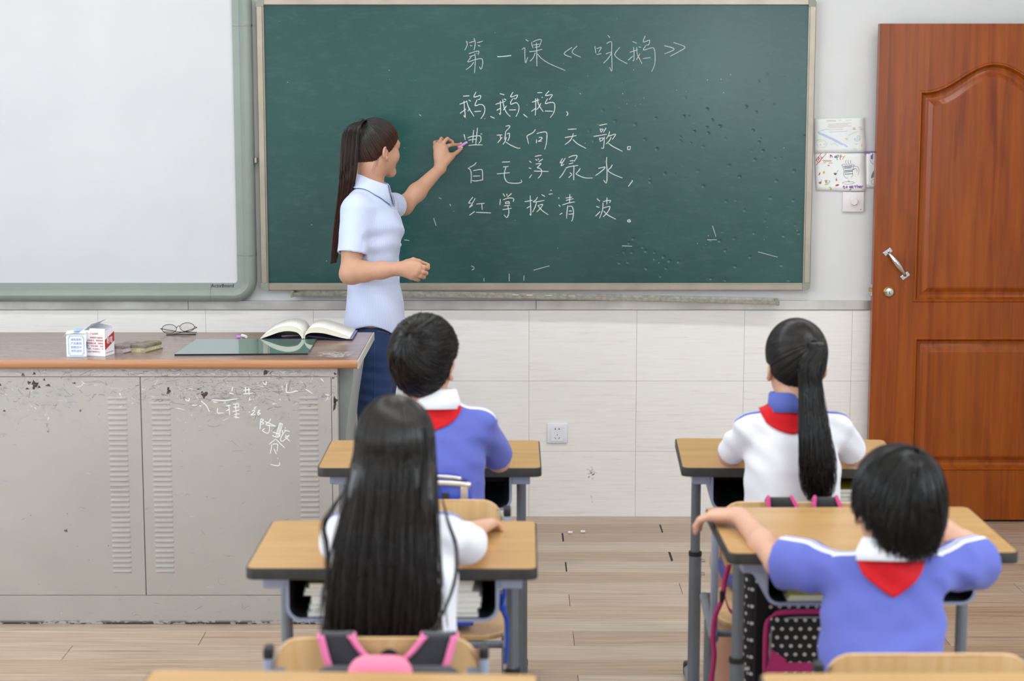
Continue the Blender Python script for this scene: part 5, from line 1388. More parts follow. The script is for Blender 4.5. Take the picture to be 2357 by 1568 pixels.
# ------------------------------------------------------------ materials of people
def m_skin(name, col, lip='#a85a52', red=.25):
    t = NT(name); v = t.coord(); f = t.noise(v, 9, 4); g = t.noise(v, 140, 3)
    c = lin(col); d = tuple(x*y for x, y in zip(c[:3], (.93, .88, .86)))+(1,); e = tuple(min(1, x*y) for x, y in zip(c[:3], (1.05, 1.03, 1.02)))+(1,)
    b = t.ramp(f, [(.3, d), (.7, e)])
    b = t.mix(t.attr('lip').outputs['Fac'], b, lin(lip))
    t.p(Base_Color=b, Roughness=.48); t.b.inputs['Specular IOR Level'].default_value = .4
    t.b.inputs['Subsurface Weight'].default_value = .12; t.b.inputs['Subsurface Radius'].default_value = (.01, .004, .002); t.b.inputs['Subsurface Scale'].default_value = .6
    t.bump(g, .06, .001); return t.m
def m_hair(name, col, tip=None, rough=.33):
    t = NT(name); a = t.attr('rnd').outputs['Fac']; c = lin(col)
    lo = tuple(x*.6 for x in c[:3])+(1,); hi = tuple(x*1.7 for x in c[:3])+(1,)
    b = t.ramp(a, [(0, lo), (.6, c), (1, hi)])
    if tip: b = t.mix(t.ramp(t.attr('tl').outputs['Fac'], [(.35, 0), (.95, 1)]), b, lin(tip))
    t.p(Base_Color=b, Roughness=rough); t.b.inputs['Specular IOR Level'].default_value = .5; return t.m
M_SKIN = m_skin('skin_adult', '#c4987e'); M_SKIN_K = m_skin('skin_child', '#d2a68e')
M_HAIR = m_hair('black_hair', '#14110f'); M_HAIR_T = m_hair('dark_brown_hair', '#17110e', '#4a2a1c'); M_HAIR_G = m_hair('long_dark_hair', '#1b1613', '#241a15')
M_EYEW = plain('eye_white', '#e8e4e0', .2, var=.01); M_IRIS = plain('iris_brown', '#2a1a12', .15); M_BROW = plain('eyebrow_hair', '#1c1512', .7)
def fabric(name, col, rough=.85, wscale=900, bump=.15, var=.05):
    t = NT(name); v = t.coord(); f = t.noise(v, 6, 3); g = t.noise(v, wscale, 2); c = lin(col)
    lo = tuple(x*(1-var) for x in c[:3])+(1,); hi = tuple(min(1, x*(1+var)) for x in c[:3])+(1,)
    t.p(Base_Color=t.ramp(f, [(.3, lo), (.7, hi)]), Roughness=rough); t.b.inputs['Sheen Weight'].default_value = .15
    t.b.inputs['Specular IOR Level'].default_value = .2; t.bump(g, bump, .0006); return t
def m_uniform(name, col, stripe):
    t = fabric(name, col); a = t.attr('arc').outputs['Fac']
    k = t.math('MAXIMUM', t.math('MULTIPLY', t.math('GREATER_THAN', a, -.004), t.math('LESS_THAN', a, .002)), t.math('MULTIPLY', t.math('GREATER_THAN', a, .007), t.math('LESS_THAN', a, .019)))
    k = t.math('MULTIPLY', k, t.math('LESS_THAN', t.attr('arcabs').outputs['Fac'], .035))
    old = t.b.inputs['Base Color'].links[0].from_socket
    t.p(Base_Color=t.mix(k, old, lin(stripe))); return t.m
M_UB = m_uniform('uniform_blue', '#636cbc', '#eef0f6'); M_UW = m_uniform('uniform_white', '#e9e9f0', '#5560b4')
M_RED = fabric('red_scarf_cloth', '#c8141e', .7).m; M_CW = fabric('white_collar_cloth', '#eceef4').m; M_CB = fabric('blue_collar_cloth', '#5a68b4').m
M_SHORTS = fabric('blue_shorts_cloth', '#3c48a0').m; M_SHOE = plain('white_trainer', '#dcdcde', .5); M_SOLE = plain('shoe_sole', '#c8c6c2', .7); M_DSHOE = plain('dark_shoe', '#2a2826', .5)
def m_jeans():
    t = NT('blue_denim'); v = t.coord(); f = t.noise(v, 5, 4); g = t.noise(t.coord((700, 700, 250)), 1, 3)
    c = t.ramp(f, [(.3, lin('#1a2c50')), (.7, lin('#26406e'))]); c = t.mix(t.ramp(g, [(.5, 0), (.8, .35)]), c, lin('#4a6492'))
    t.p(Base_Color=c, Roughness=.85); t.bump(g, .2, .0006); return t.m
M_JEANS = m_jeans()
def m_pin():
    t = fabric('striped_shirt_cotton', '#d3dbf0', .8); a = t.attr('u').outputs['Fac']
    s = t.math('SINE', t.math('MULTIPLY', a, 2*math.pi/.0031)); k = t.math('GREATER_THAN', s, .15)
    old = t.b.inputs['Base Color'].links[0].from_socket
    t.p(Base_Color=t.mix(t.math('MULTIPLY', k, .55), old, lin('#9aaada'))); return t.m
M_PIN = m_pin()

# ------------------------------------------------------------ head
def frame_from(fwd, up=(0, 0, 1), roll=0):
    f = np.array(fwd, float); f /= np.linalg.norm(f); u = np.array(up, float); u = u-f*u.dot(f); u /= np.linalg.norm(u); r = np.cross(f, u)
    if roll:
        c, s = math.cos(roll), math.sin(roll); r, u = c*r+s*u, -s*r+c*u
    return np.c_[r, f, u]
class Head:
    def __init__(s, c, fwd, up=(0, 0, 1), sc=1.0): s.c = np.array(c, float); s.R = frame_from(fwd, up); s.s = sc
    def P(s, x, y, z): return s.c+s.R @ (np.array([x, y, z])*s.s)
    def inv(s, V): return ((V-s.c) @ s.R)/s.s
    def add(s, f, kid=False, ears=True):
        P, k = s.P, s.s; E = lambda c, r, kk=.02, op='u': f.ell(P(*c), np.array(r)*k, s.R, kk*k, op)
        C_ = lambda a, b, ra, rb, kk=.015, op='u': f.cone(P(*a), P(*b), ra*k, rb*k, kk*k, op)
        E((0, -.012, .038), (.074, .093, .082)); E((0, .030, -.020), (.062, .064, .078), .03)
        jw = .9 if kid else 1.0
        for sx in (-1, 1): C_((sx*.044*jw, -.004, -.040), (sx*.013, .068, -.092), .024, .015, .03)
        C_((-.011, .071, -.093), (.011, .071, -.093), .0145, .0145, .02)
        for sx in (-1, 1): E((sx*.036, .060, -.026), (.022, .021, .021), .025)
        C_((-.034, .076, .028), (.034, .076, .028), .011, .011, .02)                      # brow
        for sx in (-1, 1): E((sx*.031, .098, .006), (.017, .016, .010), .012, 's')        # sockets
        C_((0, .086, .014), (0, .100, -.024), .0075, .0100, .014)                         # nose
        for sx in (-1, 1): E((sx*.0105, .092, -.029), (.0075, .009, .0065), .008)
        C_((-.016, .083, -.0555), (.016, .083, -.0555), .0062, .0062, .006); C_((0, .087, -.0555), (0, .0872, -.056), .0066, .0066, .006)
        C_((-.013, .083, -.0655), (.013, .083, -.0655), .0072, .0072, .006)
        for sx in (-1, 1):
            E((sx*.031, .0745, .0145), (.0160, .0140, .0090), .003); E((sx*.031, .0735, -.0085), (.0155, .0135, .0075), .003)   # lids
        if ears:
            for sx in (-1, 1):
                Re = s.R @ np.array(Matrix.Rotation(sx*math.radians(24), 3, 'Z') @ Matrix.Rotation(math.radians(-8), 3, 'X'))
                f.ell(P(sx*.077, -.016, -.013), np.array((.0080, .0175, .0280))*k, Re, .008*k)
                f.ell(P(sx*.0845, -.013, -.010), np.array((.0056, .0100, .0165))*k, Re, .004*k, 's')
                f.cone(P(sx*.078, -.006, -.039), P(sx*.077, -.004, -.043), .0068*k, .006*k, .008*k)
    def lips(s, V):
        q = s.inv(V); d = ((q[:, 0]/.023)**2+((q[:, 2]+.0605)/.0095)**2)
        return np.clip(1.25-d, 0, .75)*(q[:, 1] > .06)
    def features(s, parent):
        k = s.s; R4 = Matrix([list(r) for r in s.R])
        for sx in (-1, 1):
            e = MB().ico(s.P(sx*.0305, .0712, .003), .0130*k, 3).build('eye', M_EYEW, parent, smooth=True)
            MB().ico(s.P(sx*.0302, .0796, .0022), .0078*k, 3, (1, .66, 1), R4).build('iris', M_IRIS, e, smooth=True)
            pts = [s.P(sx*x, y, z) for x, y, z in ((.011, .0935, .0270), (.024, .0925, .0295), (.036, .0875, .0290), (.047, .0785, .0225))]
            MB().tube(catmull(pts, 4), [.0022*k*(1-.5*i/12) for i in range(13)], 6, flat=(1.5, .8)).build('eyebrow', M_BROW, parent, smooth=True)

# ------------------------------------------------------------ hair helpers
def sphere_path(pole, phi, th):
    """directions along meridians of a given pole; phi (N,), th (N,m) -> (N,m,3)"""
    p = np.array(pole, float); p /= np.linalg.norm(p); a = np.array([1., 0, 0])-p*p[0]; a /= np.linalg.norm(a); b = np.cross(p, a)
    e = a[None]*np.cos(phi)[:, None]+b[None]*np.sin(phi)[:, None]
    return np.cos(th)[:, :, None]*p[None, None]+np.sin(th)[:, :, None]*e[:, None]
HC, HR = np.array([0, -.012, .036]), np.array([.0785, .0975, .0875])
# ============================================================ TEACHER
def collar(parent, base, axis, fwd, r0, r1, h, drop, mat, open_deg=28, point=.02, thick=.0022, name='collar', ry=1.0, bv=None):
    """turned-down collar: stands up round the neck, folds outwards; opens towards fwd"""
    ax = np.array(axis, float); ax /= np.linalg.norm(ax); f = np.array(fwd, float); f = f-ax*f.dot(ax); f /= np.linalg.norm(f); s = np.cross(f, ax)
    n = 44; rings = []
    for i in range(n+1):
        a = math.radians(open_deg+(360-2*open_deg)*i/n); d = f*math.cos(a)*ry+s*math.sin(a)
        e = abs(math.cos(a/2))**6                      # 1 at the front ends
        pts = [(r0*1.02, -.012), (r0*.97, h*.6), (r0*.98, h*.95), (r0*1.03, h), (r0*1.10, h*.9), (r0+(r1-r0)*.6, h*.35), (r1+.004*e, -drop-point*e)]
        row = [base+d*r+ax*z for r, z in pts]
        if bv is not None:
            for j in (4, 5, 6):
                loc, nr, _, _ = bv.find_nearest(Vector(tuple(row[j])))
                if loc is not None and (Vector(tuple(row[j]))-loc).dot(nr) < (.004, .007, .006)[j-4]: row[j] = np.array(loc)+np.array(nr)*(.004, .007, .006)[j-4]
        rings.append(row)
    mb = MB(); mb.loft(rings, closed=False, caps=False); o = mb.build(name, mat, parent, smooth=True)
    md = o.modifiers.new('thick', 'SOLIDIFY'); md.thickness = thick; md.offset = 0
    return o
def hand_chain(f, wrist, fingers, wr=.022, fr=.0075, palm_r=.0125, k=.006):
    """fingers: list of joint lists starting at the knuckle; wrist -> knuckles make the palm"""
    for F in fingers[:-1]:
        f.cone(wrist, F[0], wr*.75, palm_r, .014)
    for i in range(len(fingers)-2): f.cone(fingers[i][0], fingers[i+1][0], palm_r*.9, palm_r*.9, .010)
    for j, F in enumerate(fingers):
        n = len(F); rr = [fr*(1.18-.40*i/(n-1)) for i in range(n)]
        if j == len(fingers)-1:
            rr = [fr*(1.55-.6*i/(n-1)) for i in range(n)]; f.cone(wrist, F[0], wr*.7, rr[0], .012)
        f.chain(F, rr, .0035)
teach = empty('person', tuple(float(q) for q in (atY(858, 760, 7.0)[0], 7.0, 0)), label='woman in pale striped shirt and jeans writing on the chalkboard', cat='person')
hc = atY(869, 343, 7.03); nb = atY(849, 436, 7.01)
ha = math.radians(40)
TH = Head(hc, (math.cos(ha), math.sin(ha), -.10), (-.04, 0, 1), .905)
Sn, En, Wn = atY(820, 486, 6.865), atY(806, 628, 6.80), atY(918, 619, 6.742)
Sf, Ef, Wf = atY(880, 474, 7.14), atY(929, 474, 7.335), atY(1013, 388, 7.468)
zt = lambda y: float(atY(860, y, 7.0)[2]); xt = lambda x, y=600: float(atY(x, y, 7.0)[0])
f = Field((xt(745), 6.68, .60), (atY(1085, 300, 7.58)[0], 7.585, 1.86), .0034)
TH.add(f)
f.chain([TH.P(0, -.028, -.02), TH.P(0, -.030, -.075), nb+v3(.005, 0, -.005)], [.047, .046, .054], .03)
f.cone(nb+v3(0, 0, -.02), Sn+v3(.005, .03, .012), .045, .040, .04); f.cone(nb+v3(0, 0, -.02), Sf+v3(0, -.03, .008), .045, .040, .04)
f.torso([(zt(760), xt(866), 7.0, .095, .140), (zt(700), xt(866), 7.0, .095, .125), (zt(640), xt(862), 7.0, .085, .112), (zt(560), xt(860), 7.0, .082, .130), (zt(490), xt(852), 7.0, .080, .140), (zt(462), xt(850), 7.0, .060, .110)], 0, .04)
f.chain([zt(760)*0+v3(xt(862), 6.93, .95), v3(xt(858), 6.93, .60)], [.075, .06], .03); f.chain([v3(xt(862), 7.07, .95), v3(xt(858), 7.07, .60)], [.075, .06], .03)
f.chain([Sn, Sn*.45+En*.55, En], [.046, .042, .036], .02); f.chain([En, En*.72+Wn*.28, En*.35+Wn*.65, Wn], [.0345, .0370, .0300, .0245], .02)
f.cone(En+v3(-.008, 0, -.012), En+v3(.010, 0, -.016), .024, .024, .025)
f.chain([Sf, Sf*.4+Ef*.6, Ef], [.043, .039, .036], .02); f.chain([Ef, Ef*.64+Wf*.36, Wf], [.035, .0345, .0225], .02)
# far hand: holds the chalk against the board
hz = lambda x, y, Y: atY(980+x/12.06, 290+y/12.06, Y)
FH = [[hz(500, 600, 7.498), hz(660, 540, 7.512), hz(780, 520, 7.535), hz(890, 520, 7.556), hz(965, 500, 7.562)],
      [hz(420, 545, 7.502), hz(520, 430, 7.502), hz(600, 350, 7.512), hz(735, 430, 7.530), hz(745, 500, 7.545)],
      [hz(360, 535, 7.508), hz(400, 420, 7.512), hz(435, 350, 7.524), hz(510, 400, 7.540), hz(520, 470, 7.552)],
      [hz(295, 590, 7.512), hz(260, 510, 7.520), hz(250, 455, 7.532), hz(330, 430, 7.545), hz(380, 480, 7.555)],
      [hz(640, 900, 7.490), hz(740, 820, 7.510), hz(860, 735, 7.536), hz(985, 625, 7.556)]]
hand_chain(f, Wf, FH, .0225, .0074, .0125)
f.ell(hz(450, 800, 7.492), (.030, .013, .036), frame_from((0, 1, 0), hz(400, 560, 7.5)-Wf), .016)
f.cone(hz(560, 960, 7.486), hz(690, 850, 7.505), .017, .013, .014)
# near hand: relaxed, thumb up, fingers curled away
gz_ = lambda x, y, Y: atY(880+x/14.25, 560+y/14.25, Y)
NH = [[gz_(1190, 760, 6.722), gz_(1370, 790, 6.722), gz_(1490, 810, 6.735), gz_(1505, 720, 6.760), gz_(1430, 665, 6.772)],
      [gz_(1170, 880, 6.718), gz_(1330, 950, 6.716), gz_(1440, 985, 6.730), gz_(1440, 960, 6.760), gz_(1370, 920, 6.775)],
      [gz_(1090, 990, 6.720), gz_(1250, 1075, 6.718), gz_(1355, 1110, 6.732), gz_(1350, 1090, 6.760), gz_(1280, 1060, 6.772)],
      [gz_(980, 1080, 6.726), gz_(1090, 1165, 6.724), gz_(1175, 1195, 6.738), gz_(1170, 1180, 6.762), gz_(1110, 1150, 6.770)],
      [gz_(800, 640, 6.748), gz_(1020, 560, 6.752), gz_(1200, 600, 6.758), gz_(1355, 655, 6.768)]]
hand_chain(f, Wn, NH, .0235, .0080, .0135)
f.ell(gz_(950, 830, 6.730), (.036, .015, .031), None, .016)
V, Q = f.mesh(); V = lap(V, Q, 1, .4)
body = arr_mesh('body', V, Q, M_SKIN, teach, attrs={'lip': TH.lips(V)})
TH.features(teach)
# finger nails of the writing hand
for F, r in ((FH[0], .0052), (FH[4], .0062)):
    d = F[-1]-F[-2]; d /= np.linalg.norm(d)
    MB().ico(F[-1]+d*.002+v3(0, -.0042, .003), r, 2, (1, .5, .7)).build('nail', plain('nail', '#e0b8a4', .3), teach, smooth=True)
# shirt
f = Field((xt(760), 6.74, zt(775)), (atY(925, 500, 7.3)[0]+.03, 7.36, nb[2]+.06), .0042)
secs = [(zt(778), xt(861), 7.0, .1180, .178), (zt(740), xt(860), 7.0, .1150, .172), (zt(700), xt(862), 7.0, .1090, .160), (zt(650), xt(860), 7.0, .0990, .142), (zt(610), xt(862), 7.0, .0930, .138), (zt(570), xt(864), 7.0, .0950, .145), (zt(535), xt(863), 7.0, .0985, .152), (zt(500), xt(857), 7.0, .0930, .158), (zt(470), xt(852), 7.0, .076, .140), (zt(448), xt(850), 7.0, .055, .09)]
f.torso(secs, 0, .03, cap=.02)
for yb in (6.945, 7.06): f.ell(v3(xt(888), yb, zt(528)), (.054, .056, .060), None, .05)
f.cone(nb+v3(-.004, 0, -.022), Sn+v3(.004, .025, .012), .056, .054, .045); f.cone(nb+v3(-.004, 0, -.022), Sf+v3(0, -.025, .006), .056, .052, .045)
Sne = Sn+(En-Sn)*.70; f.sleeve([Sn, Sn*.5+Sne*.5, Sne], [.052, .0555, .0575], .03, .84)
Sfe = Sf+(Ef-Sf)*.60; f.sleeve([Sf, Sfe], [.050, .053], .035, .84)
def cut_sleeve(f, S0, E0, Se, r):
    d = (E0-S0)/np.linalg.norm(E0-S0)
    # flat end cut local to the sleeve, hollowed round the arm
    B = f.block(Se-.10, Se+.10, .02); sl, X, Y, Z = B
    pd = (X-Se[0])*d[0]+(Y-Se[1])*d[1]+(Z-Se[2])*d[2]; rad = np.sqrt(np.maximum((X-Se[0])**2+(Y-Se[1])**2+(Z-Se[2])**2-pd*pd, 0))
    D = f.D[sl]; near = rad < .088
    cut = pd-(-.012)
    f.D[sl] = np.where(near, np.maximum(D, cut.astype(np.float32)), D)
    cav = np.maximum(rad-r, -(pd+.045)).astype(np.float32)
    f.D[sl] = np.maximum(f.D[sl], -np.maximum(cav, 0*cav-1e9))
# neck opening and curved hem
f.cone(nb+v3(.012, 0, .0), nb+v3(.05, 0, .09), .050, .075, .01, 's')
X, Y, Z = f.ax[0][:, None, None], f.ax[1][None, :, None], f.ax[2][None, None, :]
hem = zt(757)+.030*np.clip(1-((X-xt(855))/.085)**2, 0, 1)+0*Y
f.D = np.maximum(f.D, (hem-Z).astype(np.float32))
V, Q = f.mesh(); V = lap(V, Q, 2, .5)
N = normals(V, Q)
par_n, dn, ft_n, tg = axis_coords(V, [Sn, Sne]); par_f, df, ft_f, tgf = axis_coords(V, [Sf, Ef])
wn_ = V[:, 2]; body_w = np.exp(-((wn_-zt(610))/.07)**2)
fold = np.sin(V @ np.array([-14., 10, 75])+1.5*wob(V, 3, 14))*.0042*np.exp(-((wn_-zt(545))/.060)**2)*(V[:, 0] > xt(845))
fold += np.sin(V @ np.array([40., 20, 60])+1.2*wob(V, 4, 18))*.0030*body_w
fold += wob(V, 5, 28)*.0018+wob(V, 9, 60)*.0008
fold *= np.clip((zt(452)-wn_)/.03, 0, 1)
V = V+N*fold[:, None]
sl_n = (dn < .075) & (V[:, 1] < 6.905) & (V[:, 2] > Sne[2]-.03)
u = np.arctan2(V[:, 1]-7.0, V[:, 0]-xt(860))*.115
dd = V-ft_n; un = np.arctan2(dd[:, 1], dd[:, 0])*.06; u = np.where(sl_n, un, u)
sl_f = (df < .072) & (V[:, 1] > 7.13) & (V[:, 2] > zt(520)); dd = V-ft_f; u = np.where(sl_f, np.arctan2(dd[:, 2], dd[:, 0])*.06, u)
shirt = arr_mesh('shirt', V, Q, M_PIN, teach, attrs={'u': u})
bvh = BVHTree.FromPolygons([tuple(p) for p in V], [tuple(q) for q in Q])
M_BTN = plain('shirt_button', '#eef0f4', .3)
for px, py in ((896, 492), (913, 528), (918, 563), (918, 600), (919, 640), (924, 690), (926, 735)):
    hit = bvh.ray_cast(Vector(tuple(atY(px-9, py, 6.3))), Vector((.25, 1, 0)).normalized())
    p0 = atY(px-2, py, 6.96); loc, nr, _, _ = bvh.find_nearest(Vector(tuple(p0)))
    if loc: MB().lathe([(.0052, -.001), (.0052, .0016), (.0035, .0020), (0, .0014)], loc, tuple(nr), 14).build('button', M_BTN, shirt, angle=40)
# sleeve hem band and placket
def hem_ring(parent, Se, d, r, mat, w=.012, name='sleeve_hem'):
    d = d/np.linalg.norm(d); pts = []
    u_ = np.cross(d, (0, 1, 0)); u_ /= np.linalg.norm(u_); w_ = np.cross(d, u_)
    return u_, w_
co = collar(teach, nb+v3(.004, 0, .002), (.36, 0, .93), (1, -.05, 0), .061, .098, .040, .012, M_PIN, 20, .036, bv=bvh)
ca_ = np.zeros(len(co.data.vertices)*3); co.data.vertices.foreach_get('co', ca_); ca_ = ca_.reshape(-1, 3)-(nb-np.array(teach.location))
at_ = co.data.attributes.new('u', 'FLOAT', 'POINT'); at_.data.foreach_set('value', (ca_[:, 0]*.8+ca_[:, 2]*.55).astype(np.float32))
# jeans
f = Field((xt(790), 6.80, .03), (xt(945), 7.20, zt(735)), .0055)
f.torso([(zt(735), xt(862), 7.0, .098, .152), (zt(775), xt(864), 7.0, .104, .160), (zt(810), xt(862), 7.0, .102, .160), (zt(840), xt(860), 7.0, .085, .145)], 0, .03, cap=.02)
for yy, dx in ((6.925, 0), (7.075, .01)):
    f.chain([v3(xt(860)+dx, yy, zt(810)), v3(xt(858)+dx, yy, .72), v3(xt(860)+dx, yy, .48), v3(xt(852)+dx, yy, .30), v3(xt(852)+dx, yy, .07)], [.086, .078, .056, .055, .043], .03)
V, Q = f.mesh(); V = lap(V, Q, 1); N = normals(V, Q)
V = V+N*((wob(V, 21, 40)*.0012+np.sin(V @ np.array([20., 0, 110])+2*wob(V, 22, 12))*.0010))[:, None]
jeans = arr_mesh('jeans', V, Q, M_JEANS, teach)
bj = BVHTree.FromPolygons([tuple(p) for p in V], [tuple(q) for q in Q])
def surf_line(bv, px, y0=6.3, off=.0006):
    out = []
    for x, y in px:
        o = Vector((0, 0, CAM_H)); d = Vector(tuple(ray(x, y))).normalized(); h_ = bv.ray_cast(o, d)
        if h_[0]: out.append(h_[0]+h_[1]*off)
    return out
M_THR = plain('denim_seam', '#3a5076', .8); M_THR2 = plain('orange_thread', '#8a6238', .8)
for pts, mt in (([(862, y) for y in range(762, 945, 8)], M_THR), ([(868, 762), (880, 764), (895, 768)], M_THR2), ([(818, 752), (822, 756), (834, 760)], M_THR2)):
    L = surf_line(bj, pts)
    if len(L) > 1: MB().tube(L, .0011, 5).build('seam', mt, jeans)
for yy, dx in ((6.925, 0), (7.075, .01)):
    x = xt(852)+dx
    f = Field((x-.09, yy-.06, 0), (x+.20, yy+.06, .11), .005)
    f.cone(v3(x-.03, yy, .040), v3(x+.10, yy, .032), .040, .036, .03); f.cone(v3(x, yy, .06), v3(x, yy, .085), .044, .044, .03); f.cone(v3(x+.10, yy, .030), v3(x+.145, yy, .026), .034, .026, .02); f.half((0, 0, .002), (0, 0, -1))
    V, Q = f.mesh(); arr_mesh('shoe', V, Q, M_DSHOE, teach)
# hair: smooth cap, strands drawn back to the tie, long tail
def hair_cap(H, parent, mat, cut, grow=.003, extra=None, step=.004, name='hair_cap'):
    lo = H.c-.16; hi = H.c+.16; f = Field(lo, hi, step)
    f.ell(H.P(*HC), (HR+grow)*H.s, H.R, 0)
    if extra: extra(f)
    q = [f.ax[0][:, None, None]-H.c[0], f.ax[1][None, :, None]-H.c[1], f.ax[2][None, None, :]-H.c[2]]
    loc = [(H.R[0, i]*q[0]+H.R[1, i]*q[1]+H.R[2, i]*q[2])/H.s for i in range(3)]
    f.D = np.maximum(f.D, (cut(*loc)*H.s).astype(np.float32))
    V, Q = f.mesh(); V = lap(V, Q, 1)
    o = arr_mesh(name, V, Q, mat, parent, attrs={'rnd': np.full(len(V), .3), 'tl': np.zeros(len(V))})
    return o, radius_map(H, V, Q)
def radius_map(H, V, Q):
    """hair-cap radius seen from inside the head, as a lookup over directions (local)"""
    bv = BVHTree.FromPolygons([tuple(p) for p in V], [tuple(q) for q in Q]); o = Vector(tuple(H.P(*HC)))
    nl, na = 61, 120; M_ = np.zeros((nl, na))
    for i in range(nl):
        th = math.pi*i/(nl-1)
        for j in range(na):
            a = 2*math.pi*j/na; d = np.array([math.sin(th)*math.sin(a), math.sin(th)*math.cos(a), math.cos(th)])
            h_ = bv.ray_cast(o, Vector(tuple(H.R @ d))); M_[i, j] = (h_[3] if h_[0] else 0)/H.s
    def rf(D):
        n = np.linalg.norm(D, axis=-1); d = D/n[..., None]
        u = np.arccos(np.clip(d[..., 2], -1, 1))/math.pi*(nl-1); w = (np.arctan2(d[..., 0], d[..., 1])/(2*math.pi)*na) % na
        i0 = np.clip(u.astype(int), 0, nl-2); fu = u-i0; j0 = w.astype(int) % na; fw = w-np.floor(w); j1 = (j0+1) % na
        return (M_[i0, j0]*(1-fw)+M_[i0, j1]*fw)*(1-fu)+(M_[i0+1, j0]*(1-fw)+M_[i0+1, j1]*fw)*fu
    return rf
def scalp_strands(H, pole, N, hairline, lift=(1.005, 1.03), m=13, th0=.10, full=True, length=None, swirl=0, seed=1, rf=None, over=(0, 0)):
    """strands laid on the cap along meridians of a pole; hairline(p) >= 0 where hair grows (local coords)"""
    r = np.random.default_rng(seed); phi = r.uniform(0, 2*math.pi, N); K0 = 80; TT = np.linspace(th0, 2.9, K0)
    pl = np.array(pole, float); pl /= np.linalg.norm(pl); a1 = np.array([1., 0, 0])-pl*pl[0]; a1 /= np.linalg.norm(a1); b1 = np.cross(pl, a1)
    dirs = lambda th, ph: (np.cos(th)[..., None]*pl+np.sin(th)[..., None]*(np.cos(ph)[..., None]*a1+np.sin(ph)[..., None]*b1))
    warp = lambda D: (lambda q: q/np.linalg.norm(q, axis=-1)[..., None])(D*HR)
    D = warp(dirs(np.broadcast_to(TT, (N, K0)), np.broadcast_to(phi[:, None], (N, K0)))); P = HC+D*rf(D)[..., None]
    ok = hairline(P.reshape(-1, 3)).reshape(N, K0) >= 0
    end = np.where(ok.all(1), K0-1, np.argmax(~ok, 1)); tmax = TT[np.maximum(end-1, 1)]
    if full: a = np.full(N, th0); b = tmax+r.uniform(-.03, .01, N)
    else:
        a = th0+(tmax-th0)*r.random(N)**.8*.86; b = np.minimum(a+length*r.uniform(.7, 1.2, N), tmax+r.uniform(-.05, .02, N))
    t = np.linspace(0, 1, m)[None]; th = a[:, None]+(b-a)[:, None]*t
    if not full:
        K = 46; pc = (np.floor(phi/(2*math.pi)*K)+.5)/K*2*math.pi+.05*np.sin(9*phi); phi_t = (pc-phi)[:, None]*.75*t**1.5
    else: phi_t = 0
    ph = phi[:, None]+phi_t+swirl*t*r.uniform(.6, 1.3, N)[:, None]+.02*r.normal(size=(N, 1))*t
    D = warp(dirs(th, ph)); lf = r.uniform(*lift, N)[:, None]+(0 if full else .03*t*r.random(N)[:, None])
    L = HC+D*(rf(D)*lf)[..., None]
    if over[1] > 0:     # loose tips hanging past the hairline
        tip = L[:, -1]; at_end = (b > tmax-.12)[:, None, None]; k = 4; sx = (np.arange(1, k+1)/k)[None, :, None]
        ln = r.uniform(*over, N)[:, None, None]; dr = (L[:, -1]-L[:, -2]); dr = dr/(np.linalg.norm(dr, axis=1)[:, None]+1e-9); dr = dr*.5+np.array([0, 0, -.6])+.18*r.normal(size=(N, 3))
        E = tip[:, None]+dr[:, None]*ln*sx*np.where(at_end, 1, .02)
        L = np.concatenate([L, E], 1)
    return L, phi, r
def place(H, L): return H.c+(L*H.s) @ H.R.T
HLY = [-.12, -.085, -.050, -.030, -.010, .012, .030, .050, .085, .12]; HLZ = [-.105, -.085, -.060, -.030, -.004, -.014, .006, .034, .076, .11]
cutT = lambda x, y, z: np.interp(np.ravel(y), HLY, HLZ).reshape(np.shape(y))-z+0*x
hair, rfT = hair_cap(TH, teach, M_HAIR_T, cutT, .004, lambda f: f.ell(TH.P(0, -.024, -.014), np.array((.070, .080, .074))*TH.s, TH.R, .02*TH.s))
L, _, _ = scalp_strands(TH, (0, -.66, .75), 1500, lambda p: p[:, 2]-np.interp(p[:, 1], HLY, HLZ)-.002, (1.006, 1.03), rf=rfT, m=15)
P = place(TH, L); tubes('hair_strands', P, np.full(P.shape[:2], .0011)*np.linspace(1, .55, P.shape[1])[None], M_HAIR_T, hair)
base = place(TH, (HC+np.array([0, -.66, .75])/1.0*HR*1.06)[None])[0]
tip = [base, atY(826, 281, 6.985), atY(810, 300, 6.96), atY(804, 350, 6.94), atY(799, 420, 6.93), atY(787, 490, 6.955), atY(776, 550, 6.975), atY(768, 606, 6.985)]
G = np.array(catmull(tip, 8)); M_ = len(G); tg = np.linspace(0, 1, M_)
rw = np.interp(tg, [0, .1, .3, .5, .75, 1], [.014, .026, .036, .036, .024, .012])
N_ = 1100; r = np.random.default_rng(5); ang = r.uniform(0, 2*math.pi, N_); rad = np.sqrt(r.random(N_)); ll = np.clip(r.normal(.84, .10, N_), .5, 1.0)
m = 22; tt = np.linspace(0, 1, m)[None]*ll[:, None]
idx = np.clip(tt*(M_-1), 0, M_-1.001); i0 = idx.astype(int); fr = (idx-i0)[..., None]
C_ = G[i0]*(1-fr)+G[np.minimum(i0+1, M_-1)]*fr; W_ = np.interp(tt, tg, rw)
side = np.array([1., .0, .25]); dep = np.array([0., 1., 0.])
wv = .10*np.sin(tt*7+r.uniform(0, 6, N_)[:, None])*tt
P = C_+(W_*((rad*np.cos(ang))[:, None]+wv))[..., None]*side*.95+(W_*(rad*np.sin(ang))[:, None])[..., None]*dep*.75
tail = tubes('ponytail', P, np.full((N_, m), .00115)*np.linspace(1, .5, m)[None], M_HAIR_T, hair)
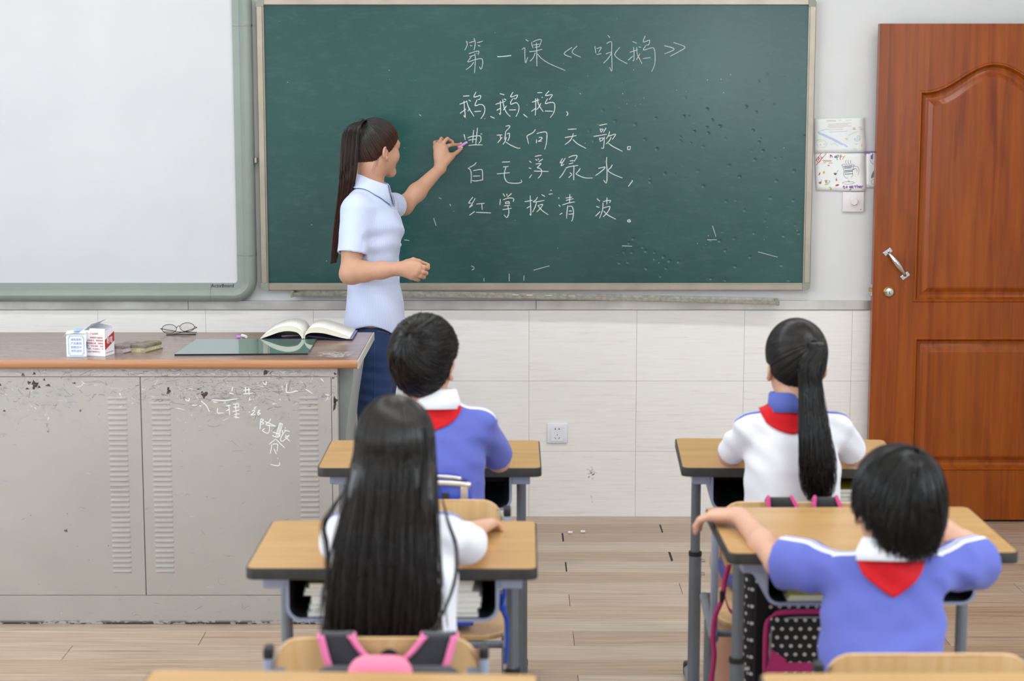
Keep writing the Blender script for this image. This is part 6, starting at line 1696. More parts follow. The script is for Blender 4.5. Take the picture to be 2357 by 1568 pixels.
MB().tube(catmull([base+v3(-.002, 0, .010), base+v3(-.012, -.012, .004), base+v3(-.010, -.004, -.012), base+v3(.004, .010, -.008), base+v3(-.002, .004, .010)], 5), .0055, 8).build('hair_tie', M_BLK, hair, smooth=True)
# loose hairs at the nape and temple
Pn = []
for k in range(14):
    a = TH.P(.035+.03*random.random(), -.055+.02*random.random(), -.035+.02*random.random()); b = a+v3(random.uniform(-.01, .01), random.uniform(-.006, 0), -random.uniform(.02, .05)); c = b+v3(random.uniform(-.012, .006), 0, -random.uniform(.01, .03))
    Pn.append(catmull([a, (a+b)/2+v3(.003, -.003, 0), b, c], 3))
Pn = np.array(Pn); tubes('loose_hairs', Pn, np.full(Pn.shape[:2], .00032), M_HAIR_T, hair)
# pink chalk in her fingers
ca, cb = hz(885, 605, 7.552), hz(1140, 455, BY-.003)
o = MB().tube([ca, cb], [.0056, .0050], 14).build('chalk_stick', plain('lilac_chalk', '#d79ae6', .85), None, angle=40); center_origin(o)
tag(o, 'lilac chalk stick held between finger and thumb at the chalkboard', 'chalk')
# ============================================================ PUPILS
def hand_auto(f, wrist, d, n, side, curl=18, sc=.8, spread=.0, wr=.021):
    d = np.array(d, float); d /= np.linalg.norm(d); n = np.array(n, float); n = n-d*n.dot(d); n /= np.linalg.norm(n); t = np.cross(d, n)*side   # t: towards the thumb
    f.ell(wrist+d*.050*sc, np.array((.036, .050, .0145))*sc, np.c_[t, d, n], .014)
    for i, (o, ln) in enumerate(((.029, .95), (.010, 1.06), (-.009, 1.0), (-.027, .80))):
        p = wrist+d*.082*sc+t*o*sc; f.cone(wrist+t*o*sc*.5, p, wr*.55*sc/.8, .0125*sc, .012)
        P = [p]; a = math.radians(curl)*.6; dd = d+t*spread*(1.5-i)*.12
        for L in (.042, .026, .022):
            q = (dd*math.cos(a)-n*math.sin(a)); q /= np.linalg.norm(q); P.append(P[-1]+q*L*ln*sc); a += math.radians(curl)
        f.chain(P, [.0102*sc, .0095*sc, .0088*sc, .0076*sc], .003)
    p0 = wrist+t*.024*sc+d*.022*sc; p1 = p0+(d*.55+t*.75-n*.15)*.036*sc; p2 = p1+(d*.9+t*.3-n*.2)*.030*sc; p3 = p2+(d*.95-n*.3)*.022*sc
    f.chain([wrist, p0, p1, p2, p3], [.016*sc, .0165*sc, .0125*sc, .0108*sc, .0092*sc], .010)
def scarf(parent, V, Q, NB, r1, drop, back=(0, -1, 0), span=112, wide=.02, tilt=0):
    bv = BVHTree.FromPolygons([tuple(p) for p in V], [tuple(q) for q in Q])
    b = np.array(back, float); s = np.cross(b, (0, 0, 1.)); rings = []
    for i in range(41):
        a = math.radians(-span+2*span*i/40); d = b*math.cos(a)+s*math.sin(a); L = wide+drop*max(0, 1-abs(a)/math.radians(78))**1.0
        row = []
        for j in range(9):
            t = j/8; g = NB+d*(r1+t*L*.45)+v3(0, 0, .004-t*L*.95)
            loc, nr, _, _ = bv.find_nearest(Vector(tuple(g)))
            nn = np.array(nr); row.append(np.array(loc)+nn*(.0045+.0012*math.sin(a*6+t*4)))
        rings.append(row)
    mb = MB(); mb.loft(rings, closed=False, caps=False); o = mb.build('neck_scarf', M_RED, parent, smooth=True)
    md = o.modifiers.new('thick', 'SOLIDIFY'); md.thickness = .0025; md.offset = 1
    # knot and two short ends on the chest
    f0 = NB-b*(r1+.018)+v3(0, 0, -.055); loc, nr, _, _ = bv.find_nearest(Vector(tuple(f0))); k0 = np.array(loc)+np.array(nr)*.010
    MB().ico(k0, .013, 2, (1, .7, 1)).build('scarf_knot', M_RED, o, smooth=True)
    for sx in (-1, 1):
        P = []
        for t in np.linspace(0, 1, 6):
            g = k0+s*sx*(.005+.03*t)+v3(0, 0, -.09*t); loc, nr, _, _ = bv.find_nearest(Vector(tuple(g))); P.append(np.array(loc)+np.array(nr)*.006)
        MB().tube(P, [.006, .012, .015, .016, .012, .003], 8, flat=(1, .3)).build('scarf_end', M_RED, o, smooth=True)
    return o
def kid(tagline, P, shirt_m, collar_m, skin=M_SKIN_K):
    pel, NB, SL, SR = P['pel'], P['NB'], P['SL'], P['SR']
    root = empty('person', (float(pel[0]), float(pel[1]), 0), label=tagline, cat='person', group='pupils')
    H = Head(P['hc'], P['fwd'], P.get('up', (0, 0, 1)), P.get('hs', .95))
    arms = P['arms']   # [(S,E,W,handdir,backnormal,side,curl)]
    pts = [pel, NB, P['hc']]+[q for a in arms for q in a[:3]]
    knees = [pel+v3(-.085, .36, .015), pel+v3(.085, .36, .015)] if 'knees' not in P else P['knees']
    ank = [v3(k[0], k[1]+.02, .09) for k in knees]
    allp = np.array(pts+knees+ank); lo = allp.min(0)-.16; hi = allp.max(0)+.16; lo[2] = 0.0
    f = Field(lo, hi, .0050)
    H.add(f, True)
    f.chain([H.P(0, -.026, -.02), H.P(0, -.030, -.07), NB+v3(0, 0, -.01)], [.044, .042, .048], .03)
    ch = (SL+SR)/2
    for S_ in (SL, SR): f.cone(NB+v3(0, 0, -.02), S_, .036, .032, .03)
    f.torso([(pel[2]-.06, pel[0], pel[1], .105, .085), (pel[2]+.05, pel[0]*.85+ch[0]*.15, pel[1]*.85+ch[1]*.15, .100, .080), (ch[2]-.10, pel[0]*.2+ch[0]*.8, pel[1]*.2+ch[1]*.8, .105, .078), (ch[2], ch[0], ch[1], .085, .055)], P.get('yaw', 0), .03)
    for a in arms:
        S_, E, W = a[:3]; f.chain([S_, S_*.5+E*.5, E], [.026, .029, .029], .02); f.chain([E, E*.6+W*.4, W], [.0300, .0290, .0205], .02)
        hand_auto(f, W, a[3], a[4], a[5], a[6], P.get('hand', .82))
    for sx, k, a in zip((-1, 1), knees, ank):
        f.chain([pel+v3(sx*.065, .02, -.005), k], [.068, .050], .02); f.chain([k, k*.6+a*.4, a], [.047, .043, .030], .02)
        f.cone(a, a+v3(0, .08, -.05), .030, .026, .02)
    V, Q = f.mesh(); V = lap(V, Q, 1, .4)
    arr_mesh('body', V, Q, skin, root, attrs={'lip': H.lips(V)})
    H.features(root)
    # shirt
    allp = np.array([pel, NB, SL, SR]+[a[1] for a in arms]); lo = allp.min(0)-.17; hi = allp.max(0)+.12; lo[2] = pel[2]-.08; hi[2] = NB[2]+.06
    f = Field(lo, hi, .0048); w = P.get('w', 1.0)
    T = P.get('secs') or [(pel[2]-.075, pel[0], pel[1], .138*w, .118), (pel[2]+.02, pel[0], pel[1], .132*w, .112), (pel[2]+.12, pel[0]*.7+ch[0]*.3, pel[1]*.7+ch[1]*.3, .126*w, .103), (ch[2]-.10, pel[0]*.2+ch[0]*.8, pel[1]*.2+ch[1]*.8, .132*w, .100), (ch[2]-.03, ch[0], ch[1], .122*w, .085), (ch[2]+.018, ch[0], ch[1], .085, .06)]
    f.torso(T, P.get('yaw', 0), .04, cap=.025)
    ends = []
    for a, S_ in zip(arms, (SL, SR)):
        f.cone(NB+v3(0, 0, -.024), S_+v3(0, 0, -.004), .042, .035, .035)
        E = a[1]; fr = P.get('sleeve', .86); Se = S_+(E-S_)*fr; rr = P.get('sr', .058)
        f.sleeve([S_, S_*.45+Se*.55, Se], [.037, rr*.95, rr], .025, .72); ends.append((S_, E, Se))
    f.cone(NB+v3(0, .004, -.002), NB+v3(0, .02, .09), .044, .07, .01, 's')
    V, Q = f.mesh(); V = lap(V, Q, 2, .5); N = normals(V, Q)
    arc = np.full(len(V), .3)
    for (S_, E, Se) in ends:
        path = [NB+(S_-NB)*.30+v3(0, 0, -.02), S_, Se+(E-S_)*.1]
        par, d, ft, tg = axis_coords(V, path); up = np.array([0, 0, 1.])
        uu = up[None]-tg*(tg @ up)[:, None]; uu /= np.linalg.norm(uu, axis=1)[:, None]+1e-9
        bk = np.cross(tg, uu); bk *= np.sign(-bk[:, 1:2])+1e-9        # towards the back (-Y)
        r_ = V-ft; an = np.arctan2((r_*bk).sum(1), (r_*uu).sum(1)); a_ = an*np.minimum(d, .07)+P.get('arc0', 0)
        m_ = (d < .085) & (np.abs(an) < 1.6); arc = np.where(m_ & (np.abs(a_) < np.abs(arc)), a_, arc)
    z = V[:, 2]; arm = np.minimum.reduce([np.linalg.norm(V-e[0], axis=1) for e in ends])
    fold = wob(V, P.get('seed', 1), 26)*.0020+wob(V, P.get('seed', 1)+50, 60)*.0011
    fold += np.sin(V @ np.array(P.get('fold', (70., 0, 85)))+1.8*wob(V, P.get('seed', 1)+9, 14))*.0036*np.exp(-(arm/.13)**2)
    fold += np.sin(V @ np.array((-45., 20, 80))+1.8*wob(V, P.get('seed', 1)+19, 13))*.0030*np.exp(-((z-(pel[2]+.12))/.10)**2)
    V = V+N*(fold*np.clip((NB[2]-.02-z)/.03, .1, 1))[:, None]
    arr_mesh('shirt', V, Q, shirt_m, root, attrs={'arc': arc, 'arcabs': np.abs(arc)})
    ax = P.get('cax', (0, .12, 1))
    scarf(root, V, Q, NB+v3(0, 0, -.012), .052, P.get('drop', .075), wide=P.get('swide', .022))
    collar(root, NB+v3(0, .002, -.004), ax, (0, 1, 0), .050, P.get('cr', .068), P.get('ch', .034), .012, collar_m, 30, .02)
    # shorts and shoes
    k2 = [pel*.25+k*.75 for k in knees]
    allp = np.array([pel]+k2); f = Field(allp.min(0)-.15, allp.max(0)+.12, .007)
    f.torso([(pel[2]-.065, pel[0], pel[1], .130, .110), (pel[2]+.03, pel[0], pel[1], .122, .104)], 0, .03, cap=.02)
    for sx, k in zip((-1, 1), k2): f.cone(pel+v3(sx*.068, .02, 0), k, .080, .072, .03)
    V, Q = f.mesh(); arr_mesh('shorts', V, Q, M_SHORTS, root)
    for a in ank:
        f = Field(a+v3(-.06, -.08, -.09), a+v3(.06, .18, .03), .006)
        f.cone(a+v3(0, -.02, -.05), a+v3(0, .08, -.055), .038, .036, .03); f.cone(a+v3(0, 0, -.04), a+v3(0, 0, .0), .040, .040, .02); f.cone(a+v3(0, .09, -.058), a+v3(0, .12, -.062), .033, .027, .02); f.half((0, 0, .003), (0, 0, -1))
        V, Q = f.mesh(); sh = arr_mesh('shoe', V, Q, M_SHOE, root)
    return root, H
def zh_func(tab):
    A = np.radians([t[0] for t in tab]); Zs = [t[1] for t in tab]
    return lambda x, y: np.interp(np.abs(np.arctan2(x, y)), A, Zs)
def short_hair(root, H, pole, tab, N, mat, seed=3, length=.9, swirl=.35, grow=.006, low=None, over=(0, 0), lift=(1.005, 1.06), rad=.0013, crown=None):
    zh = zh_func(tab)
    cut = lambda x, y, z: zh(x+0*y, y+0*x)+0*z-z
    def extra(f):
        for c_, r_ in (low or []): f.ell(H.P(*c_), np.array(r_)*H.s, H.R, .03*H.s)
    cap, rf = hair_cap(H, root, mat, lambda x, y, z: (zh(np.broadcast_to(x, np.broadcast(x, y, z).shape), np.broadcast_to(y, np.broadcast(x, y, z).shape))-z), grow, extra)
    L, phi, r = scalp_strands(H, pole, N, lambda p: p[:, 2]-zh(p[:, 0], p[:, 1])-.002, lift, m=11, th0=.06, full=False, length=length, swirl=swirl, seed=seed, rf=rf, over=over)
    L = L+r.normal(size=(len(L), 1, 3))*.0006
    P = place(H, L); tubes('hair_strands', P, np.full(P.shape[:2], rad)*np.linspace(1, .35, P.shape[1])[None], mat, cap)
    return cap
# ---- boy in blue, front row beside the teacher desk
S0 = lambda x, y, Y: atY(x, y, Y)
zd = dL1['h']
P = dict(pel=v3(S0(1000, 1150, 4.80)[0], 4.80, .485), NB=S0(1003, 926, 4.83), SL=S0(898, 968, 4.84), SR=S0(1106, 972, 4.83), hc=S0(979, 832, 4.84), fwd=(.36, 1, .30), up=(0, -.2, 1), hs=.97, w=1.02,
    arms=[(S0(898, 968, 4.84), v3(S0(868, 1065, 4.98)[0], 4.98, zd+.055), v3(-.27, 5.20, zd+.03), (.6, .6, 0), (0, 0, 1), 1, 10),
          (S0(1106, 972, 4.83), v3(S0(1148, 1065, 5.0)[0], 5.0, zd+.050), v3(-.09, 5.22, zd+.03), (-.7, .5, 0), (0, 0, 1), -1, 10)], seed=2, drop=.034, sleeve=.90, sr=.045, ch=.040, cr=.070)
boy1, HB1 = kid('boy in blue uniform shirt and red scarf seated beside the teacher desk', P, M_UB, M_CW)
tabB = [(0, .050), (40, .046), (60, .020), (74, .012), (86, .026), (102, .022), (116, -.016), (138, -.056), (160, -.072), (180, -.076)]
short_hair(boy1, HB1, (-.10, -.62, .74), tabB, 3000, M_HAIR, 3, .95, .45, low=[((0, -.020, -.012), (.070, .080, .072))], grow=.010, over=(.002, .010))
# ---- girl with ponytail, near the door
zd = dR1['h']
P = dict(pel=v3(S0(1828, 1150, 4.84)[0], 4.84, .485), knees=[v3(S0(1676, 1295, 5.1)[0], 5.10, .475), v3(S0(1830, 1295, 5.1)[0], 5.16, .49)], NB=S0(1818, 934, 4.85), SL=S0(1724, 984, 4.86), SR=S0(1926, 982, 4.86), hc=S0(1830, 838, 4.88), fwd=(-.12, 1, -.04), up=(0, .1, 1), hs=.95, w=.98,
    arms=[(S0(1724, 984, 4.86), v3(S0(1680, 1062, 4.98)[0], 4.98, zd+.060), v3(S0(1700, 1060, 5.2)[0], 5.2, zd+.03), (.3, .9, 0), (0, 0, 1), 1, 10),
          (S0(1926, 982, 4.86), v3(S0(1964, 1058, 4.98)[0], 4.98, zd+.060), v3(S0(1940, 1060, 5.2)[0], 5.2, zd+.03), (-.4, .9, 0), (0, 0, 1), -1, 10)], seed=5, drop=.014, sleeve=.88, sr=.042, ch=.040, cr=.062, swide=.040)
girl2, HG2 = kid('girl in white uniform shirt with long black ponytail, seated near the door', P, M_UW, M_CB)
HLY2 = [-.12, -.075, -.035, -.012, .012, .030, .050, .085, .12]; HLZ2 = [-.080, -.062, -.035, .004, -.004, .012, .036, .076, .11]
capg, rfG = hair_cap(HG2, girl2, M_HAIR, lambda x, y, z: np.interp(np.ravel(y), HLY2, HLZ2).reshape(np.shape(y))-z+0*x, .005, lambda f: f.ell(HG2.P(0, -.018, -.010), np.array((.074, .082, .066))*HG2.s, HG2.R, .02*HG2.s))
poleG = np.array((.24, -.88, .36)); poleG /= np.linalg.norm(poleG)
L, _, _ = scalp_strands(HG2, poleG, 2000, lambda p: p[:, 2]-np.interp(p[:, 1], HLY2, HLZ2)-.002, (1.006, 1.035), m=15, rf=rfG)
PP = place(HG2, L); tubes('hair_strands', PP, np.full(PP.shape[:2], .0011)*np.linspace(1, .6, PP.shape[1])[None], M_HAIR, capg)
def pony(root, guide, rw, N_, mat, seed, flat=.7, rad=.0012, wave=.12, lens=(.88, .07), name='ponytail', sideax=(1, 0, 0), depax=(0, 1, 0)):
    G = np.array(catmull(guide, 8)); M_ = len(G); tg = np.linspace(0, 1, M_); r = np.random.default_rng(seed)
    ang = r.uniform(0, 2*math.pi, N_); rd = np.sqrt(r.random(N_)); ll = np.clip(r.normal(*lens, N_), .5, 1.0); m = 24
    tt = np.linspace(0, 1, m)[None]*ll[:, None]; ix = np.clip(tt*(M_-1), 0, M_-1.001); i0 = ix.astype(int); fr = (ix-i0)[..., None]
    C_ = G[i0]*(1-fr)+G[i0+1]*fr; W_ = np.interp(tt, np.linspace(0, 1, len(rw)), rw); wv = wave*np.sin(tt*9+r.uniform(0, 6, N_)[:, None])*tt
    PP = C_+(W_*((rd*np.cos(ang))[:, None]+wv))[..., None]*np.array(sideax)+(W_*(rd*np.sin(ang))[:, None])[..., None]*np.array(depax)*flat
    return tubes(name, PP, np.full((N_, m), rad)*np.linspace(1, .45, m)[None], mat, root)
bp_ = place(HG2, (HC+poleG*HR*1.07)[None])[0]
yb = bp_[1]
pony(capg, [bp_+v3(0, .012, 0), bp_+v3(.004, -.014, .004), bp_+v3(.008, -.026, -.012), S0(1864, 840, yb-.035), S0(1867, 900, yb-.04), S0(1874, 980, yb-.075), S0(1882, 1060, yb-.085), S0(1884, 1120, yb-.085), S0(1886, 1160, yb-.085)], [.009, .017, .023, .027, .030, .036, .043, .040, .022], 1300, M_HAIR, 8, wave=.3)
MB().tube(catmull([bp_+v3(-.011, -.002, .003), bp_+v3(0, -.008, .010), bp_+v3(.011, -.003, .002), bp_+v3(.002, -.006, -.010), bp_+v3(-.011, -.002, .003)], 5), .004, 8).build('hair_tie', M_BLK, capg, smooth=True)
a_, b_ = HG2.P(.005, -.085, .105), HG2.P(.030, -.092, .098)
MB().tube([HG2.P(-.012, -.066, .1165), HG2.P(.010, -.074, .111), HG2.P(.028, -.080, .100)], .0013, 6).build('hairpin', M_CHROME, capg)
# ---- girl with long loose hair
zd = dL2['h']
P = dict(pel=v3(S0(905, 1400, 3.74)[0], 3.74, .480), NB=S0(905, 1172, 3.77), SL=S0(792, 1222, 3.79), SR=S0(1026, 1222, 3.79), hc=S0(910, 1046, 3.79), fwd=(0.02, 1, -.02), hs=.95, w=1.0,
    arms=[(S0(792, 1222, 3.79), v3(S0(780, 1300, 3.98)[0], 3.98, zd+.055), v3(S0(850, 1250, 4.22)[0], 4.22, zd+.03), (.5, .8, 0), (0, 0, 1), 1, 10),
          (S0(1026, 1222, 3.79), v3(S0(1084, 1300, 3.99)[0], 3.99, zd+.050), v3(S0(1096, 1250, 4.225)[0], 4.225, zd+.030), (.30, 1, -.05), (-.2, .1, 1), -1, 22)], seed=7, drop=.06, sleeve=.90, sr=.047, arc0=.004)
girl1, HG1 = kid('girl with very long straight dark hair in white uniform shirt', P, M_UW, M_CB)
f = Field(HG1.c+v3(-.19, -.24, -.66), HG1.c+v3(.19, .13, .16), .0050)
f.ell(HG1.P(*HC), (HR+.006)*HG1.s, HG1.R, 0); f.ell(HG1.P(0, -.025, -.03), np.array((.078, .080, .080))*HG1.s, HG1.R, .03)
c0 = HG1.c; zE = S0(875, 1475, 3.62)[2]
yprof = lambda d: -.070-.120*(1-np.exp(-(np.maximum(d, -.04)+.04)/.22))
ds = np.linspace(.01, c0[2]-zE-.02, 16)
f.torso([(c0[2]-d, c0[0]-.034*d/.5, c0[1]+yprof(d)+.012+.03*math.exp(-d/.08), .080+.026*(1-math.exp(-d/.12))-.012*max(0, (d-.4)/.2), .016+.030*math.exp(-d/.10)) for d in ds], 0, .03, cap=.008)
q = [f.ax[0][:, None, None]-c0[0], f.ax[1][None, :, None]-c0[1], f.ax[2][None, None, :]-c0[2]]
face = np.maximum((np.interp(np.ravel(q[1]), [-.02, .0, .03, .06, .1], [-.3, -.06, .0, .045, .10])[None, :, None]-q[2]), -1)+0*q[0]
f.D = np.maximum(f.D, np.where(q[1] > -.02, face, -1).astype(np.float32))
V, Q = f.mesh(); V = lap(V, Q, 2)
hairG = arr_mesh('long_hair', V, Q, M_HAIR_G, girl1, attrs={'rnd': np.full(len(V), .25), 'tl': np.zeros(len(V))})
r = np.random.default_rng(12); N_ = 3000; m = 30
az = np.where(r.random(N_) < .5, 1, -1)*np.radians(np.clip(180-np.abs(r.normal(0, 62, N_)), 62, 180))
lf = r.uniform(1.05, 1.13, N_); th0 = np.abs(r.normal(.05, .28, N_)).clip(.04, 1.2)
nt = 12; th = th0[:, None]+(1.50-th0)[:, None]*np.linspace(0, 1, nt)[None]
hd = np.c_[np.sin(az), np.cos(az)]
Lx = HC[0]+HR[0]*np.sin(th)*hd[:, :1]*lf[:, None]; Ly = HC[1]+HR[1]*np.sin(th)*hd[:, 1:]*lf[:, None]; Lz = HC[2]+HR[2]*np.cos(th)*lf[:, None]
top = place(HG1, np.stack([Lx, Ly, Lz], -1))
e = top[:, -1]; nb_ = m-nt; t = np.linspace(0, 1, nb_+1)[1:][None]
zend = zE+np.abs(r.normal(0, .03, N_)); z = e[:, 2:]+(zend[:, None]-e[:, 2:])*t
ex = e[:, :1]-c0[0]; ey = e[:, 1:2]-c0[1]
drop_ = (c0[2]-z)
tgt_y = yprof(drop_)-.012; own = (ey-(-.10))*.25
sm = np.clip(drop_/.16+.15, 0, 1); sm = sm*sm*(3-2*sm)
y_ = ey*(1-sm)+(tgt_y+own+.012*r.normal(size=(N_, 1))-.010*(lf[:, None]-1.09)/.04)*sm
sx = ex*(1+.16*np.clip(drop_/.25, 0, 1))-.034*np.clip(drop_/.5, 0, 1)+.006*np.sin(t*5+r.uniform(0, 6, N_)[:, None])*t+.016*r.normal(size=(N_, 1))*t
low_ = np.stack([c0[0]+sx, c0[1]+y_, z], -1)
tubes('hair_strands', np.concatenate([top, low_], 1), np.full((N_, m), .00135)*np.linspace(1, .5, m)[None], M_HAIR_G, hairG)
# thin braid on the right and stray locks
hb = BVHTree.FromPolygons([tuple(p) for p in V], [tuple(q_) for q_ in Q]); mb = MB()
for k in range(30):
    y = 985+k*8.6; hit = hb.ray_cast(Vector((0, 0, CAM_H)), Vector(tuple(ray(978+4*math.sin(k*.21)+k*.15, y))).normalized())
    if hit[0]:
        for s in (-1, 1): mb.ico(hit[0]+Vector((s*.0032, -.016, s*.0012)), .0052, 1, (1, .8, 1.15))
mb.build('braid', M_HAIR, hairG, smooth=True)
Pl = []
for k in range(36):
    s = 1 if k % 2 else -1; j = random.random()
    if s < 0: G_ = [S0(800, 1120, 3.70), S0(752+14*j, 1180, 3.66), S0(735+16*j, 1215, 3.66), S0(744+14*j, 1260, 3.64), S0(748+10*j, 1340, 3.62), S0(745+14*j, 1440+40*j, 3.60)]
    else: G_ = [S0(1012, 1120, 3.72), S0(1024+10*j, 1200, 3.68), S0(1040+14*j, 1260, 3.66), S0(1040+12*j, 1330, 3.63), S0(1018+10*j, 1400, 3.61), S0(990+12*j, 1450, 3.60)]
    Pl.append(catmull(G_, 4))
Pl = np.array(Pl); tubes('stray_locks', Pl, np.full(Pl.shape[:2], .0009), M_HAIR_G, hairG)
# ---- boy in blue gripping the desk, lower right
zd = dR2['h']
P = dict(pel=v3(S0(2020, 1480, 3.74)[0], 3.74, .475), knees=[v3(S0(2020, 1480, 3.74)[0]+.03, 4.06, .475), v3(S0(2020, 1480, 3.74)[0]+.16, 4.08, .475)], NB=S0(2045, 1272, 3.86), SL=S0(1930, 1312, 3.88), SR=S0(2150, 1312, 3.88), hc=S0(2064, 1168, 3.89), fwd=(-.32, 1, -.12), up=(.02, .1, 1), hs=.985, w=1.02,
    arms=[(S0(1930, 1312, 3.88), S0(1792, 1294, 3.99), v3(*S0(1702, 1214, 4.30)[:2], zd+.030), (-.75, .35, -.05), (-.1, 0, 1), 1, 34),
          (S0(2150, 1312, 3.88), S0(2262, 1292, 4.00), v3(*S0(2150, 1236, 4.26)[:2], zd+.030), (-1, .25, 0), (0, 0, 1), -1, 10)], seed=9, drop=.046, sleeve=.92, sr=.062, ch=.036, cr=.074, cax=(0, .22, 1), fold=(85., 0, 62))
boy2, HB2 = kid('boy in blue uniform shirt and red scarf leaning on his desk with arms spread', P, M_UB, M_CW)
tabB2 = [(0, .040), (40, .036), (62, .000), (80, -.016), (96, -.006), (110, -.040), (126, -.062), (150, -.082), (180, -.088)]
short_hair(boy2, HB2, (.10, -.45, .88), tabB2, 3400, M_HAIR, 6, 1.35, .25, low=[((0, -.016, -.010), (.0825, .092, .080)), ((0, -.022, -.040), (.074, .080, .080))], grow=.011, lift=(1.004, 1.07), over=(.004, .024))
# ============================================================ BAGS AND SMALL THINGS
def soft_box(c, r, n=.30, step=.006, extra=None):
    """rounded, slightly puffed box as arrays; c centre, r half sizes"""
    c = np.array(c, float); r = np.array(r, float); f = Field(c-r-.03, c+r+.03, step)
    X, Y, Z = f.ax[0][:, None, None]-c[0], f.ax[1][None, :, None]-c[1], f.ax[2][None, None, :]-c[2]
    k = n*r.min(); q = [np.abs(a)-b+k for a, b in zip((X, Y, Z), r)]
    d = np.sqrt(sum(np.maximum(a, 0)**2 for a in q))+np.minimum(np.maximum(np.maximum(q[0], q[1]), q[2]), 0)-k
    f.D = d.astype(np.float32)
    if extra: extra(f)
    return f.mesh()
M_PINK = fabric('pink_trim_cloth', '#e87aa8', .7).m; M_HPINK = fabric('hot_pink_cloth', '#c03a76', .7).m; M_CHAR = fabric('charcoal_mesh_cloth', '#34343a', .8).m; M_BLKC = fabric('black_bag_cloth', '#17171a', .7).m
M_SALMON = fabric('pink_pouch_cloth', '#ec7f9c', .6).m
# ---- charcoal and pink backpack on the long-haired girl's chair
ct = float(cL2.location.x); ytop = ztop(866, 1464, YC['L2']); yr = YC['L2']-.036
bag = empty('backpack', (float(atY(897, 1540, yr)[0]), yr-.07, 0.30), label='charcoal backpack with pink-edged straps hung on the long-haired girl\'s chair', cat='backpack')
V, Q = soft_box((atY(897, 1540, yr)[0], yr-.075, .53), (.150, .062, .182), .7); arr_mesh('bag_body', V, Q, M_CHAR, bag)
V, Q = soft_box((atY(876, 1540, yr-.08)[0], yr-.092, .655), (.062, .040, .088), .9); arr_mesh('pouch', V, Q, M_SALMON, bag)
def strap(outer, inner, name='shoulder_strap'):
    O = catmull([np.array(p) for p in outer], 5); I = catmull([np.array(p) for p in inner], 5); n = min(len(O), len(I))
    rows = []
    yt = YC['L2']
    o0, i0 = atY(*O[0], yr), atY(*I[0], yr)
    for a, b in ((v3(o0[0], yt+.030, ytop-.07), v3(i0[0], yt+.030, ytop-.07)), (v3(o0[0], yt+.026, ytop-.01), v3(i0[0], yt+.026, ytop-.01)), (v3(o0[0], yt-.005, ytop+.012), v3(i0[0], yt-.005, ytop+.012))): rows.append((a, b))
    for k in range(n):
        t = k/(n-1); rows.append((atY(*O[k], yr-.004-.02*t), atY(*I[k], yr-.004-.02*t)))
    mb = MB(); mb.loft([[a*(1-u)+b*u+v3(0, -.006*math.sin(math.pi*u), 0) for u in np.linspace(0, 1, 7)] for a, b in rows], closed=False, caps=False)
    o = mb.build(name, M_CHAR, bag, smooth=True); md = o.modifiers.new('t', 'SOLIDIFY'); md.thickness = .008
    for j in (0, 1):
        s = 1 if j == 0 else -1
        mb = MB(); P_ = []
        for a, b in rows:
            e = (a, b)[j]; d = (b-a)*(1 if j == 0 else -1); d = d/np.linalg.norm(d)
            P_.append([e-d*.004+v3(0, -.007, 0), e+d*.010+v3(0, -.008, 0)])
        mb.loft(P_, closed=False, caps=False); q = mb.build('strap_binding', M_PINK, o, smooth=True); md = q.modifiers.new('t', 'SOLIDIFY'); md.thickness = .004
strap([(735, 1462), (742, 1490), (750, 1520), (762, 1552)], [(812, 1462), (832, 1492), (856, 1514), (886, 1524)])
strap([(1050, 1464), (1042, 1490), (1034, 1520), (1022, 1552)], [(972, 1464), (950, 1492), (926, 1514), (900, 1524)])
hp = [atY(880, 1530, yr-.03), atY(881, 1512, yr-.03), atY(896, 1502, yr-.03), atY(911, 1512, yr-.03), atY(912, 1530, yr-.03)]
MB().tube(catmull(hp, 6), .0055, 8, flat=(1.4, .7)).build('grab_loop', M_BLKC, bag, smooth=True)
# ---- blue and silver bag on the front boy's chair
yb_ = YC['L1']+.085; xl, xr_ = atY(905, 1120, yb_)[0], atY(1091, 1120, yb_)[0]; zt_ = atY(1040, 1094, yb_)[2]
M_RBLUE = plain('shiny_blue_vinyl', '#2c46b4', .3, var=.12, scale=14); M_NAVY = plain('navy_vinyl', '#1e2a62', .35); M_SILV = plain('silver_trim', '#dcdad2', .25, .6)
bb_ = empty('backpack', (float((xl+xr_)/2), yb_, .43), label='shiny blue backpack with silver trim behind the boy in the front row', cat='backpack')
hw = (xr_-xl)/2; cxb = (xl+xr_)/2
def prof_ring(y, s, z0=.44):
    pts = []
    for k in range(25):
        a = math.pi*k/24; pts.append((cxb+hw*s*math.copysign(abs(math.cos(a))**.55, math.cos(a)), y, (zt_-.10)+(.10*s)*abs(math.sin(a))**.7))
    return pts+[(cxb-hw*s, y, z0), (cxb+hw*s, y, z0)]
MB().loft([prof_ring(yb_-.042, .90), prof_ring(yb_-.036, .98), prof_ring(yb_+.030, 1.0), prof_ring(yb_+.036, .95)]).build('bag_body', M_RBLUE, bb_, angle=60)
def trim_line(pts, r, mat, nm, y):
    MB().tube([(p[0], y, p[2]) for p in pts], r, 8, flat=(1, .6)).build(nm, mat, bb_, smooth=True)
def row(py, x0, x1, y, bow=.006): return [v3(atY(x0+(x1-x0)*t, py, y)[0], y, atY(950, py, y)[2]+bow*math.sin(math.pi*t)) for t in np.linspace(0, 1, 12)]
ybk = yb_-.045
trim_line(row(1102, 940, 1062, ybk), .0045, M_SILV, 'piping', ybk)
trim_line(row(1117, 920, 1084, ybk), .0075, M_SILV, 'silver_band', ybk-.001)
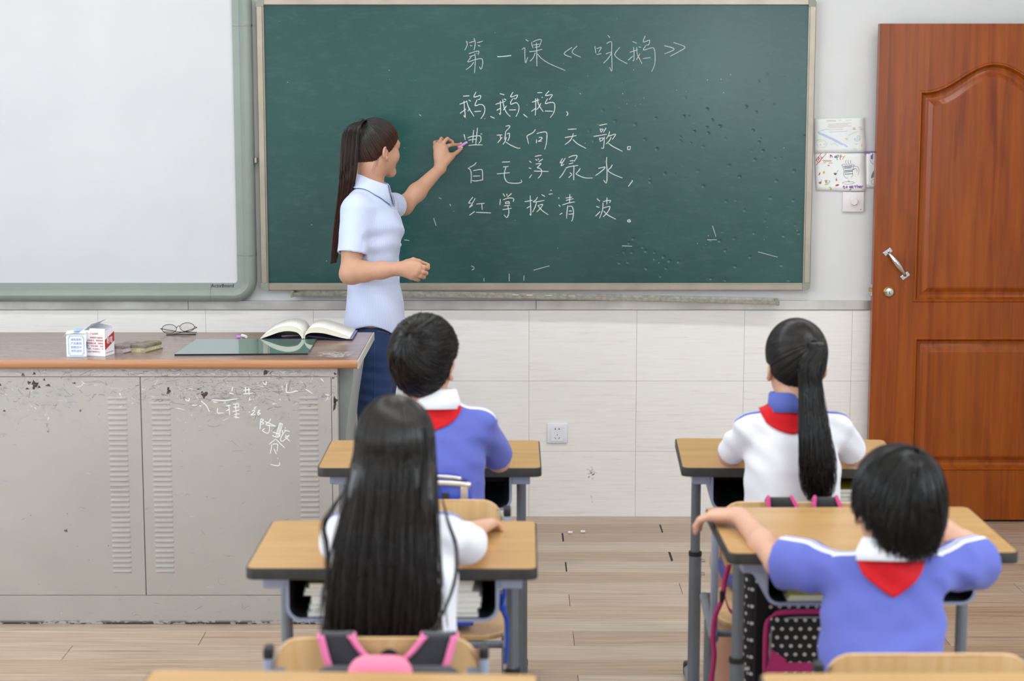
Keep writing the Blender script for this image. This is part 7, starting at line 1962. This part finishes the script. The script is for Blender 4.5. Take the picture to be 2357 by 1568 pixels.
MB().box(atY(930, 1109, ybk)[0], atY(1076, 1109, ybk)[0], ybk-.002, ybk+.006, atY(950, 1113, ybk)[2], atY(950, 1104, ybk)[2], .001).build('navy_band', M_NAVY, bb_)
MB().box(atY(1060, 1130, ybk)[0], atY(1077, 1130, ybk)[0], ybk-.004, ybk+.005, .50, atY(950, 1121, ybk)[2], .001).build('silver_strap', M_SILV, bb_)
MB().box(atY(1018, 1130, ybk)[0], atY(1034, 1130, ybk)[0], ybk-.003, ybk+.005, .46, atY(950, 1135, ybk)[2], .001).build('grey_strap', M_CHAR, bb_)
# ---- dotted bag on the ponytailed girl's chair
def m_dots():
    t = NT('polka_dot_cloth'); v = t.coord(); x, y, z = t.sep(v); sc = 46.0
    nv = t.n('ShaderNodeNewGeometry'); ns = t.sep(nv.outputs['Normal'])
    side = t.math('GREATER_THAN', t.math('ABSOLUTE', ns[0]), .7)
    u = t.math('ADD', t.math('MULTIPLY', x, t.math('SUBTRACT', 1.0, side)), t.math('MULTIPLY', y, side))
    zs_ = t.math('MULTIPLY', z, sc*1.0); rowi = t.math('FLOOR', zs_); fz = t.math('SUBTRACT', t.math('SUBTRACT', zs_, rowi), .5)
    us = t.math('ADD', t.math('MULTIPLY', u, sc*.95), t.math('MULTIPLY', rowi, .5)); fu = t.math('SUBTRACT', t.math('FRACT', us), .5)
    d = t.math('SQRT', t.math('ADD', t.math('MULTIPLY', fz, fz), t.math('MULTIPLY', fu, fu)))
    t.p(Base_Color=t.mix(t.math('LESS_THAN', d, .21), lin('#131316'), lin('#c9c7c2')), Roughness=.7); return t.m
M_DOT = m_dots()
yq = YC['R1']-.040
pb = empty('backpack', (float(atY(1835, 1500, yq)[0]), yq-.09, .28), math.radians(0), label='black polka-dot backpack with pink straps hung on the ponytailed girl\'s chair', cat='backpack')
X0, X1 = atY(1706, 1430, yq-.06)[0], atY(1965, 1430, yq-.06)[0]; cX = (X0+X1)/2; hW = (X1-X0)/2
V, Q = soft_box((cX, yq-.075, .455), (hW, .068, .190), .45); arr_mesh('bag_body', V, Q, M_DOT, pb)
yk = yq-.146
XP0, XP1 = atY(1768, 1460, yk)[0], atY(1960, 1460, yk)[0]; zp1, zp0 = atY(1800, 1412, yk)[2], atY(1800, 1560, yk)[2]
V, Q = soft_box(((XP0+XP1)/2, yk-.012, (zp0+zp1)/2), ((XP1-XP0)/2, .028, (zp1-zp0)/2), .6); arr_mesh('front_pocket', V, Q, M_DOT, pb)
def edge_path(x0, x1, z0, z1, y, r=.04): return catmull([v3(x0, y, z0), v3(x0, y, z1-r), v3(x0+r*.4, y, z1-r*.35), v3(x0+r*1.1, y, z1), v3(x1-r*1.1, y, z1), v3(x1-r*.4, y, z1-r*.35), v3(x1, y, z1-r), v3(x1, y, z0)], 5)
MB().tube(edge_path(XP0-.006, XP1+.006, zp0, zp1+.006, yk-.014), .008, 8).build('pocket_binding', M_HPINK, pb, smooth=True)
MB().tube(edge_path(XP0+.003, XP1-.003, zp0, zp1-.003, yk-.032), .0028, 6).build('piping', plain('grey_piping', '#8a8a8c', .5), pb, smooth=True)
MB().box(XP0+.006, XP1, yk-.046, yk-.038, zp0+.030, zp0+.052, .001).build('pocket_strap', M_HPINK, pb)
MB().prism([(XP0-.012, yk-.044, zp0+.012), (XP0+.034, yk-.047, zp0+.026), (XP0+.040, yk-.047, zp0+.060), (XP0+.004, yk-.044, zp0+.085)], (0, .006, 0)).build('strap_patch', M_HPINK, pb)
MB().box(atY(1737, 1450, yk)[0], atY(1766, 1450, yk)[0], yk-.004, yk+.02, .30, .585, .003).build('side_panel', M_BLKC, pb)
MB().tube(catmull([v3(atY(1758, 1560, yk)[0], yk-.012, .33), v3(atY(1770, 1470, yk)[0], yk-.016, .44), v3(atY(1790, 1410, yk)[0], yk-.014, .52)], 5), .006, 6).build('seam_tape', M_HPINK, pb, smooth=True)
# straps over the chair back
ztp = ztop(1838, 1154, YC['R1']); cx1 = float(cR1.location.x)
for s, xa, xb in ((-1, 1772, 1826), (1, 1930, 1880)):
    A, B_ = atY(xa, 1155, yq)[0], atY(xb, 1160, yq)[0]
    rows = [(A, YC['R1']+.03, ztp-.06, B_), (A, YC['R1']+.026, ztp-.005, B_), (A, YC['R1']-.004, ztp+.012, B_), (A+s*.004, yq-.006, ztp-.006, B_-s*.008), (A-s*.010, yq-.012, ztp-.06, B_+s*-.030), (A-s*.020, yq-.02, ztp-.11, B_-s*.045)]
    mb = MB(); mb.loft([[v3(a*(1-u)+b*u, y, z) for u in np.linspace(0, 1, 5)] for a, y, z, b in rows], closed=False, caps=False)
    o = mb.build('shoulder_strap', M_BLKC, pb, smooth=True); md = o.modifiers.new('t', 'SOLIDIFY'); md.thickness = .007
    for e in (0, 3):
        MB().tube([v3(r_[e], r_[1]-.004, r_[2]+.001) for r_ in rows], .0055, 6).build('strap_binding', M_HPINK, o, smooth=True)
# dangling pink strap
def ribbon3(name, pts, w, mat, parent, wdir=(1, 0, 0), th=.0018):
    C_ = catmull(pts, 6); wd = np.array(wdir, float); mb = MB()
    mb.loft([[p-wd*w/2, p+wd*w/2] for p in C_], closed=False, caps=False); o = mb.build(name, mat, parent, smooth=True)
    md = o.modifiers.new('t', 'SOLIDIFY'); md.thickness = th; return o
yd = yq-.02
ribbon3('dangling_strap', [atY(1678, 1300, yd), atY(1668, 1340, yd), atY(1662, 1380, yd-.01), atY(1646, 1420, yd-.01), atY(1641, 1470, yd-.01), atY(1644, 1510, yd-.01), atY(1636, 1575, yd-.01)], .013, M_HPINK, pb)
ribbon3('dangling_strap', [atY(1668, 1370, yd-.012), atY(1680, 1405, yd-.012), atY(1712, 1425, yd-.012), atY(1735, 1420, yd-.02)], .012, M_HPINK, pb, (0, 0, 1))
MB().box(atY(1655, 1380, yd)[0], atY(1665, 1380, yd)[0], yd-.016, yd-.004, atY(1660, 1384, yd)[2], atY(1660, 1358, yd)[2], .003).build('buckle', M_BLK, pb)
# ---- blue lanyard hanging from the middle-left desk
yl = 4.19; lan = empty('lanyard', tuple(float(q) for q in atY(1162, 1535, yl)), label='blue ribbon lanyard hanging beside the right leg of the long-haired girl\'s desk', cat='lanyard')
M_LAN = fabric('royal_blue_ribbon', '#2a4fb8', .5).m
ribbon3('ribbon', [atY(1158, 1330, yl), atY(1161, 1368, yl), atY(1157, 1395, yl-.004), atY(1165, 1420, yl-.004), atY(1167, 1460, yl), atY(1166, 1500, yl), atY(1163, 1526, yl)], .008, M_LAN, lan)
ribbon3('ribbon', [atY(1151, 1366, yl+.004), atY(1153, 1395, yl), atY(1160, 1412, yl-.006), atY(1168, 1432, yl+.002)], .010, M_LAN, lan)
MB().ico(atY(1157, 1400, yl-.004), .009, 2, (1, .7, 1.2)).build('knot', M_LAN, lan, smooth=True)
MB().lathe([(.003, 0), (.0042, .004), (.003, .012), (0, .013)], atY(1162, 1540, yl), (0, 0, 1), 10).build('clip', M_CHROME, lan, angle=40)
